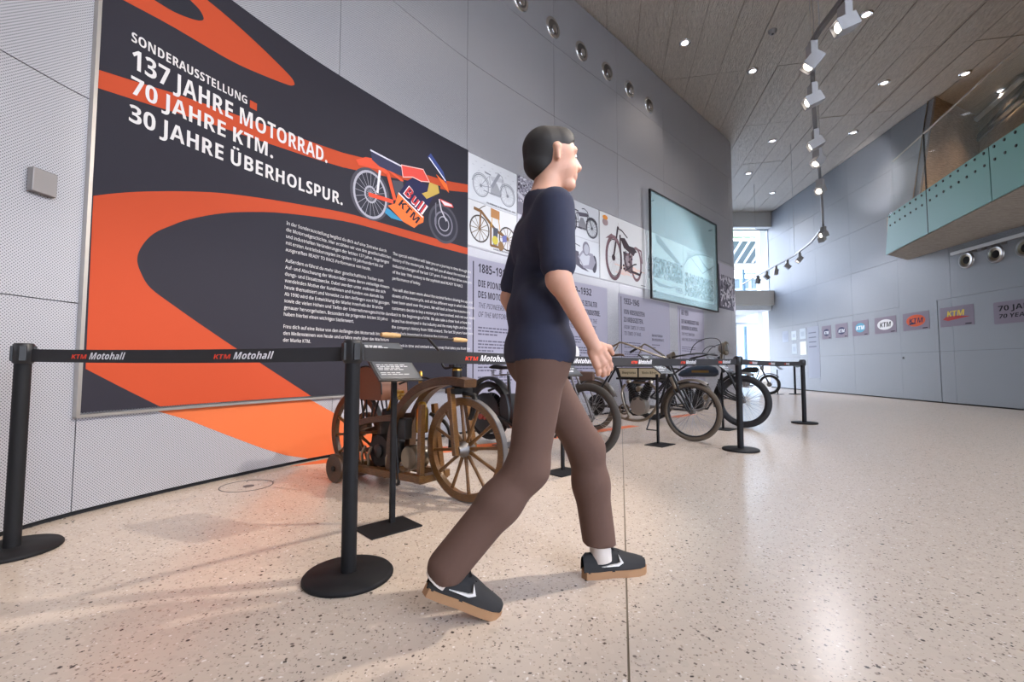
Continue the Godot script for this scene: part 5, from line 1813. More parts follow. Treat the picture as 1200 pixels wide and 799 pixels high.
func saddle(parent: Node3D, c: Vector3, l: float, w: float, m: Material) -> void:
	# seat pan seen from above: broad at the back, narrow nose in front; lofted
	var b := Buf.new()
	var st := [[-0.5, 0.30, 0.012], [-0.44, 0.85, 0.03], [-0.3, 1.0, 0.028], [-0.1, 0.8, 0.015], [0.12, 0.45, 0.012], [0.35, 0.26, 0.016], [0.47, 0.2, 0.01], [0.5, 0.08, -0.004]]
	var rings := []
	for s in st:
		var r := []
		for k in 12:
			var a := TAU * k / 12.0
			r.append(c + Vector3(s[0] * l, s[2] + 0.022 * sin(a) * (0.5 + 0.5 * s[1]) - (0.02 * absf(cos(a)) * s[1]), cos(a) * w / 2 * s[1]))
		rings.append(r)
	for i in rings.size() - 1:
		for k in 12:
			var k2 := (k + 1) % 12
			var mid := func(p: Vector3, s: Array) -> Vector3: return (p - (c + Vector3(s[0] * l, s[2] - 0.01, 0))).normalized()
			b.quadn(rings[i][k], rings[i][k2], rings[i + 1][k2], rings[i + 1][k], mid.call(rings[i][k], st[i]), mid.call(rings[i][k2], st[i]), mid.call(rings[i + 1][k2], st[i + 1]), mid.call(rings[i + 1][k], st[i + 1]))
	for e in [0, rings.size() - 1]:
		for k in range(1, 11):
			b.flat(rings[e][0], rings[e][k], rings[e][k + 1], Vector3(-1 if e == 0 else 1, 0, 0))
	var sd := part("saddle", b, m, parent)
	b = Buf.new()
	for s in [-1.0, 1.0]:
		var pts := []
		for i in 26:
			var t := i / 25.0
			pts.append(c + Vector3(-0.36 * l + 0.02 * cos(t * TAU * 4.0), -0.085 + t * 0.075, s * w * 0.3 + 0.02 * sin(t * TAU * 4.0)))
		tube(b, pts, 0.004, 5)
		rod(b, c + Vector3(-0.36 * l, -0.085, s * w * 0.3), c + Vector3(0.2 * l, -0.06, s * 0.02), 0.007, 6)
	part("springs", b, mats["dull_steel"], sd)

func at_heading(front: Vector2, length: float, dir: Vector2) -> Array:   # [position of the rear wheel's foot, turn]
	var d := dir.normalized()
	var r := front - d * length
	return [Vector3(r.x, 0, r.y), atan2(-d.y, d.x)]

# --- wooden riding car with outrigger wheels
func build_riding_car() -> void:
	var h := at_heading(Vector2(-0.31, -3.05), 1.2, Vector2(0.8, 0.6))
	var t := thing("wooden_riding_car", "early wooden motorcycle with spoked wooden wheels and brown leather saddle", "motorcycle", h[0], h[1])
	var oak: Material = mats["oak"]
	var dk: Material = mats["oak_dark"]
	var brass: Material = mats["brass"]
	var iron: Material = mats["dark_iron"]
	var R := 0.342
	for wx in [0.0, 1.2]:
		var c := V(wx, R)
		var b := Buf.new()
		lathe(b, [Vector2(R - 0.052, -0.019), Vector2(R - 0.006, -0.022), Vector2(R - 0.006, 0.022), Vector2(R - 0.052, 0.019)], across(c.x, c.y, 0), 48, Color.WHITE, true)
		var w := part("front_wheel" if wx > 0.5 else "rear_wheel", b, oak if wx > 0.5 else dk, t)
		b = Buf.new()
		lathe(b, [Vector2(R - 0.006, -0.023), Vector2(R, -0.021), Vector2(R, 0.021), Vector2(R - 0.006, 0.023)], across(c.x, c.y, 0), 48, Color.WHITE, true)
		part("iron_tyre", b, mats["dull_steel"], w)
		b = Buf.new()
		lathe(b, [Vector2(0.0, -0.075), Vector2(0.026, -0.075), Vector2(0.034, -0.05), Vector2(0.052, -0.028), Vector2(0.052, 0.028), Vector2(0.034, 0.05), Vector2(0.026, 0.075), Vector2(0.0, 0.075)], across(c.x, c.y, 0), 24)
		part("wheel_hub", b, mats["dull_steel"], w)
		for k in 12:
			var a := TAU * k / 12.0 + 0.12
			b = Buf.new()
			tube(b, [c + V(0.045 * cos(a), 0.045 * sin(a)), c + V(0.17 * cos(a), 0.17 * sin(a)), c + V((R - 0.05) * cos(a), (R - 0.05) * sin(a))], [0.014, 0.0105, 0.013], 8)
			part("spoke", b, oak, w)
	# backbone: two curved beams from the steering head over the engine to the floor of the frame
	var path := [V(1.24, 0.775), V(1.10, 0.79), V(0.95, 0.775), V(0.80, 0.72), V(0.68, 0.62), V(0.60, 0.50), V(0.56, 0.36), V(0.545, 0.12)]
	var sm := smooth_path(path, 5)
	for s in [-1.0, 1.0]:
		var b := Buf.new()
		for i in sm.size() - 1:
			var za: float = lerpf(0.028, 0.085, clampf((1.05 - sm[i].x) / 0.4, 0, 1)) * s
			var zb: float = lerpf(0.028, 0.085, clampf((1.05 - sm[i + 1].x) / 0.4, 0, 1)) * s
			var d: Vector3 = (sm[i + 1] - sm[i]).normalized() * 0.006
			bar(b, sm[i] + Vector3(0, 0, za) - d, sm[i + 1] + Vector3(0, 0, zb) + d, 0.056, 0.068, Vector3(0, 0, 1), 0.004)
		part("frame_beam", b, dk, t)
	# rear arch: from the backbone back and down round the engine
	var arch := smooth_path([V(0.62, 0.52), V(0.45, 0.50), V(0.28, 0.47), V(0.16, 0.42), V(0.11, 0.30), V(0.10, 0.10)], 5)
	for s in [-1.0, 1.0]:
		var b := Buf.new()
		for i in arch.size() - 1:
			var d: Vector3 = (arch[i + 1] - arch[i]).normalized() * 0.006
			bar(b, arch[i] + Vector3(0, 0, 0.11 * s) - d, arch[i + 1] + Vector3(0, 0, 0.11 * s) + d, 0.045, 0.072, Vector3(0, 0, 1), 0.004)
		part("rear_arch", b, dk, t)
		b = Buf.new()
		bar(b, V(-0.03, 0.335, 0.075 * s), V(0.30, 0.44, 0.10 * s), 0.03, 0.05, Vector3(0, 0, 1), 0.004)
		part("rear_fork", b, dk, t)
		b = Buf.new()
		bar(b, V(0.08, 0.105, 0.12 * s), V(0.92, 0.125, 0.12 * s), 0.05, 0.055, Vector3(0, 0, 1), 0.004)
		part("bottom_rail", b, oak, t)
	var b := Buf.new()
	for x in [0.12, 0.50, 0.88]:
		box(b, T(x, 0.115, 0), Vector3(0.07, 0.05, 0.27), 0.004)
	box(b, T(0.34, 0.085, 0), Vector3(0.36, 0.02, 0.24), 0.003)
	part("bottom_board", b, oak, t)
	b = Buf.new()
	bar(b, V(0.88, 0.12, 0.10), V(0.84, 0.62, 0.06), 0.035, 0.045, Vector3(0, 0, 1), 0.004)
	bar(b, V(0.88, 0.12, -0.10), V(0.84, 0.62, -0.06), 0.035, 0.045, Vector3(0, 0, 1), 0.004)
	part("front_strut", b, oak, t)
	# fork and steering
	for s in [-1.0, 1.0]:
		b = Buf.new()
		bar(b, V(1.2, 0.31, 0.085 * s), V(1.13, 0.745, 0.07 * s), 0.034, 0.048, Vector3(0, 0, 1), 0.004)
		part("fork_blade", b, mats["oak"], t)
	b = Buf.new()
	box(b, T(1.14, 0.725, 0), Vector3(0.09, 0.035, 0.18), 0.004)
	cyl(b, V(1.12, 0.70), V(1.12, 0.86), 0.034, 18)
	part("steering_head", b, iron, t)
	b = Buf.new()
	lathe(b, [Vector2(0.0, 0.0), Vector2(0.03, 0.0), Vector2(0.034, 0.04), Vector2(0.025, 0.05), Vector2(0.0, 0.05)], T(1.12, 0.83, 0), 16)
	part("head_cup", b, brass, t)
	b = Buf.new()
	for k in 5:
		cyl(b, V(1.12 + 0.04 * cos(k * 1.26), 0.885, 0.04 * sin(k * 1.26)), V(1.12 + 0.04 * cos(k * 1.26), 0.90, 0.04 * sin(k * 1.26)), 0.016, 8)
	cyl(b, V(1.12, 0.88), V(1.12, 0.90), 0.045, 14)
	part("star_knob", b, iron, t)
	b = Buf.new()
	tube(b, smooth_path([V(1.11, 0.895), V(1.02, 0.875), V(0.98, 0.90), V(0.96, 0.98), V(0.88, 1.05), V(0.83, 1.094)], 4), 0.009, 8)
	tube(b, [V(0.83, 1.094, -0.26), V(0.83, 1.094, 0.26)], 0.009, 8)
	var hb := part("handlebar", b, iron, t)
	for s in [-1.0, 1.0]:
		b = Buf.new()
		lathe(b, [Vector2(0.0, -0.075), Vector2(0.014, -0.075), Vector2(0.017, -0.03), Vector2(0.018, 0.04), Vector2(0.013, 0.075), Vector2(0.0, 0.075)], across(0.83, 1.094, s * 0.33), 14)
		part("wooden_grip", b, mats["wood_pale"], hb)
	# saddle: a deep arched leather seat
	b = Buf.new()
	var prof := []
	for i in 13:
		var a := lerpf(0.0, PI, i / 12.0)
		prof.append(Vector2(0.20 * cos(a), 0.68 + 0.21 * pow(sin(a), 0.8)))
	prof.append(Vector2(-0.19, 0.635))
	prof.append(Vector2(0.19, 0.635))
	var pp := PackedVector2Array()
	for q in prof:
		pp.append(q)
	prism(b, pp, Transform3D(Basis(), V(0.275, 0, 0.0)), 0.25)
	var sd := part("saddle", b, mats["brown_leather"], t)
	for s in [-1.0, 1.0]:
		b = Buf.new()
		var rim := []
		for i in 13:
			rim.append(V(0.275 + prof[i].x, prof[i].y, s * 0.125))
		tube(b, rim, 0.006, 6)
		part("saddle_piping", b, iron, sd)
	b = Buf.new()
	for s in [-1.0, 1.0]:
		for x in [0.17, 0.24, 0.34, 0.40]:
			rod(b, V(x, 0.66, s * 0.09), V(0.29 + (x - 0.29) * 0.5, 0.47, s * 0.10), 0.007, 6)
	part("saddle_struts", b, iron, t)
	# engine: upright cylinder in a dark casing, brass fittings
	b = Buf.new()
	lathe(b, [Vector2(0.0, -0.085), Vector2(0.115, -0.085), Vector2(0.125, -0.06), Vector2(0.125, 0.06), Vector2(0.115, 0.085), Vector2(0.0, 0.085)], across(0.40, 0.255, 0), 28)
	cyl(b, V(0.40, 0.33), V(0.42, 0.56), 0.062, 22, 0.006)
	part("engine_casing", b, iron, t)
	for s in [-1.0, 1.0]:
		b = Buf.new()
		lathe(b, [Vector2(0.0, 0.0), Vector2(0.05, 0.0), Vector2(0.05, 0.012), Vector2(0.03, 0.02), Vector2(0.0, 0.022)], Transform3D(across(0, 0, 0).basis * Basis.from_scale(Vector3(1, s, s)), V(0.40, 0.255, s * 0.085)), 18)
		part("casing_cover", b, mats["black_paint"], t)
	b = Buf.new()
	for x in [0.22, 0.30, 0.52]:
		tube(b, [V(x, 0.12, 0.10), V(x + 0.01, 0.22, 0.115), V(x + 0.03, 0.28, 0.10)], 0.012, 8)
	part("mounting_lugs", b, mats["nickel"], t)
	b = Buf.new()
	lathe(b, [Vector2(0.0, 0.0), Vector2(0.042, 0.0), Vector2(0.045, 0.01), Vector2(0.045, 0.16), Vector2(0.035, 0.175), Vector2(0.03, 0.20), Vector2(0.022, 0.215), Vector2(0.0, 0.22)], T(0.80, 0.42, 0.02), 22)
	lathe(b, [Vector2(0.0, 0.0), Vector2(0.012, 0.0), Vector2(0.016, 0.03), Vector2(0.013, 0.09), Vector2(0.0, 0.10)], T(0.79, 0.76, 0.03), 12)
	part("brass_lamp_tank", b, brass, t)
	b = Buf.new()
	for k in 4:
		cyl(b, V(0.56, 0.62 + k * 0.025, -0.06 + k * 0.02), V(0.60, 0.63 + k * 0.025, 0.04 + k * 0.02), 0.016, 12)
	tube(b, smooth_path([V(0.60, 0.70, 0.02), V(0.52, 0.68, 0.05), V(0.47, 0.58, 0.05), V(0.43, 0.55, 0.04)], 4), 0.01, 8)
	part("brass_valve_gear", b, brass, t)
	b = Buf.new()
	box(b, T(0.655, 0.44, 0.055), Vector3(0.085, 0.15, 0.07), 0.006)
	part("ignition_box", b, mats["black_paint"], t)
	b = Buf.new()
	lathe(b, [Vector2(0.0, -0.07), Vector2(0.08, -0.07), Vector2(0.088, -0.055), Vector2(0.088, 0.055), Vector2(0.08, 0.07), Vector2(0.0, 0.07)], across(0.715, 0.235, 0.0), 26)
	part("drum", b, mats["nickel"], t)
	b = Buf.new()
	tube(b, smooth_path([V(0.64, 0.40, 0.12), V(0.66, 0.28, 0.13), V(0.69, 0.16, 0.14), V(0.70, 0.08, 0.14), V(0.68, 0.06, 0.14)], 4), 0.012, 8)
	part("brake_lever", b, iron, t)
	b = Buf.new()
	tube(b, smooth_path([V(0.62, 0.76, 0.08), V(0.74, 0.80, 0.06), V(0.86, 0.81, 0.06), V(0.93, 0.79, 0.05)], 4), 0.008, 6)
	part("control_rod", b, iron, t)
	b = Buf.new()
	tube(b, smooth_path([V(0.84, 0.55, -0.02), V(0.95, 0.50, -0.05), V(1.0, 0.42, -0.06), V(0.98, 0.30, -0.08)], 4), 0.014, 8)
	part("fuel_pipe", b, iron, t)
	b = Buf.new()
	for q in [[V(1.18, 0.71), V(1.28, 0.70), V(1.30, 0.62)], [V(1.28, 0.70), V(1.26, 0.58), V(1.24, 0.54)]]:
		tube(b, q, 0.016, 8)
	part("brake_shoe_arm", b, iron, t)
	# belt pulley on the rear wheel and two outrigger wheels
	b = Buf.new()
	lathe(b, [Vector2(0.13, -0.012), Vector2(0.165, -0.016), Vector2(0.165, 0.016), Vector2(0.13, 0.012)], across(0.0, R, -0.09), 30, Color.WHITE, true)
	part("belt_pulley", b, dk, t)
	for s in [-1.0, 1.0]:
		b = Buf.new()
		lathe(b, [Vector2(0.0, -0.014), Vector2(0.104, -0.016), Vector2(0.108, -0.01), Vector2(0.108, 0.01), Vector2(0.104, 0.016), Vector2(0.0, 0.014)], across(0.07, 0.108, s * 0.235), 30)
		var ow := part("outrigger_wheel", b, dk, t)
		b = Buf.new()
		lathe(b, [Vector2(0.0, -0.025), Vector2(0.02, -0.025), Vector2(0.02, 0.025), Vector2(0.0, 0.025)], across(0.07, 0.108, s * 0.235), 14)
		part("axle_nut", b, iron, ow)
		b = Buf.new()
		bar(b, V(0.07, 0.108, s * 0.225), V(0.12, 0.118, s * 0.10), 0.025, 0.025, Vector3.UP, 0.003)
		part("outrigger_arm", b, iron, t)

# --- low black machine on a three-legged display rack
func build_low_bike() -> void:
	var h := at_heading(Vector2(0.759, -4.55), 1.436, Vector2(0.722, 0.692))
	var t := thing("low_black_motorcycle", "black vintage motorcycle with disc rear wheel and low engine on a display rack", "motorcycle", h[0], h[1])
	var blk: Material = mats["black_paint"]
	wheel(t, "front_wheel", V(1.436, 0.362), 0.362, 0.036, mats["dusty_rubber"], blk, 32)
	wheel(t, "rear_wheel", V(0.0, 0.362), 0.350, 0.034, mats["black_rubber"], blk, 24)
	var b := Buf.new()
	for s in [-1.0, 1.0]:
		lathe(b, [Vector2(0.0, 0.0), Vector2(0.22, 0.0), Vector2(0.245, 0.008), Vector2(0.23, 0.016), Vector2(0.06, 0.026), Vector2(0.0, 0.028)], Transform3D(across(0, 0, 0).basis * Basis.from_scale(Vector3(1, s, s)), V(-0.01, 0.33, s * 0.045)), 36)
	part("wheel_disc", b, mat("disc_black", "1e1d1e", 0.4), t)
	b = Buf.new()
	for s in [-1.0, 1.0]:
		cyl(b, V(-0.05, 0.29, s * 0.075), V(-0.05, 0.29, s * 0.105), 0.035, 16)
		cyl(b, V(0.02, 0.275, s * 0.075), V(0.02, 0.275, s * 0.095), 0.02, 12)
	part("red_hub_nut", b, mat("red_lead", "8f3b2c", 0.5), t)
	fender(t, V(0.0, 0.362), 0.40, -15.0, 175.0, 0.11, blk)
	fender(t, V(1.436, 0.362), 0.40, 175.0, 245.0, 0.09, blk)
	# frame
	rods(t, "main_tube", [[V(0.02, 0.36, 0.07), V(0.38, 0.26, 0.07), V(0.60, 0.14, 0.06), V(0.98, 0.14, 0.05), V(1.10, 0.40, 0.04), V(1.18, 0.78, 0)], [V(0.02, 0.36, -0.07), V(0.38, 0.26, -0.07), V(0.60, 0.14, -0.06), V(0.98, 0.14, -0.05), V(1.10, 0.40, -0.04), V(1.18, 0.78, 0)]], 0.014, blk)
	rods(t, "seat_tube", [[V(0.33, 0.78), V(0.36, 0.50), V(0.44, 0.20)], [V(0.50, 0.30, 0.03), V(0.78, 0.76, 0), V(1.17, 0.84, 0)], [V(0.36, 0.52), V(0.20, 0.66), V(0.05, 0.60, 0.06)]], 0.016, blk)
	rods(t, "seat_post", [[V(0.33, 0.56), V(0.32, 0.83)]], 0.013, mats["dull_steel"])
	b = Buf.new()
	prism(b, pv([0.24, 0.56, 0.40, 0.58, 0.48, 0.20, 0.36, 0.18, 0.22, 0.30]), Transform3D(), 0.09)
	part("chain_case", b, blk, t)
	b = Buf.new()
	tube(b, smooth_path([V(0.40, 0.24, 0.06), V(0.46, 0.20, 0.07), V(0.50, 0.28, 0.08), V(0.53, 0.26, 0.08), V(0.50, 0.36, 0.07)], 4), 0.012, 8)
	part("copper_pipe", b, mat("copper", "a2603f", 0.35, 0.9), t)
	saddle(t, V(0.30, 0.865), 0.46, 0.22, mats["black_leather"])
	# engine lying low
	b = Buf.new()
	cyl(b, V(0.58, 0.24, -0.07), V(0.58, 0.24, 0.07), 0.10, 26, 0.008)
	part("crankcase", b, mats["dark_iron"], t)
	b = Buf.new()
	cylinder_barrel(b, V(0.66, 0.25), V(0.92, 0.28), 0.085, 9)
	cylinder_barrel(b, V(0.62, 0.30, 0.02), V(0.74, 0.47, 0.02), 0.06, 6)
	part("engine_cylinder", b, mats["dark_iron"], t)
	b = Buf.new()
	cyl(b, V(0.72, 0.15, 0.06), V(0.98, 0.18, 0.07), 0.05, 20, 0.01)
	part("silencer", b, mats["dull_steel"], t)
	b = Buf.new()
	for k in 4:
		rod(b, V(0.56 + k * 0.04, 0.30, 0.07), V(0.60 + k * 0.05, 0.44, 0.05), 0.007, 6)
	tube(b, smooth_path([V(0.80, 0.38, 0.05), V(0.88, 0.40, 0.06), V(0.96, 0.36, 0.07), V(0.98, 0.24, 0.07)], 4), 0.014, 8)
	part("pipes_and_rods", b, mats["steel"], t)
	# fork, bars, lamp
	rods(t, "front_fork", [[V(1.436, 0.362, 0.075), V(1.34, 0.62, 0.06), V(1.19, 0.94, 0.03)], [V(1.436, 0.362, -0.075), V(1.34, 0.62, -0.06), V(1.19, 0.94, -0.03)], [V(1.45, 0.362, 0.085), V(1.28, 0.70, 0.07)], [V(1.45, 0.362, -0.085), V(1.28, 0.70, -0.07)]], 0.011, mats["dull_steel"])
	rods(t, "steering_head", [[V(1.22, 0.76), V(1.15, 1.0)]], 0.026, blk)
	rods(t, "handlebar", [smooth_path([V(0.72, 0.98, 0.33), V(0.92, 0.99, 0.30), V(1.10, 1.02, 0.16), V(1.16, 1.0, 0.0), V(1.10, 1.02, -0.16), V(0.92, 0.99, -0.30), V(0.72, 0.98, -0.33)], 4)], 0.011, mats["nickel"])
	b = Buf.new()
	lathe(b, [Vector2(0.0, 0.0), Vector2(0.03, 0.005), Vector2(0.06, 0.05), Vector2(0.07, 0.10)], Transform3D(Basis(Vector3(0, 1, 0), Vector3(1, 0, 0), Vector3(0, 0, -1)), V(1.18, 1.03)), 22)
	var lamp := part("headlamp", b, blk, t)
	b = Buf.new()
	lathe(b, [Vector2(0.0, 0.0), Vector2(0.072, 0.0), Vector2(0.072, 0.008), Vector2(0.0, 0.02)], Transform3D(Basis(Vector3(0, 1, 0), Vector3(1, 0, 0), Vector3(0, 0, -1)), V(1.275, 1.03)), 22)
	part("lamp_glass", b, mat("lamp_white", "d9d6cf", 0.3), lamp)
	# the rack it stands on
	var k := thing("display_rack", "low steel display rack with square legs under the black motorcycle", "display rack", h[0], h[1])
	b = Buf.new()
	box(b, T(0.52, 0.006, 0.06), Vector3(0.46, 0.012, 0.34), 0.002)
	part("foot_plate", b, mats["dull_steel"], k)
	for q in [V(0.34, 0, -0.08), V(0.62, 0, 0.12), V(0.74, 0, -0.06)]:
		b = Buf.new()
		bar(b, q + V(0, 0.012), q + V(0, 0.12), 0.045, 0.045, Vector3(0, 0, 1), 0.003)
		part("leg", b, mats["steel"], k)

func grip(parent: Node3D, p: Vector3, q: Vector3) -> void:
	var b := Buf.new()
	cyl(b, p, q, 0.017, 12, 0.004)
	part("grip", b, mats["black_rubber"], parent)

# --- twin-cylinder machine with a flat box tank
func build_twin_bike() -> void:
	var h := at_heading(Vector2(2.156, -5.481), 1.40, Vector2(0.724, 0.69))
	var t := thing("twin_cylinder_motorcycle", "vintage motorcycle with V-twin engine and lettered black box tank", "motorcycle", h[0], h[1])
	var blk: Material = mats["black_paint"]
	wheel(t, "front_wheel", V(1.40, 0.35), 0.35, 0.030, mats["tan_rubber"], blk, 36)
	wheel(t, "rear_wheel", V(0.0, 0.35), 0.35, 0.030, mats["tan_rubber"], blk, 36)
	fender(t, V(0.0, 0.35), 0.39, 20.0, 215.0, 0.09, mat("brown_enamel", "4a4038", 0.45))
	fender(t, V(1.40, 0.35), 0.385, 60.0, 190.0, 0.08, mat("brown_enamel", "4a4038", 0.45))
	rods(t, "frame_tube", [[V(0.36, 0.90), V(1.10, 0.90)], [V(0.36, 0.90), V(0.44, 0.70), V(0.52, 0.34)], [V(0.52, 0.34), V(0.62, 0.26), V(0.86, 0.27), V(1.0, 0.45), V(1.12, 0.78)], [V(0.38, 0.73), V(1.13, 0.73)], [V(0.0, 0.35, 0.06), V(0.36, 0.88, 0.03)], [V(0.0, 0.35, -0.06), V(0.36, 0.88, -0.03)], [V(0.0, 0.35, 0.06), V(0.52, 0.34, 0.03)], [V(0.0, 0.35, -0.06), V(0.52, 0.34, -0.03)]], 0.014, blk)
	# tank with two cream name plates on each side
	var b := Buf.new()
	prism(b, pv([0.40, 0.875, 1.08, 0.875, 1.04, 0.745, 0.46, 0.745]), Transform3D(), 0.12)
	var tank := part("fuel_tank", b, blk, t)
	for s in [-1.0, 1.0]:
		for q in [[0.45, 0.865, 0.72, 0.865, 0.72, 0.755, 0.485, 0.755, "Husqvarna", 0.50], [0.745, 0.865, 1.055, 0.865, 1.025, 0.755, 0.745, 0.755, "Moto-Rêve", 0.785]]:
			b = Buf.new()
			prism(b, pv(q.slice(0, 8)), T(0, 0, s * 0.061), 0.004)
			part("name_plate", b, mat("cream_enamel", "b8ab8c", 0.45), tank)
			var g := ink()
			var flip: float = s
			var place := func(u: Vector2, off: float) -> Vector3: return Vector3(u.x if flip > 0 else 2 * (q[0] + q[2]) / 2 - u.x, u.y, flip * (0.063 + off))
			letter(g, q[8], "serif_bold", place, Vector2(q[9], 0.795), 0.032, 0.001, srgb("3a3226"), 0.20)
			part("name_lettering", g, mat("print", "ffffff"), tank)
	saddle(t, V(0.30, 1.035), 0.40, 0.24, mats["old_leather"])
	rods(t, "seat_post", [[V(0.37, 0.86), V(0.33, 0.99)]], 0.013, mats["dull_steel"])
	# engine
	b = Buf.new()
	lathe(b, [Vector2(0.0, -0.055), Vector2(0.115, -0.055), Vector2(0.125, -0.04), Vector2(0.125, 0.04), Vector2(0.115, 0.055), Vector2(0.0, 0.055)], across(0.72, 0.38, 0), 8)
	part("crankcase", b, mat("cast_aluminium", "9a938a", 0.45, 0.8), t)
	b = Buf.new()
	cylinder_barrel(b, V(0.68, 0.46), V(0.58, 0.67), 0.06, 8)
	cylinder_barrel(b, V(0.76, 0.46), V(0.86, 0.67), 0.06, 8)
	part("engine_cylinder", b, mats["dark_iron"], t)
	b = Buf.new()
	for x in [0.565, 0.875]:
		cyl(b, V(x - 0.03, 0.685, -0.03), V(x + 0.03, 0.70, 0.04), 0.03, 14, 0.004)
	cyl(b, V(0.72, 0.60, -0.05), V(0.72, 0.60, 0.05), 0.035, 16, 0.004)
	rod(b, V(0.60, 0.68), V(0.84, 0.68), 0.014, 8)
	part("valve_and_carburettor", b, mats["nickel"], t)
	rods(t, "exhaust_pipe", [smooth_path([V(0.90, 0.66, 0.05), V(0.98, 0.60, 0.07), V(1.0, 0.45, 0.08), V(0.93, 0.30, 0.08), V(0.80, 0.21, 0.08), V(0.60, 0.20, 0.08), V(0.40, 0.24, 0.09)], 5), smooth_path([V(0.54, 0.66, 0.05), V(0.50, 0.55, 0.07), V(0.54, 0.38, 0.08), V(0.60, 0.26, 0.08), V(0.56, 0.21, 0.08)], 5)], 0.017, mats["nickel"])
	b = Buf.new()
	cyl(b, V(0.0, 0.35, -0.09), V(0.0, 0.35, -0.075), 0.14, 26)
	part("belt_rim", b, mats["dark_iron"], t)
	b = Buf.new()
	lathe(b, [Vector2(0.055, -0.004), Vector2(0.075, -0.004), Vector2(0.075, 0.004), Vector2(0.055, 0.004)], across(0.52, 0.33, 0.05), 24, Color.WHITE, true)
	rod(b, V(0.52, 0.33, 0.06), V(0.44, 0.27, 0.08), 0.009, 8)
	rod(b, V(0.52, 0.33, -0.06), V(0.60, 0.40, -0.08), 0.009, 8)
	part("pedal_crank", b, mats["nickel"], t)
	b = Buf.new()
	box(b, Transform3D(Basis(Vector3(0, 0, 1), 0.2), V(0.44, 0.27, 0.125)), Vector3(0.09, 0.022, 0.07), 0.006)
	box(b, Transform3D(Basis(Vector3(0, 0, 1), 0.2), V(0.60, 0.40, -0.125)), Vector3(0.09, 0.022, 0.07), 0.006)
	part("pedal", b, mat("rusty_rubber", "6b4a3a", 0.8), t)
	rods(t, "side_stand", [[V(0.90, 0.27, 0.05), V(0.86, 0.10, 0.10), V(0.90, 0.10, 0.10)], [V(1.0, 0.27, 0.05), V(1.02, 0.10, 0.10), V(0.86, 0.10, 0.10)]], 0.009, blk)
	# carrier, fork, bars
	rods(t, "luggage_carrier", [[V(-0.28, 0.80, 0.09), V(0.24, 0.80, 0.09)], [V(-0.28, 0.80, -0.09), V(0.24, 0.80, -0.09)], [V(-0.28, 0.80, -0.09), V(-0.28, 0.80, 0.09)], [V(-0.10, 0.80, -0.09), V(-0.10, 0.80, 0.09)], [V(0.08, 0.80, -0.09), V(0.08, 0.80, 0.09)], [V(-0.24, 0.80, 0.09), V(0.0, 0.35, 0.08)], [V(-0.24, 0.80, -0.09), V(0.0, 0.35, -0.08)]], 0.008, mat("brown_enamel", "4a4038"))
	b = Buf.new()
	box(b, T(-0.02, 0.755, 0.12), Vector3(0.24, 0.13, 0.07), 0.02)
	part("tool_bag", b, mats["old_leather"], t)
	rods(t, "front_fork", [[V(1.40, 0.35, 0.06), V(1.26, 0.62, 0.05), V(1.12, 0.93, 0.035)], [V(1.40, 0.35, -0.06), V(1.26, 0.62, -0.05), V(1.12, 0.93, -0.035)], [V(1.38, 0.36, 0.07), V(1.20, 0.60, 0.06)], [V(1.38, 0.36, -0.07), V(1.20, 0.60, -0.06)]], 0.013, blk)
	b = Buf.new()
	cyl(b, V(1.22, 0.62, 0.03), V(1.16, 0.76, 0.03), 0.028, 16, 0.004)
	part("fork_spring", b, mats["nickel"], t)
	rods(t, "steering_head", [[V(1.15, 0.70), V(1.09, 0.97)]], 0.025, blk)
	var bars := rods(t, "handlebar", [smooth_path([V(0.42, 1.10, 0.34), V(0.58, 1.17, 0.33), V(0.66, 1.19, 0.30), V(0.90, 1.08, 0.17), V(1.08, 1.0, 0.0), V(0.90, 1.08, -0.17), V(0.66, 1.19, -0.30), V(0.58, 1.17, -0.33), V(0.42, 1.10, -0.34)], 5)], 0.012, mats["nickel"])
	for s in [-1.0, 1.0]:
		grip(bars, V(0.40, 1.09, 0.342 * s), V(0.53, 1.155, 0.334 * s))
	for s in [-1.0, 1.0]:
		rods(t, "brake_lever", [smooth_path([V(0.60, 1.17, 0.32 * s), V(0.56, 1.10, 0.33 * s), V(0.52, 1.03, 0.34 * s)], 4)], 0.007, mats["nickel"])

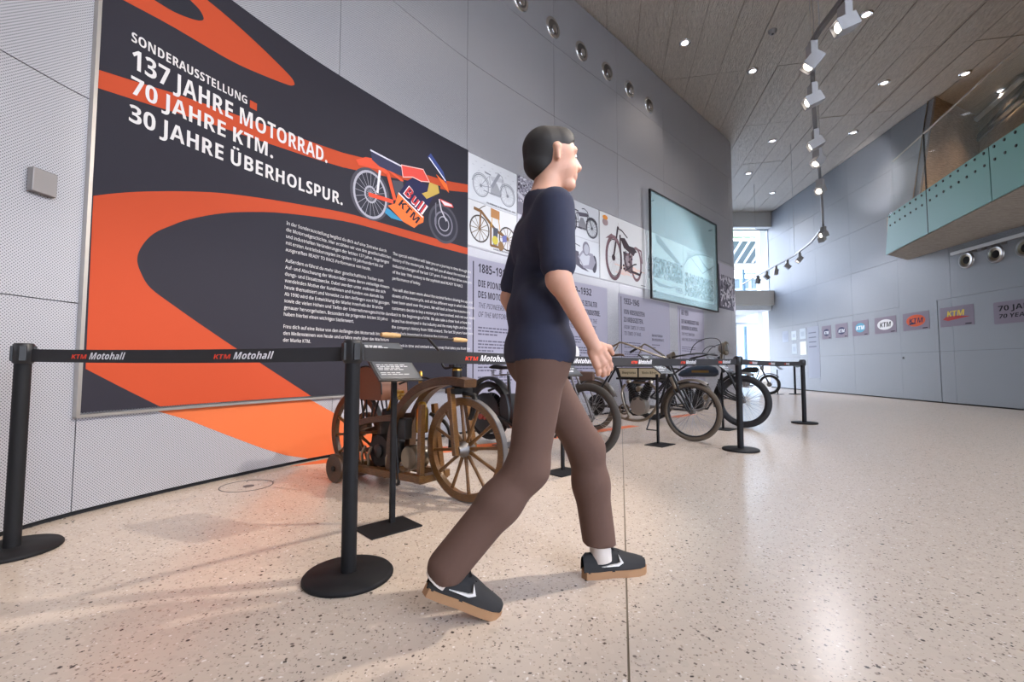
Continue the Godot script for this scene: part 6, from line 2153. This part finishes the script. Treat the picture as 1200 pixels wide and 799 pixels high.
# --- large blue-tanked machine with a headlamp
func build_blue_bike() -> void:
	var h := at_heading(Vector2(3.39, -6.704), 1.42, Vector2(0.724, 0.69))
	var t := thing("blue_tank_motorcycle", "large dark vintage motorcycle with blue teardrop tank and nickel headlamp", "motorcycle", h[0], h[1])
	var blk: Material = mats["black_paint"]
	var blue := mat("blue_enamel", "26313f", 0.3)
	wheel(t, "front_wheel", V(1.42, 0.382), 0.382, 0.045, mats["black_rubber"], blk, 36)
	wheel(t, "rear_wheel", V(0.0, 0.382), 0.382, 0.045, mats["black_rubber"], blk, 36)
	fender(t, V(0.0, 0.382), 0.42, 20.0, 210.0, 0.12, blk)
	fender(t, V(1.42, 0.382), 0.42, 70.0, 195.0, 0.11, blk)
	rods(t, "frame_tube", [[V(0.30, 0.72), V(0.60, 0.92), V(1.12, 0.94)], [V(0.30, 0.72), V(0.42, 0.25), V(0.90, 0.24), V(1.06, 0.5), V(1.14, 0.84)], [V(0.0, 0.382, 0.07), V(0.32, 0.72, 0.04)], [V(0.0, 0.382, -0.07), V(0.32, 0.72, -0.04)], [V(0.0, 0.382, 0.07), V(0.42, 0.26, 0.05)], [V(0.0, 0.382, -0.07), V(0.42, 0.26, -0.05)]], 0.016, blk)
	# teardrop tank, lofted along its length
	var b := Buf.new()
	var st := [[0.46, 0.02, 0.02, 0.76], [0.52, 0.06, 0.055, 0.775], [0.62, 0.085, 0.075, 0.80], [0.78, 0.10, 0.09, 0.82], [0.94, 0.10, 0.09, 0.82], [1.04, 0.08, 0.075, 0.81], [1.08, 0.02, 0.03, 0.80]]
	var rings := []
	for s in st:
		var r := []
		for k in 16:
			var a := TAU * k / 16.0
			r.append(V(s[0], s[3] + s[2] * sin(a), s[1] * cos(a)))
		rings.append(r)
	for i in rings.size() - 1:
		for k in 16:
			var k2 := (k + 1) % 16
			var n0 := V(0, sin(TAU * k / 16.0), cos(TAU * k / 16.0))
			var n1 := V(0, sin(TAU * k2 / 16.0), cos(TAU * k2 / 16.0))
			b.quadn(rings[i][k], rings[i][k2], rings[i + 1][k2], rings[i + 1][k], n0, n1, n1, n0)
	for e in [0, rings.size() - 1]:
		for k in range(1, 15):
			b.flat(rings[e][0], rings[e][k], rings[e][k + 1], V(-1 if e == 0 else 1, 0))
	var tank := part("fuel_tank", b, blue, t)
	b = Buf.new()
	for s in [-1.0, 1.0]:
		box(b, T(0.84, 0.815, s * 0.1005), Vector3(0.26, 0.035, 0.004), 0.0)
	part("gilt_badge", b, mat("gilt", "8a6f3d", 0.4, 0.6), tank)
	b = Buf.new()
	cyl(b, V(0.70, 0.90), V(0.70, 0.93), 0.03, 16, 0.004)
	part("filler_cap", b, mats["nickel"], tank)
	saddle(t, V(0.26, 0.84), 0.42, 0.26, mats["black_leather"])
	b = Buf.new()
	lathe(b, [Vector2(0.0, -0.07), Vector2(0.12, -0.07), Vector2(0.135, -0.05), Vector2(0.135, 0.05), Vector2(0.12, 0.07), Vector2(0.0, 0.07)], across(0.70, 0.34, 0), 24)
	part("crankcase", b, mats["dark_iron"], t)
	b = Buf.new()
	cylinder_barrel(b, V(0.65, 0.44), V(0.55, 0.66), 0.068, 9)
	cylinder_barrel(b, V(0.76, 0.44), V(0.87, 0.66), 0.068, 9)
	part("engine_cylinder", b, mats["dark_iron"], t)
	b = Buf.new()
	cyl(b, V(0.70, 0.58, -0.02), V(0.70, 0.58, 0.09), 0.035, 16, 0.004)
	cyl(b, V(0.92, 0.42, 0.03), V(0.92, 0.42, 0.10), 0.05, 18, 0.005)
	part("carburettor_and_magneto", b, mats["nickel"], t)
	rods(t, "exhaust_pipe", [smooth_path([V(0.90, 0.62, 0.07), V(0.98, 0.52, 0.09), V(0.94, 0.34, 0.10), V(0.80, 0.22, 0.10), V(0.40, 0.22, 0.11), V(-0.25, 0.24, 0.11)], 5)], 0.022, mats["dull_steel"])
	b = Buf.new()
	box(b, T(0.36, 0.56, 0.0), Vector3(0.13, 0.20, 0.11), 0.012)
	part("oil_box", b, blk, t)
	b = Buf.new()
	box(b, T(0.58, 0.22, 0.16), Vector3(0.26, 0.014, 0.08), 0.003)
	box(b, T(0.58, 0.22, -0.16), Vector3(0.26, 0.014, 0.08), 0.003)
	part("footboard", b, mats["dark_iron"], t)
	rods(t, "front_fork", [[V(1.42, 0.382, 0.08), V(1.30, 0.68, 0.07), V(1.12, 1.0, 0.05)], [V(1.42, 0.382, -0.08), V(1.30, 0.68, -0.07), V(1.12, 1.0, -0.05)]], 0.017, blk)
	var sp := []
	for s in [-1.0, 1.0]:
		for o in [0.0, 0.035, 0.07]:
			sp.append(smooth_path([V(1.10 - o * 0.3, 0.70 - o, 0.07 * s), V(1.18 - o * 0.2, 0.52 - o, 0.08 * s), V(1.42, 0.41 - o * 0.4, 0.09 * s)], 5))
	rods(t, "leaf_spring", sp, 0.011, blk)
	rods(t, "steering_head", [[V(1.16, 0.80), V(1.09, 1.04)]], 0.028, blk)
	var bars := rods(t, "handlebar", [smooth_path([V(0.50, 1.02, 0.40), V(0.68, 1.06, 0.38), V(0.90, 1.09, 0.24), V(1.06, 1.06, 0.0), V(0.90, 1.09, -0.24), V(0.68, 1.06, -0.38), V(0.50, 1.02, -0.40)], 5)], 0.013, blk)
	for s in [-1.0, 1.0]:
		grip(bars, V(0.48, 1.015, 0.402 * s), V(0.62, 1.05, 0.387 * s))
	b = Buf.new()
	var fw := Basis(Vector3(0, 1, 0), Vector3(1, 0, 0), Vector3(0, 0, -1))
	lathe(b, [Vector2(0.0, 0.0), Vector2(0.05, 0.008), Vector2(0.09, 0.05), Vector2(0.102, 0.11)], Transform3D(fw, V(1.09, 1.165)), 26)
	lathe(b, [Vector2(0.09, 0.0), Vector2(0.106, 0.0), Vector2(0.106, 0.016), Vector2(0.09, 0.016)], Transform3D(fw, V(1.195, 1.165)), 26, Color.WHITE, true)
	cyl(b, V(1.12, 1.0), V(1.13, 1.08), 0.022, 12)
	var lamp := part("headlamp", b, mats["nickel"], t)
	b = Buf.new()
	lathe(b, [Vector2(0.0, 0.0), Vector2(0.094, 0.0), Vector2(0.07, 0.018), Vector2(0.0, 0.024)], Transform3D(fw, V(1.20, 1.165)), 24)
	part("lamp_glass", b, mat("lamp_mirror", "a39d92", 0.12, 0.85), lamp)
	rods(t, "control_cable", [smooth_path([V(0.78, 1.08, 0.32), V(0.84, 1.22, 0.30), V(0.98, 1.31, 0.22), V(1.12, 1.30, 0.10), V(1.18, 1.16, 0.13), V(1.14, 0.95, 0.06)], 6), smooth_path([V(0.92, 1.09, 0.22), V(0.96, 1.16, 0.20), V(1.04, 1.20, 0.15), V(1.08, 1.18, 0.11)], 6), smooth_path([V(0.78, 1.08, -0.32), V(0.90, 1.20, -0.28), V(1.12, 1.22, -0.15), V(1.14, 0.95, -0.06)], 6)], 0.006, mats["black_rubber"], 6)
	b = Buf.new()
	lathe(b, [Vector2(0.0, 0.0), Vector2(0.03, 0.0), Vector2(0.035, 0.03), Vector2(0.07, 0.09), Vector2(0.072, 0.10)], Transform3D(fw, V(0.44, 1.05, 0.36)), 18)
	part("horn", b, mats["nickel"], t)

# --- far machine by the window
func build_far_bike() -> void:
	var h := at_heading(Vector2(8.30, -14.72), 1.30, Vector2(0.80, 0.60))
	var t := thing("far_motorcycle", "small dark motorcycle standing far back before the bright window", "motorcycle", h[0], h[1])
	var blk: Material = mats["black_paint"]
	wheel(t, "front_wheel", V(1.30, 0.32), 0.32, 0.045, mats["black_rubber"], mats["steel"], 18, 0.07)
	wheel(t, "rear_wheel", V(0.0, 0.32), 0.32, 0.045, mats["black_rubber"], mats["steel"], 18, 0.07)
	fender(t, V(0.0, 0.32), 0.36, 30.0, 200.0, 0.11, blk)
	fender(t, V(1.30, 0.32), 0.36, 40.0, 160.0, 0.10, blk)
	rods(t, "frame_tube", [[V(0.0, 0.32, 0.06), V(0.35, 0.68, 0.05), V(1.02, 0.80)], [V(0.0, 0.32, -0.06), V(0.35, 0.68, -0.05), V(1.02, 0.80)], [V(0.0, 0.32), V(0.45, 0.25), V(0.85, 0.28), V(1.02, 0.76)]], 0.016, blk)
	var b := Buf.new()
	prism(b, pv([0.50, 0.80, 0.70, 0.88, 0.95, 0.88, 1.02, 0.80, 0.95, 0.70, 0.52, 0.70]), Transform3D(), 0.20)
	part("fuel_tank", b, blk, t)
	saddle(t, V(0.26, 0.80), 0.40, 0.24, mats["black_leather"])
	b = Buf.new()
	cyl(b, V(0.62, 0.36, -0.09), V(0.62, 0.36, 0.09), 0.12, 22, 0.01)
	cylinder_barrel(b, V(0.66, 0.44), V(0.72, 0.66), 0.07, 7)
	part("engine", b, mats["dull_steel"], t)
	rods(t, "front_fork", [[V(1.30, 0.32, 0.07), V(1.05, 0.92, 0.05)], [V(1.30, 0.32, -0.07), V(1.05, 0.92, -0.05)]], 0.018, blk)
	rods(t, "handlebar", [[V(0.85, 0.98, 0.33), V(1.02, 0.97, 0.15), V(1.02, 0.97, -0.15), V(0.85, 0.98, -0.33)]], 0.013, mats["steel"])
	rods(t, "exhaust_pipe", [smooth_path([V(0.80, 0.62, 0.05), V(0.92, 0.46, 0.09), V(0.80, 0.24, 0.11), V(0.2, 0.26, 0.12), V(-0.3, 0.30, 0.12)], 4)], 0.022, mats["chrome"])
	b = Buf.new()
	var fw := Basis(Vector3(0, 1, 0), Vector3(1, 0, 0), Vector3(0, 0, -1))
	lathe(b, [Vector2(0.0, 0.0), Vector2(0.06, 0.02), Vector2(0.085, 0.10), Vector2(0.07, 0.115), Vector2(0.0, 0.12)], Transform3D(fw, V(1.03, 0.86)), 20)
	part("headlamp", b, mats["chrome"], t)

func build_small_things() -> void:
	pass

# ------------------------------------------------------------------ walking visitor
# bones: [a, b, radius at a, radius at b]; the field is the smooth union of tapered capsules
func blob(bones: Array, cell: float, k: float, cut := []) -> Buf:
	var lo := Vector3(INF, INF, INF)
	var hi := -lo
	for q in bones:
		var r: float = maxf(q[2], q[3]) + 3.0 * cell
		for e in [q[0], q[1]]:
			lo = lo.min(e - Vector3(r, r, r))
			hi = hi.max(e + Vector3(r, r, r))
	var nx := int((hi.x - lo.x) / cell) + 2
	var ny := int((hi.y - lo.y) / cell) + 2
	var nz := int((hi.z - lo.z) / cell) + 2
	var f := PackedFloat32Array()
	f.resize(nx * ny * nz)
	f.fill(1.0)
	for q in bones:
		var a: Vector3 = q[0]
		var b: Vector3 = q[1]
		var ra: float = q[2]
		var rb: float = q[3]
		var m := maxf(ra, rb) + k + 2.5 * cell
		var l := a.min(b) - Vector3(m, m, m) - lo
		var h := a.max(b) + Vector3(m, m, m) - lo
		var ab := b - a
		var inv := 1.0 / maxf(ab.length_squared(), 0.0000001)
		for iz in range(maxi(0, int(l.z / cell)), mini(nz, int(h.z / cell) + 2)):
			for iy in range(maxi(0, int(l.y / cell)), mini(ny, int(h.y / cell) + 2)):
				var row := (iz * ny + iy) * nx
				for ix in range(maxi(0, int(l.x / cell)), mini(nx, int(h.x / cell) + 2)):
					var p := lo + Vector3(ix, iy, iz) * cell
					var t := clampf((p - a).dot(ab) * inv, 0.0, 1.0)
					var d := p.distance_to(a + ab * t) - lerpf(ra, rb, t)
					var o := f[row + ix]
					var e := maxf(k - absf(o - d), 0.0) / k
					f[row + ix] = minf(o, d) - e * e * k * 0.25
	for c in cut:   # [point, normal]: keep the side against the normal
		var n: Vector3 = c[1]
		for iz in nz:
			for iy in ny:
				var row := (iz * ny + iy) * nx
				for ix in nx:
					if f[row + ix] < 0.3:
						f[row + ix] = maxf(f[row + ix], n.dot(lo + Vector3(ix, iy, iz) * cell - c[0]))
	var buf := Buf.new()
	var vid := {}
	var vp := PackedVector3Array()
	var vn := PackedVector3Array()
	var sy := nx
	var sz := nx * ny
	var corner := [0, 1, sy, sy + 1, sz, sz + 1, sz + sy, sz + sy + 1]
	var cpos := [Vector3(0, 0, 0), Vector3(1, 0, 0), Vector3(0, 1, 0), Vector3(1, 1, 0), Vector3(0, 0, 1), Vector3(1, 0, 1), Vector3(0, 1, 1), Vector3(1, 1, 1)]
	var edges := [[0, 1], [2, 3], [4, 5], [6, 7], [0, 2], [1, 3], [4, 6], [5, 7], [0, 4], [1, 5], [2, 6], [3, 7]]
	for iz in nz - 1:
		for iy in ny - 1:
			for ix in nx - 1:
				var at := iz * sz + iy * sy + ix
				var v0 := f[at]
				if absf(v0) > 2.0 * cell:
					continue
				var neg := 0
				for c in 8:
					if f[at + corner[c]] < 0.0:
						neg += 1
				if neg == 0 or neg == 8:
					continue
				var sum := Vector3.ZERO
				var cnt := 0
				for e in edges:
					var d0 := f[at + corner[e[0]]]
					var d1 := f[at + corner[e[1]]]
					if (d0 < 0.0) != (d1 < 0.0):
						sum += cpos[e[0]].lerp(cpos[e[1]], d0 / (d0 - d1))
						cnt += 1
				var g := Vector3(f[at + 1] - v0 + f[at + sy + sz + 1] - f[at + sy + sz], f[at + sy] - v0 + f[at + sy + sz + 1] - f[at + sz + 1], f[at + sz] - v0 + f[at + sy + sz + 1] - f[at + sy + 1])
				vid[at] = vp.size()
				vp.append(lo + (Vector3(ix, iy, iz) + sum / cnt) * cell)
				vn.append(g.normalized())
	for at in vid:
		for ax in [[1, sy, sz], [sy, sz, 1], [sz, 1, sy]]:
			if (f[at] < 0.0) != (f[at + ax[0]] < 0.0):
				var i0: int = at
				var i1: int = at - ax[1]
				var i2: int = at - ax[1] - ax[2]
				var i3: int = at - ax[2]
				if vid.has(i1) and vid.has(i2) and vid.has(i3):
					buf.quadn(vp[vid[i0]], vp[vid[i1]], vp[vid[i2]], vp[vid[i3]], vn[vid[i0]], vn[vid[i1]], vn[vid[i2]], vn[vid[i3]])
	return buf

func joined(a: Buf, b: Buf) -> void:
	a.v.append_array(b.v)
	a.n.append_array(b.n)
	a.c.append_array(b.c)
	a.uv.append_array(b.uv)

func build_person() -> void:
	var t := thing("person", "walking person in navy T-shirt, brown trousers and black gum-soled sneakers", "person", Vector3(0.10, 0, -1.82), atan2(0.22, 0.97))
	# local frame: x forward, z to the person's right (towards the viewer)
	var skin := mat("skin", "c3927a", 0.55)
	skin.subsurf_scatter_enabled = true
	skin.subsurf_scatter_strength = 0.05
	var shirt := mat("navy_cotton", "23263a", 0.9)
	var trouser := mat("brown_cotton", "5a4136", 0.9)
	var hair := mat("dark_hair", "1b1614", 0.7)
	var hipL := V(0.0, 0.96, -0.095)
	var hipR := V(0.0, 0.96, 0.095)
	var kneeL := V(0.245, 0.535, -0.10)
	var kneeR := V(-0.065, 0.51, 0.10)
	var ankL := V(0.305, 0.115, -0.10)
	var ankR := V(-0.365, 0.175, 0.10)
	var ballL := V(0.44, 0.05, -0.10)
	var ballR := V(-0.255, 0.055, 0.10)
	var shL := V(0.02, 1.475, -0.185)
	var shR := V(0.02, 1.475, 0.185)
	var elL := V(-0.055, 1.195, -0.235)
	var elR := V(0.01, 1.19, 0.245)
	var wrL := V(0.02, 0.96, -0.235)
	var wrR := V(0.135, 0.975, 0.235)
	var chest := V(0.03, 1.37, 0)
	var neck := V(0.03, 1.555, 0)
	var head := V(0.07, 1.735, 0)
	var torso := [[V(0.005, 0.98, -0.08), V(0.005, 0.98, 0.08), 0.095, 0.095], [V(0.0, 1.10, -0.085), V(0.0, 1.10, 0.085), 0.078, 0.078], [V(0.0, 1.0, 0), V(0.01, 1.25, 0), 0.092, 0.090], [chest + V(-0.01, 0.0, -0.10), chest + V(-0.01, 0.0, 0.10), 0.080, 0.080], [V(0.02, 1.43, -0.125), V(0.02, 1.43, 0.125), 0.072, 0.072], [V(0.02, 1.495, -0.14), V(0.025, 1.55, 0), 0.04, 0.052], [V(0.02, 1.495, 0.14), V(0.025, 1.55, 0), 0.04, 0.052]]
	var legs := [[hipL, kneeL, 0.088, 0.056], [kneeL, ankL.lerp(kneeL, 0.62), 0.056, 0.055], [ankL.lerp(kneeL, 0.62), ankL, 0.055, 0.036], [ankL + V(0.0, -0.05), ballL, 0.03, 0.022], [hipR, kneeR, 0.088, 0.056], [kneeR, ankR.lerp(kneeR, 0.62), 0.056, 0.055], [ankR.lerp(kneeR, 0.62), ankR, 0.055, 0.036], [ankR + V(0.0, -0.045), ballR, 0.03, 0.022]]
	var arms := [[shL, elL, 0.052, 0.040], [elL, wrL, 0.041, 0.027], [shR, elR, 0.052, 0.040], [elR, wrR, 0.041, 0.027]]
	var neckb := [[neck, head + V(-0.015, -0.06), 0.058, 0.056]]
	var body := blob(torso + legs + arms + neckb, 0.013, 0.035)
	# hands: palm and five bent fingers each
	for s in [[elL, wrL, -1.0], [elR, wrR, 1.0]]:
		var w: Vector3 = s[1]
		var d: Vector3 = (w - s[0]).normalized()
		var fwd := (V(1, 0.15) - d * V(1, 0.15).dot(d)).normalized()
		var inn: Vector3 = V(0, 0, -s[2])
		var hb := [[w - d * 0.03, w + d * 0.03, 0.026, 0.026], [w + d * 0.035 - fwd * 0.018, w + d * 0.085 - fwd * 0.024, 0.017, 0.014], [w + d * 0.035 + fwd * 0.018, w + d * 0.085 + fwd * 0.024, 0.017, 0.014], [w + d * 0.05, w + d * 0.088, 0.017, 0.015]]
		for k in 4:
			var base: Vector3 = w + d * (0.088 - 0.004 * absf(k - 1.5)) + fwd * (0.027 - 0.018 * k)
			var ln: float = [0.068, 0.076, 0.070, 0.055][k]
			var j1: Vector3 = base + (d * 0.92 + inn * 0.35).normalized() * ln * 0.5
			var j2: Vector3 = j1 + (d * 0.70 + inn * 0.70).normalized() * ln * 0.3
			var j3: Vector3 = j2 + (d * 0.35 + inn * 0.92).normalized() * ln * 0.22
			hb.append_array([[base, j1, 0.0092, 0.0086], [j1, j2, 0.0086, 0.008], [j2, j3, 0.008, 0.007]])
		var tb: Vector3 = w + d * 0.03 + fwd * 0.024
		var t1: Vector3 = tb + (d * 0.6 + fwd * 0.7 + inn * 0.3).normalized() * 0.042
		var t2: Vector3 = t1 + (d * 0.9 + fwd * 0.2 + inn * 0.4).normalized() * 0.03
		hb.append_array([[tb, t1, 0.0135, 0.0105], [t1, t2, 0.0105, 0.0085]])
		joined(body, blob(hb, 0.0038, 0.007))
	# head
	var hd := [[head + V(-0.02, 0.03), head + V(0.015, 0.03), 0.083, 0.080], [head + V(-0.025, 0.055), head + V(0.0, 0.06), 0.078, 0.076], [head + V(0.035, -0.055), head + V(0.05, -0.085), 0.052, 0.036], [head + V(0.01, -0.02), head + V(0.045, -0.03), 0.066, 0.058], [head + V(0.090, 0.020), head + V(0.113, -0.020), 0.009, 0.013], [head + V(0.106, -0.026, -0.008), head + V(0.106, -0.026, 0.008), 0.010, 0.010], [head + V(0.078, 0.034, -0.042), head + V(0.080, 0.034, 0.042), 0.011, 0.011], [head + V(0.092, -0.060, -0.016), head + V(0.092, -0.060, 0.016), 0.0075, 0.0075], [head + V(0.089, -0.071, -0.013), head + V(0.089, -0.071, 0.013), 0.008, 0.008], [head + V(0.078, -0.1, -0.008), head + V(0.078, -0.1, 0.008), 0.018, 0.018]]
	for s in [-1.0, 1.0]:
		hd.append_array([[head + V(-0.008, 0.02, s * 0.083), head + V(-0.004, -0.022, s * 0.081), 0.011, 0.009], [head + V(-0.016, 0.022, s * 0.09), head + V(-0.006, 0.026, s * 0.086), 0.007, 0.007]])
	hd.append([neck + V(0, 0.01), head + V(-0.01, -0.05), 0.055, 0.056])
	joined(body, blob(hd, 0.0045, 0.016))
	part("body", body, skin, t)
	var b := Buf.new()
	for s in [-1.0, 1.0]:
		lathe(b, [Vector2(0.0, -0.0105), Vector2(0.0074, -0.0074), Vector2(0.0105, 0.0), Vector2(0.0074, 0.0074), Vector2(0.0, 0.0105)], T(head.x + 0.083, head.y + 0.012, s * 0.031), 12)
	part("eyes", b, mat("eye_white", "d8d2cc", 0.3), t)
	b = Buf.new()
	for s in [-1.0, 1.0]:
		cyl(b, head + V(0.0895, 0.012, s * 0.031), head + V(0.0945, 0.012, s * 0.031), 0.0055, 12, 0.001)
	part("irises", b, mat("iris_brown", "2a1c14", 0.25), t)
	b = Buf.new()
	for s in [-1.0, 1.0]:
		tube(b, [head + V(0.096, 0.037, s * 0.018), head + V(0.094, 0.042, s * 0.034), head + V(0.083, 0.036, s * 0.048)], [0.004, 0.005, 0.003], 6)
	part("eyebrows", b, hair, t)
	b = Buf.new()
	tube(b, [head + V(0.094, -0.066, -0.022), head + V(0.1, -0.0655, 0), head + V(0.094, -0.066, 0.022)], [0.002, 0.0035, 0.002], 6)
	part("mouth", b, mat("lips", "8e4f48", 0.5), t)
	# hair: short, over crown and back
	part("hair", blob([[head + V(-0.03, 0.045), head + V(0.012, 0.056), 0.090, 0.083], [head + V(-0.055, -0.02), head + V(-0.045, 0.04), 0.068, 0.08], [head + V(0.045, 0.093, -0.03), head + V(0.045, 0.093, 0.03), 0.026, 0.026]], 0.006, 0.02, [[head + V(0.075, 0.055), V(0.85, -0.5).normalized()], [head + V(0.01, 0.0), V(0.72, -0.70).normalized()]]), hair, t)
	# clothes
	var fat := []
	for q in torso:
		fat.append([q[0], q[1], q[2] + 0.016, q[3] + 0.016])
	fat.append([V(0.005, 0.93, -0.075), V(0.005, 0.93, 0.08), 0.118, 0.118])
	fat.append([V(0.0, 1.12, -0.08), V(0.0, 1.12, 0.085), 0.099, 0.099])
	for q in [arms[0], arms[2]]:
		fat.append([q[0], q[0].lerp(q[1], 0.80), q[2] + 0.016, 0.064])
	part("shirt", blob(fat, 0.011, 0.04, [[V(0, 0.90, 0), V(0, -1, 0)], [neck + V(0.02, 0.008), V(0.35, 1, 0).normalized()], [shL.lerp(elL, 0.72), (elL - shL).normalized() * 1.0 + V(0, 0.0, 0.0)] if false else [V(0, 3, 0), V(0, 1, 0)]]), shirt, t)
	var tr := [[V(0.005, 0.98, -0.08), V(0.005, 0.98, 0.08), 0.103, 0.103], [V(0.0, 0.90, -0.085), V(0.0, 0.90, 0.085), 0.098, 0.098]]
	for q in [[hipL, kneeL, ankL], [hipR, kneeR, ankR]]:
		tr.append_array([[q[0] + V(0, -0.03), q[1], 0.094, 0.074], [q[1], q[1].lerp(q[2], 0.35), 0.074, 0.074], [q[1].lerp(q[2], 0.35), q[1].lerp(q[2], 0.98), 0.074, 0.070]])
	var cutR := (ankR - kneeR).normalized()
	part("trousers", blob(tr, 0.011, 0.04, [[V(0, 1.0, 0), V(0, 1, 0)], [V(0, 0.135, 0), V(0, -1, 0)]]), trouser, t)
	# shoes
	for q in [[ankL, 0.0, V(0.22, 0.0, -0.10), 0.0], [ankR, 0.0, V(-0.445, 0.105, 0.10), -24.0]]:
		var xf := Transform3D(Basis(Vector3(0, 0, 1), deg_to_rad(q[3])), q[2])
		var sole := PackedVector2Array()
		for p in [[0.0, 0.0], [0.012, 0.030], [0.06, 0.038], [0.13, 0.036], [0.19, 0.046], [0.24, 0.047], [0.275, 0.036], [0.295, 0.012]]:
			sole.append(Vector2(p[0], p[1]))
		for i in range(7, 0, -1):
			sole.append(Vector2(sole[i].x, -sole[i].y))
		b = Buf.new()
		prism(b, sole, xf * Transform3D(Basis(Vector3(1, 0, 0), Vector3(0, 0, 1), Vector3(0, -1, 0)), V(0, 0.015)), 0.03)
		var sh := part("shoe", b, mat("gum_sole", "9a7350", 0.7), t)
		b = Buf.new()
		var st := [[0.004, 0.020, 0.060], [0.02, 0.032, 0.075], [0.06, 0.036, 0.072], [0.10, 0.035, 0.078], [0.135, 0.037, 0.088], [0.17, 0.041, 0.078], [0.21, 0.044, 0.060], [0.25, 0.042, 0.048], [0.28, 0.028, 0.038], [0.292, 0.008, 0.026]]
		for i in st.size() - 1:
			for k in 10:
				var pt := func(s: Array, a: float) -> Vector3: return xf * V(s[0], 0.026 + s[2] * pow(sin(a), 0.7), s[1] * cos(a))
				var nm := func(s: Array, a: float) -> Vector3: return xf.basis * V(0.25 if s[0] > 0.14 else -0.05, sin(a), cos(a)).normalized()
				var a0 := PI * k / 10.0
				var a1 := PI * (k + 1) / 10.0
				b.quadn(pt.call(st[i], a0), pt.call(st[i], a1), pt.call(st[i + 1], a1), pt.call(st[i + 1], a0), nm.call(st[i], a0), nm.call(st[i], a1), nm.call(st[i + 1], a1), nm.call(st[i + 1], a0))
		part("shoe_upper", b, mat("black_canvas", "242222", 0.85), sh)
		b = Buf.new()
		for s in [-1.0, 1.0]:
			for k in 3:
				rod(b, xf * V(0.135 + k * 0.024, 0.112 - k * 0.013, 0.02), xf * V(0.135 + k * 0.024, 0.112 - k * 0.013, -0.02), 0.004, 6)
		tube(b, [xf * V(0.125, 0.118, 0.0), xf * V(0.115, 0.135, 0.02), xf * V(0.10, 0.125, 0.03)], 0.003, 5)
		part("laces", b, mat("black_lace", "1a1919", 0.8), sh)
		b = Buf.new()
		for s in [-1.0, 1.0]:
			var sw := pv([0.075, 0.052, 0.150, 0.050, 0.172, 0.062, 0.150, 0.096, 0.158, 0.066, 0.145, 0.060])
			prism(b, sw, xf * T(0, 0, s * 0.0395), 0.008)
		part("side_mark", b, mat("white_leather", "d9d4cf", 0.6), sh)
		b = Buf.new()
		var dirv: Vector3 = (kneeL - ankL).normalized() if q[0] == ankL else (kneeR - ankR).normalized()
		tube(b, [q[0] - dirv * 0.05, q[0] + dirv * 0.03], [0.046, 0.044], 16)
		part("sock", b, mat("white_sock", "c9bdb3", 0.9), sh)
